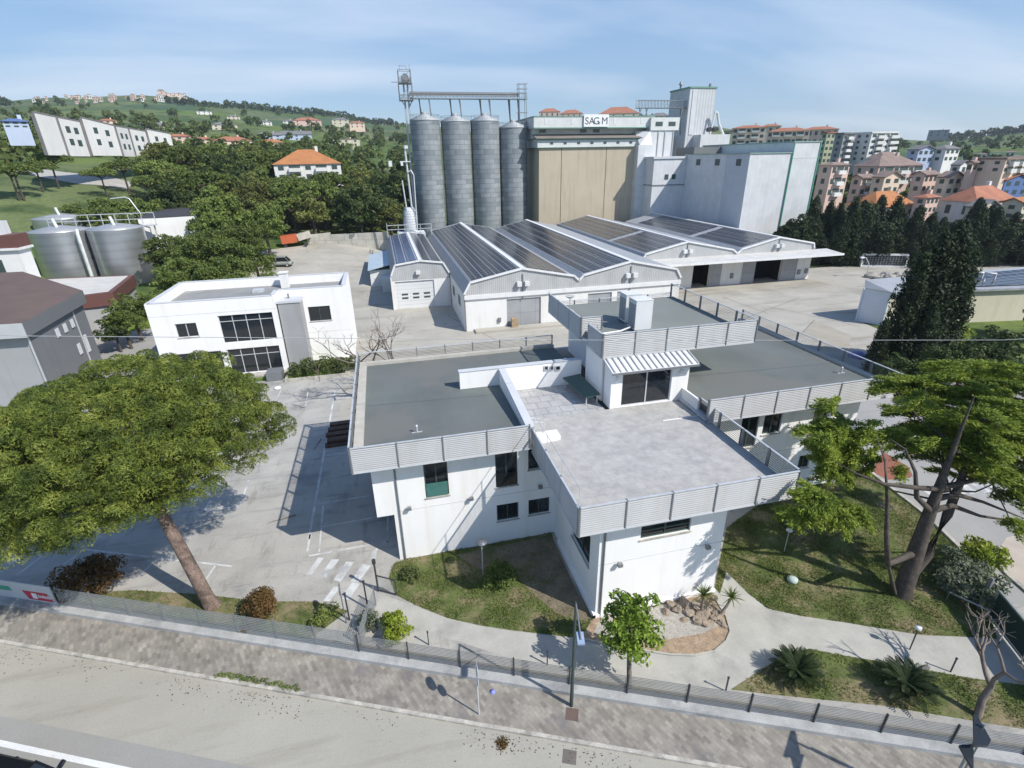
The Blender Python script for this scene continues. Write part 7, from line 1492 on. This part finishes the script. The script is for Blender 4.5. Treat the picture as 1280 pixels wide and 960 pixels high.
# lamps in the garden
x, y, _ = gp(604, 720); b = MB(); b.cyl((x, y, 0), (x, y, 2.4), .03, n=8); tl = thing('garden_lamp', 'grey disc-topped garden lamp on a thin pole before the left office wall', 'lamp', (x, y, 0)); b.build('pole', ALU, tl); b = MB(); b.lathe((x, y, 0), [(0, 2.55), (.30, 2.48), (.31, 2.42), (0, 2.38)], 20); b.build('disc', RAILM, tl)
x, y, _ = gp(1137, 812); tl = thing('garden_lamp', 'slim garden lamp with white head beside the right sago palm', 'lamp', (x, y, 0)); b = MB(); b.cyl((x, y, 0), (x, y, 1.35), .03, n=8); b.build('pole', DKRAIL, tl); b = MB(); b.lathe((x, y, 0), [(0, 1.52), (.13, 1.5), (.14, 1.38), (0, 1.34)], 14); b.build('head', WHITE, tl)
for i, (px, py) in enumerate(((536, 806), (684, 831), (907, 864), (1188, 840))):
    x, y, _ = gp(px, py); b = MB(); b.bar((x, y, 0), (x, y, .85), .05); b.box(x - .04, x + .04, y - .04, y + .04, .85, .92); tag(b.build('stake_light', DKRAIL), f'short dark stake light on the street side of the garden path, {ordw(i)} from the left', 'stake light', 'stake lights along the garden path')
x, y, _ = gp(990, 727); b = MB(); b.lathe((x, y, 0), [(.0, .0), (.26, .0), (.28, .22), (.1, .3), (0, .3)], 16); tag(b.build('well_cover', surf('pale_green', (.42, .50, .45), .7, .1, 2)), 'small pale greenish round cover on the right lawn', 'cover')
x, y, _ = gp(980, 690); b = MB(); b.cyl((x, y, 0), (x, y, 1.6), .025, n=6); b.lathe((x, y, 0), [(0, 1.7), (.18, 1.66), (.18, 1.6), (0, 1.58)], 12); tag(b.build('garden_lamp', ALU), 'thin pale garden lamp in the shade on the right lawn', 'lamp')
# plate on ledge, litter
q = at(616, 864, .15); b = MB(); b.lathe((q[0], q[1], .1), [(0, .09), (.10, .07), (.12, .0)], 12); tag(b.build('litter', plain('litter_blue', (.22, .25, .60), .5)), 'small crumpled blue-white litter at the foot of the street ledge', 'litter')
b = MB(); q = at(628, 930, .02)
tg = thing('litter_bush', 'small heap of dry leaves and twigs in the road by the kerb', 'leaf heap', (q[0], q[1], .015)); rng = np.random.default_rng(8); d = rng.normal(size=(260, 3)) * np.array([.13, .13, .05]); d[:, 2] = abs(d[:, 2]); V, Fq = leaf_geo(d, np.tile([0, 0, 1.], (260, 1)), .09, .5, .8, rng); o = bpy.data.objects.new('leaves', fast_mesh('leaves', V, Fq, G_RED)); C.objects.link(o); o.parent = tg
# leaf litter and grit in the gutter
rng = np.random.default_rng(77); n_ = 900; ss = rng.uniform(-4, 34, n_); tt = -.12 - np.abs(rng.normal(0, .45, n_)); keep = np.sin(ss * 1.3) + np.sin(ss * .47 + 1) + rng.normal(0, .8, n_) > .2; ss, tt = ss[keep], tt[keep]
Pl = K0[None, :] + ss[:, None] * KD[None, :] + tt[:, None] * KN[None, :]; V, Fq = leaf_geo(np.column_stack([Pl, np.full(len(Pl), .035)]), np.tile([0, 0, 1.], (len(Pl), 1)), .075, .55, .5, rng)
o = bpy.data.objects.new('leaf_litter', fast_mesh('leaf_litter', V, Fq, G_RED)); C.objects.link(o); tag(o, 'scattered dry leaves and grit along the street gutter', 'leaf litter', kind='stuff')
# cable across the view
p0, p1 = aty(30, 420, 27), aty(1255, 425, 27.5); v_ = (p1 - p0); b = MB(); b.tube([tuple(p0 - v_ * .25 + np.array([0, 0, .8])), tuple(p0), tuple(p0 + v_ * .5 + np.array([0, 0, -.12])), tuple(p1), tuple(p1 + v_ * .25 + np.array([0, 0, .8]))], .016, 5); tag(b.build('cable', plain('cable_grey', (.38, .39, .40), .6)), 'thin pale cable strung across the whole site above the roofs', 'cable')

# ------------------------------------------------------------------ bare trees
def bare(label, loc, H, seed, spread=.5, lean=(0, 0), r0=.14, depth=5):
    rng = np.random.default_rng(seed); t = thing('bare_tree', label, 'tree', loc); b = MB()
    def grow(p, d, l, r_, k):
        q = p + d * l; m_ = p + d * l * .5 + rng.normal(0, .06 * l, 3); b.tube([tuple(p), tuple(m_), tuple(q)], [r_, r_ * .85, r_ * .68], 5)
        if k == 0: return
        for _ in range(2 if k < depth else 3):
            e = d + rng.normal(0, spread, 3); e[2] = abs(e[2]) * .8 + .25; e /= np.linalg.norm(e); grow(q, e, l * rng.uniform(.62, .86), r_ * .62, k - 1)
    d = np.array([lean[0], lean[1], 1.0]); grow(np.array(loc, float), d / np.linalg.norm(d), H * .30, r0, depth); b.build('branches', TWIG, t)
bare('bare budding tree with many thin twigs behind the left roof corner', (-2.8, 48.5, 0), 9.0, 4, .5, r0=.22, depth=6); bare('second bare leafless tree just right of the budding one, closer to the sheds', (-0.5, 50, 0), 7.5, 6, .45, r0=.18, depth=6)
bare('leafless dark tree leaning in at the lower right corner behind the street fence', gp(1222, 896), 5.0, 12, .55, (.25, .15), .17, 5)
bare('thin leafless young tree in the parking lot by the hedge end', (-8.6, 55.2, 0), 3.0, 14, .4, (0, 0), .04, 3)

# ------------------------------------------------------------------ vehicles and yard clutter
CARB = plain('car_black', (.012, .013, .015), .18, .3)
def car_mesh(t, L, W_, H_, paint, glass, lx, ly, lz, ang, mirrors=True, van=False):
    ca, sa = math.cos(ang), math.sin(ang)
    def T(p): return (lx + p[0] * ca - p[1] * sa, ly + p[0] * sa + p[1] * ca, lz + p[2])
    hw = W_ / 2
    st = [(-.5, .36, .55, .78), (-.47, .30, .72, .9), (-.36, .26, .80 if not van else .86, .97), (-.16, .25, .86 if not van else .92, 1), (.12, .25, .90, 1), (.36, .27, .92, .99), (.47, .32, .88, .93), (.5, .40, .70, .82)]
    b = MB(); v = []; n = 10
    for (x, zb_, zt, k) in st:
        zb2, zt2 = zb_ * .9, zt * H_ * .62
        pr_ = [(-hw * k, zb2 + .1), (-hw * k, zb2 + (zt2 - zb2) * .5), (-hw * k * .97, zt2 - .06), (-hw * k * .86, zt2), (-hw * .3, zt2 + .02), (hw * .3, zt2 + .02), (hw * k * .86, zt2), (hw * k * .97, zt2 - .06), (hw * k, zb2 + (zt2 - zb2) * .5), (hw * k, zb2 + .1)]
        v += [T((x * L, y, z)) for y, z in pr_]
    b.add(v, [(i * n + j, i * n + (j + 1) % n, (i + 1) * n + (j + 1) % n, (i + 1) * n + j) for i in range(len(st) - 1) for j in range(n)] + [list(range(n)), list(range((len(st) - 1) * n, len(st) * n))[::-1]], 0, True); b.build('body', paint, t)
    zt0 = H_ * .56; f0, f1, r1, r0 = (-.26, -.06, .34, .47) if not van else (-.40, -.24, .46, .49); hk = .80
    cab = [(f0, zt0), (f1, H_ - .03), (r1, H_), (r0, zt0 + .05)]; b = MB(); v = []
    for s_ in (-1, 1): v += [T((x * L, s_ * hw * (.92 if i in (0, 3) else hk), z)) for i, (x, z) in enumerate(cab)]
    b.add(v, [(0, 1, 5, 4), (2, 3, 7, 6), (0, 3, 2, 1), (4, 5, 6, 7)]); b.build('windows', glass, t)
    b = MB(); P = [(f1 - .01, -hk), (f1 - .01, hk), (r1 + .01, hk), (r1 + .01, -hk)]; b.add([T((x * L, y * hw * 1.02, H_ - .02)) for x, y in P] + [T((x * L, y * hw * .9, H_ + .05)) for x, y in P], [(0, 3, 2, 1), (4, 5, 6, 7), (0, 1, 5, 4), (1, 2, 6, 5), (2, 3, 7, 6), (3, 0, 4, 7)])
    for s_ in (-1, 1):
        for xx in (.14,): b.bar(T((xx * L, s_ * hw * .93, zt0)), T((xx * L, s_ * hw * hk, H_)), .09, .05)
        b.bar(T((f0 * L, s_ * hw * .92, zt0)), T((f1 * L, s_ * hw * hk, H_)), .07); b.bar(T((r0 * L, s_ * hw * .92, zt0)), T((r1 * L, s_ * hw * hk, H_)), .09)
    b.build('roof', paint, t)
    for sx_ in (-.31, .31):
        for s_ in (-1, 1):
            b = MB(); b.cyl(T((sx_ * L, s_ * (hw - .22), .32)), T((sx_ * L, s_ * (hw - .005), .32)), .32, n=18); wl_ = b.build('wheel', DKRAIL, t); b = MB(); b.cyl(T((sx_ * L, s_ * (hw - .004), .32)), T((sx_ * L, s_ * (hw + .012), .32)), .19, n=12); b.build('rim', ALU, wl_)
    for s_ in (-1, 1):
        if mirrors: b = MB(); b.bar(T(((f0 + .05) * L, s_ * (hw + .02), zt0 + .10)), T(((f0 + .055) * L, s_ * (hw + .26), zt0 + .16)), .10, .15); b.build('mirror', CARB, t)
        b = MB(); b.bar(T((-.485 * L, s_ * hw * .45, .62)), T((-.485 * L, s_ * hw * .78, .62)), .12, .12); b.build('headlight', ALU, t)
mr_ = at(70, 949, 1.0); angc = math.atan2(KD[1], KD[0]); cpx = np.array(mr_[:2]) - KN * 1.10 - KD * .55
ck = thing('parked_car', 'black car on the road cut off by the lower left photo edge', 'car', (cpx[0], cpx[1], .016)); car_mesh(ck, 4.3, 1.76, 1.45, CARB, GLASS, cpx[0], cpx[1], .016, angc + math.pi)
# note: the driver's mirror points to the kerb
vq = hit(352, 333); vz = TZ(vq[0], vq[1]) + .02; vt = thing('parked_van', 'dusty grey old van parked at the tree edge of the rear yard', 'van', (vq[0], vq[1], vz)); car_mesh(vt, 4.6, 1.8, 1.9, surf('dusty_grey_paint', (.28, .29, .26), .6, .15, 1), GLASS, vq[0], vq[1], vz, math.pi - .15, False, True)
tq = hit(372, 308); tz = TZ(tq[0], tq[1]); tr = thing('trailer', 'tilted red-orange trailer bed beside the grey van', 'trailer', (tq[0], tq[1], tz)); b = MB(); b.bar((tq[0] - 3.2, tq[1] - .5, tz + 1.6), (tq[0] + .2, tq[1], tz + 1.9), 2.2, 1.7); b.build('bed', surf('red_orange_paint', (.50, .12, .05), .6, .15, 1), tr); b = MB(); b.bar((tq[0] + .3, tq[1], tz + 1.9), (tq[0] + 3.2, tq[1] + .5, tz + 2.6), 2.0, 1.4); b.build('tarp', surf('pale_tarp', (.50, .47, .40), .8, .15, 1), tr)
for dx in (-2.4, 2.0): b = MB(); b.cyl((tq[0] + dx, tq[1] - 1.2, tz + .45), (tq[0] + dx, tq[1] - .9, tz + .45), .45, n=14); b.build('wheel', DKRAIL, tr)
rk_ = hit(1100, 334); rt = thing('cage_rack', 'white framed cage rack leaning in the rear yard before the dark hedge', 'rack', rk_); b = MB(); x0, y0 = rk_[0] - 3.6, rk_[1] + 1.3
A = np.array([rk_[0] - 3.8, rk_[1] + 1.2, 0]); B_ = np.array([rk_[0] + 3.8, rk_[1] - 2.2, 0])
for z in (.2, 2.6): b.bar(tuple(A + np.array([0, 0, z])), tuple(B_ + np.array([0, 0, z])), .35)
for s_ in (0, 1): q = A + (B_ - A) * s_; b.bar((*q[:2], .2), (*q[:2], 2.6), .35)
b.build('frame', WTRIM, rt); b = MB()
for s_ in np.linspace(.05, .95, 15): q = A + (B_ - A) * s_; b.bar((*q[:2], .2), (*q[:2], 2.6), .12)
for z in np.linspace(.5, 2.3, 6): b.bar(tuple(A + np.array([0, 0, z])), tuple(B_ + np.array([0, 0, z])), .10)
b.build('bars', RAILM, rt)
for i, (px, py) in enumerate(((1105, 345), (1112, 350), (1120, 346), (1098, 349), (1128, 351), (1116, 356), (1090, 347), (1134, 346))): q = hit(px, py); rock((q[0], q[1], 0), rnd.uniform(.6, 1.1), 70 + i, f'pale rubble lump in the rear yard below the cage rack, {ordw(i)} of the heap', surf('rubble', (.34, .32, .28), .95, .25, 1.5) if i == 0 else bpy.data.materials['rubble'], 'rubble heap in the rear yard')
q = hit(1083, 346); yl = thing('yard_lamp', 'pale hooked lamp pole in the rear yard left of the cage rack', 'lamp', q); b = MB(); b.tube([(q[0], q[1], 0), (q[0] - .2, q[1], 2.4), (q[0] - 1.2, q[1], 3.6), (q[0] - 1.9, q[1], 3.7)], [.09, .08, .07, .07], 6); b.build('pole', ALU, yl); b = MB(); b.box(q[0] - 2.5, q[0] - 1.8, q[1] - .2, q[1] + .2, 3.6, 3.85); b.build('lamp_head', WTRIM, yl)
q = at(1072, 446, .0); b = MB(); b.lathe((q[0], q[1], 0), [(1.0, 0), (.95, .25), (.7, .5), (.3, .65), (0, .7)], 9); tag(b.build('covered_pile', surf('blue_tarp', (.15, .16, .34), .6, .2, 2)), 'pile under a blue tarpaulin beyond the right end of the office roof', 'tarp pile')
for i, (px, py) in enumerate(((1222, 345), (1238, 346))): q = at(px, py, 5.6); b = MB(); b.tube([(q[0] - .9, q[1], 5.0), (q[0] - .9, q[1], 6.2), (q[0] + .9, q[1], 6.0), (q[0] + .9, q[1], 5.0)], .12, 6); tag(b.build('roof_hoop', WTRIM), f'white hoop frame on the cream shed roof, {["left", "right"][i]} one', 'hoop', 'white hoops on the cream shed roof')
pr_ = thing('parked_car', 'dark blue car mostly hidden behind the cedar on the drive', 'car', gp(1225, 545)); q = gp(1222, 548); car_mesh(pr_, 4.3, 1.75, 1.5, plain('car_blue', (.05, .06, .16), .25, .3), GLASS, q[0], q[1], .018, 2.2, False)

q = gp(428, 541); ts = thing('plank_stack', 'stack of dark brown planks in the parking lot against the left office wing', 'planks', q); WOODD = surf('dark_plank', (.10, .065, .045), .9, .4, 2.5, fine=.2)
for k in range(9):
    b = MB(); y0 = q[1] - 2.2 + (k % 5) * .95 + (.3 if k > 4 else 0); b.bar((q[0] - 1.25 + .1 * (k % 3), y0, .12 + .32 * (k // 5)), (q[0] + 1.2, y0 + .12, .12 + .32 * (k // 5)), .55, .22); b.build('plank', WOODD, ts)
for i, (px, py) in enumerate(((372, 508), (352, 650), (398, 555))):
    q = gp(px, py); bb_ = MB(); r9 = np.random.default_rng(90 + i); d = np.array([math.cos(2.4 + i), math.sin(2.4 + i), 0]); P9 = [np.array(q) + d * s_ + r9.normal(0, .05, 3) * np.array([1, 1, 0]) + np.array([0, 0, .05]) for s_ in np.linspace(-.9, .9, 6)]; bb_.tube(P9, [.03, .03, .025, .02, .015, .01], 5)
    for k in range(4): e = P9[1 + k] + np.array([r9.normal(0, .4), r9.normal(0, .4), .08]); bb_.tube([P9[1 + k], e], [.015, .006], 4)
    tag(bb_.build('fallen_branch', TWIG), f'thin fallen branch lying on the parking lot, {["by the hedge end", "near the corner of the building shadow", "beside the plank stack"][i]}', 'branch')
# ------------------------------------------------------------------ thin air haze
hm = bpy.data.materials.new('haze'); hm.use_nodes = True; hn = hm.node_tree.nodes; hn.clear(); ho = hn.new('ShaderNodeOutputMaterial'); pv = hn.new('ShaderNodeVolumePrincipled')
pv.inputs['Color'].default_value = (.80, .87, .96, 1); pv.inputs['Density'].default_value = .00018; pv.inputs['Anisotropy'].default_value = .3; hm.node_tree.links.new(pv.outputs[0], ho.inputs['Volume'])
b = MB(); b.box(-2600, 2600, -300, 2600, -3, 330); hz = b.build('haze', hm); hz['kind'] = 'stuff'; hz['label'] = 'thin pale haze over the far hills'
# ------------------------------------------------------------------ grass blades
def inside(P, poly):
    x, y = P[:, 0], P[:, 1]; c = np.zeros(len(P), bool); n = len(poly)
    for i in range(n):
        x0, y0 = poly[i]; x1, y1 = poly[i - 1]; c ^= ((y0 > y) != (y1 > y)) & (x < (x1 - x0) * (y - y0) / (y1 - y0 + 1e-12) + x0)
    return c
SOILP = pxs([(570, 694), (640, 680), (689, 668), (722, 742), (742, 766), (735, 778), (700, 770), (668, 744), (640, 716), (600, 712)])
def lump(P): return .5 + .5 * np.sin(P[:, 0] * 1.9 + 1.3 * np.sin(P[:, 1] * 1.1)) * np.sin(P[:, 1] * 1.7 + 1.1 * np.sin(P[:, 0] * .9 + 2))
G_GRS = leafmat('grass_blades', [(.060, .095, .018), (.10, .145, .026), (.15, .185, .045), (.28, .24, .12)], var=0, trans=.2)
Vs = []; Fs = []; k0 = 0
vergeP = [ST(-3.5, WT + .62), ST(15.2, WT + .62), tuple(at(436, 764)[:2]), tuple(at(395, 752)[:2]), tuple(at(330, 752)[:2]), tuple(at(250, 743)[:2]), tuple(at(165, 738)[:2]), tuple(at(75, 742)[:2])]
for poly, n, thr in ((lawnA, 17000, .46), (lawnB, 60000, .42), (lawnC, 15000, .52), (vergeP, 14000, .5)):
    a = np.array(poly); lo, hi = a.min(0), a.max(0); P = nrng.uniform(lo, hi, (int(n * 1.9), 2)); P = P[inside(P, poly)]; g_ = lump(P); P = P[(g_ + nrng.uniform(-.45, .45, len(P))) > thr]; P = P[~(inside(P, SOILP) & (nrng.random(len(P)) > .12))][:n]
    Cn = np.column_stack([P, np.full(len(P), .055)]); V, Fq = leaf_geo(Cn, np.tile([0, 0, .25], (len(P), 1)), .15, .22, 1.0, nrng, np.tile([0, 0, 1.6], (len(P), 1)) + nrng.normal(0, .6, (len(P), 3))); Vs.append(V); Fs.append(Fq + k0); k0 += len(V)
V = np.concatenate(Vs); V[:, 2] = np.maximum(V[:, 2], .018); o = bpy.data.objects.new('lawn_grass', fast_mesh('lawn_grass', V, np.concatenate(Fs), G_GRS)); C.objects.link(o); tag(o, 'uneven green and straw-coloured grass on the garden lawns', 'grass', kind='stuff')

for i, (px, py, h_, k_) in enumerate(((165, 436, .62, 'fine0'), (178, 425, .7, 'fine1'), (152, 440, .5, 'dark2'))):
    q = at(px, py); tree(k_, (q[0], q[1], 0), h_, f'green bush in the gap between grey warehouse and white cubic building, {["middle", "right", "left"][i]} one', name='shrub', cat='shrub')
for o in SC.objects:
    if o.parent is None and 'label' in o and len(o['label'].split()) > 16: print('LONG', len(o['label'].split()), o['label'])
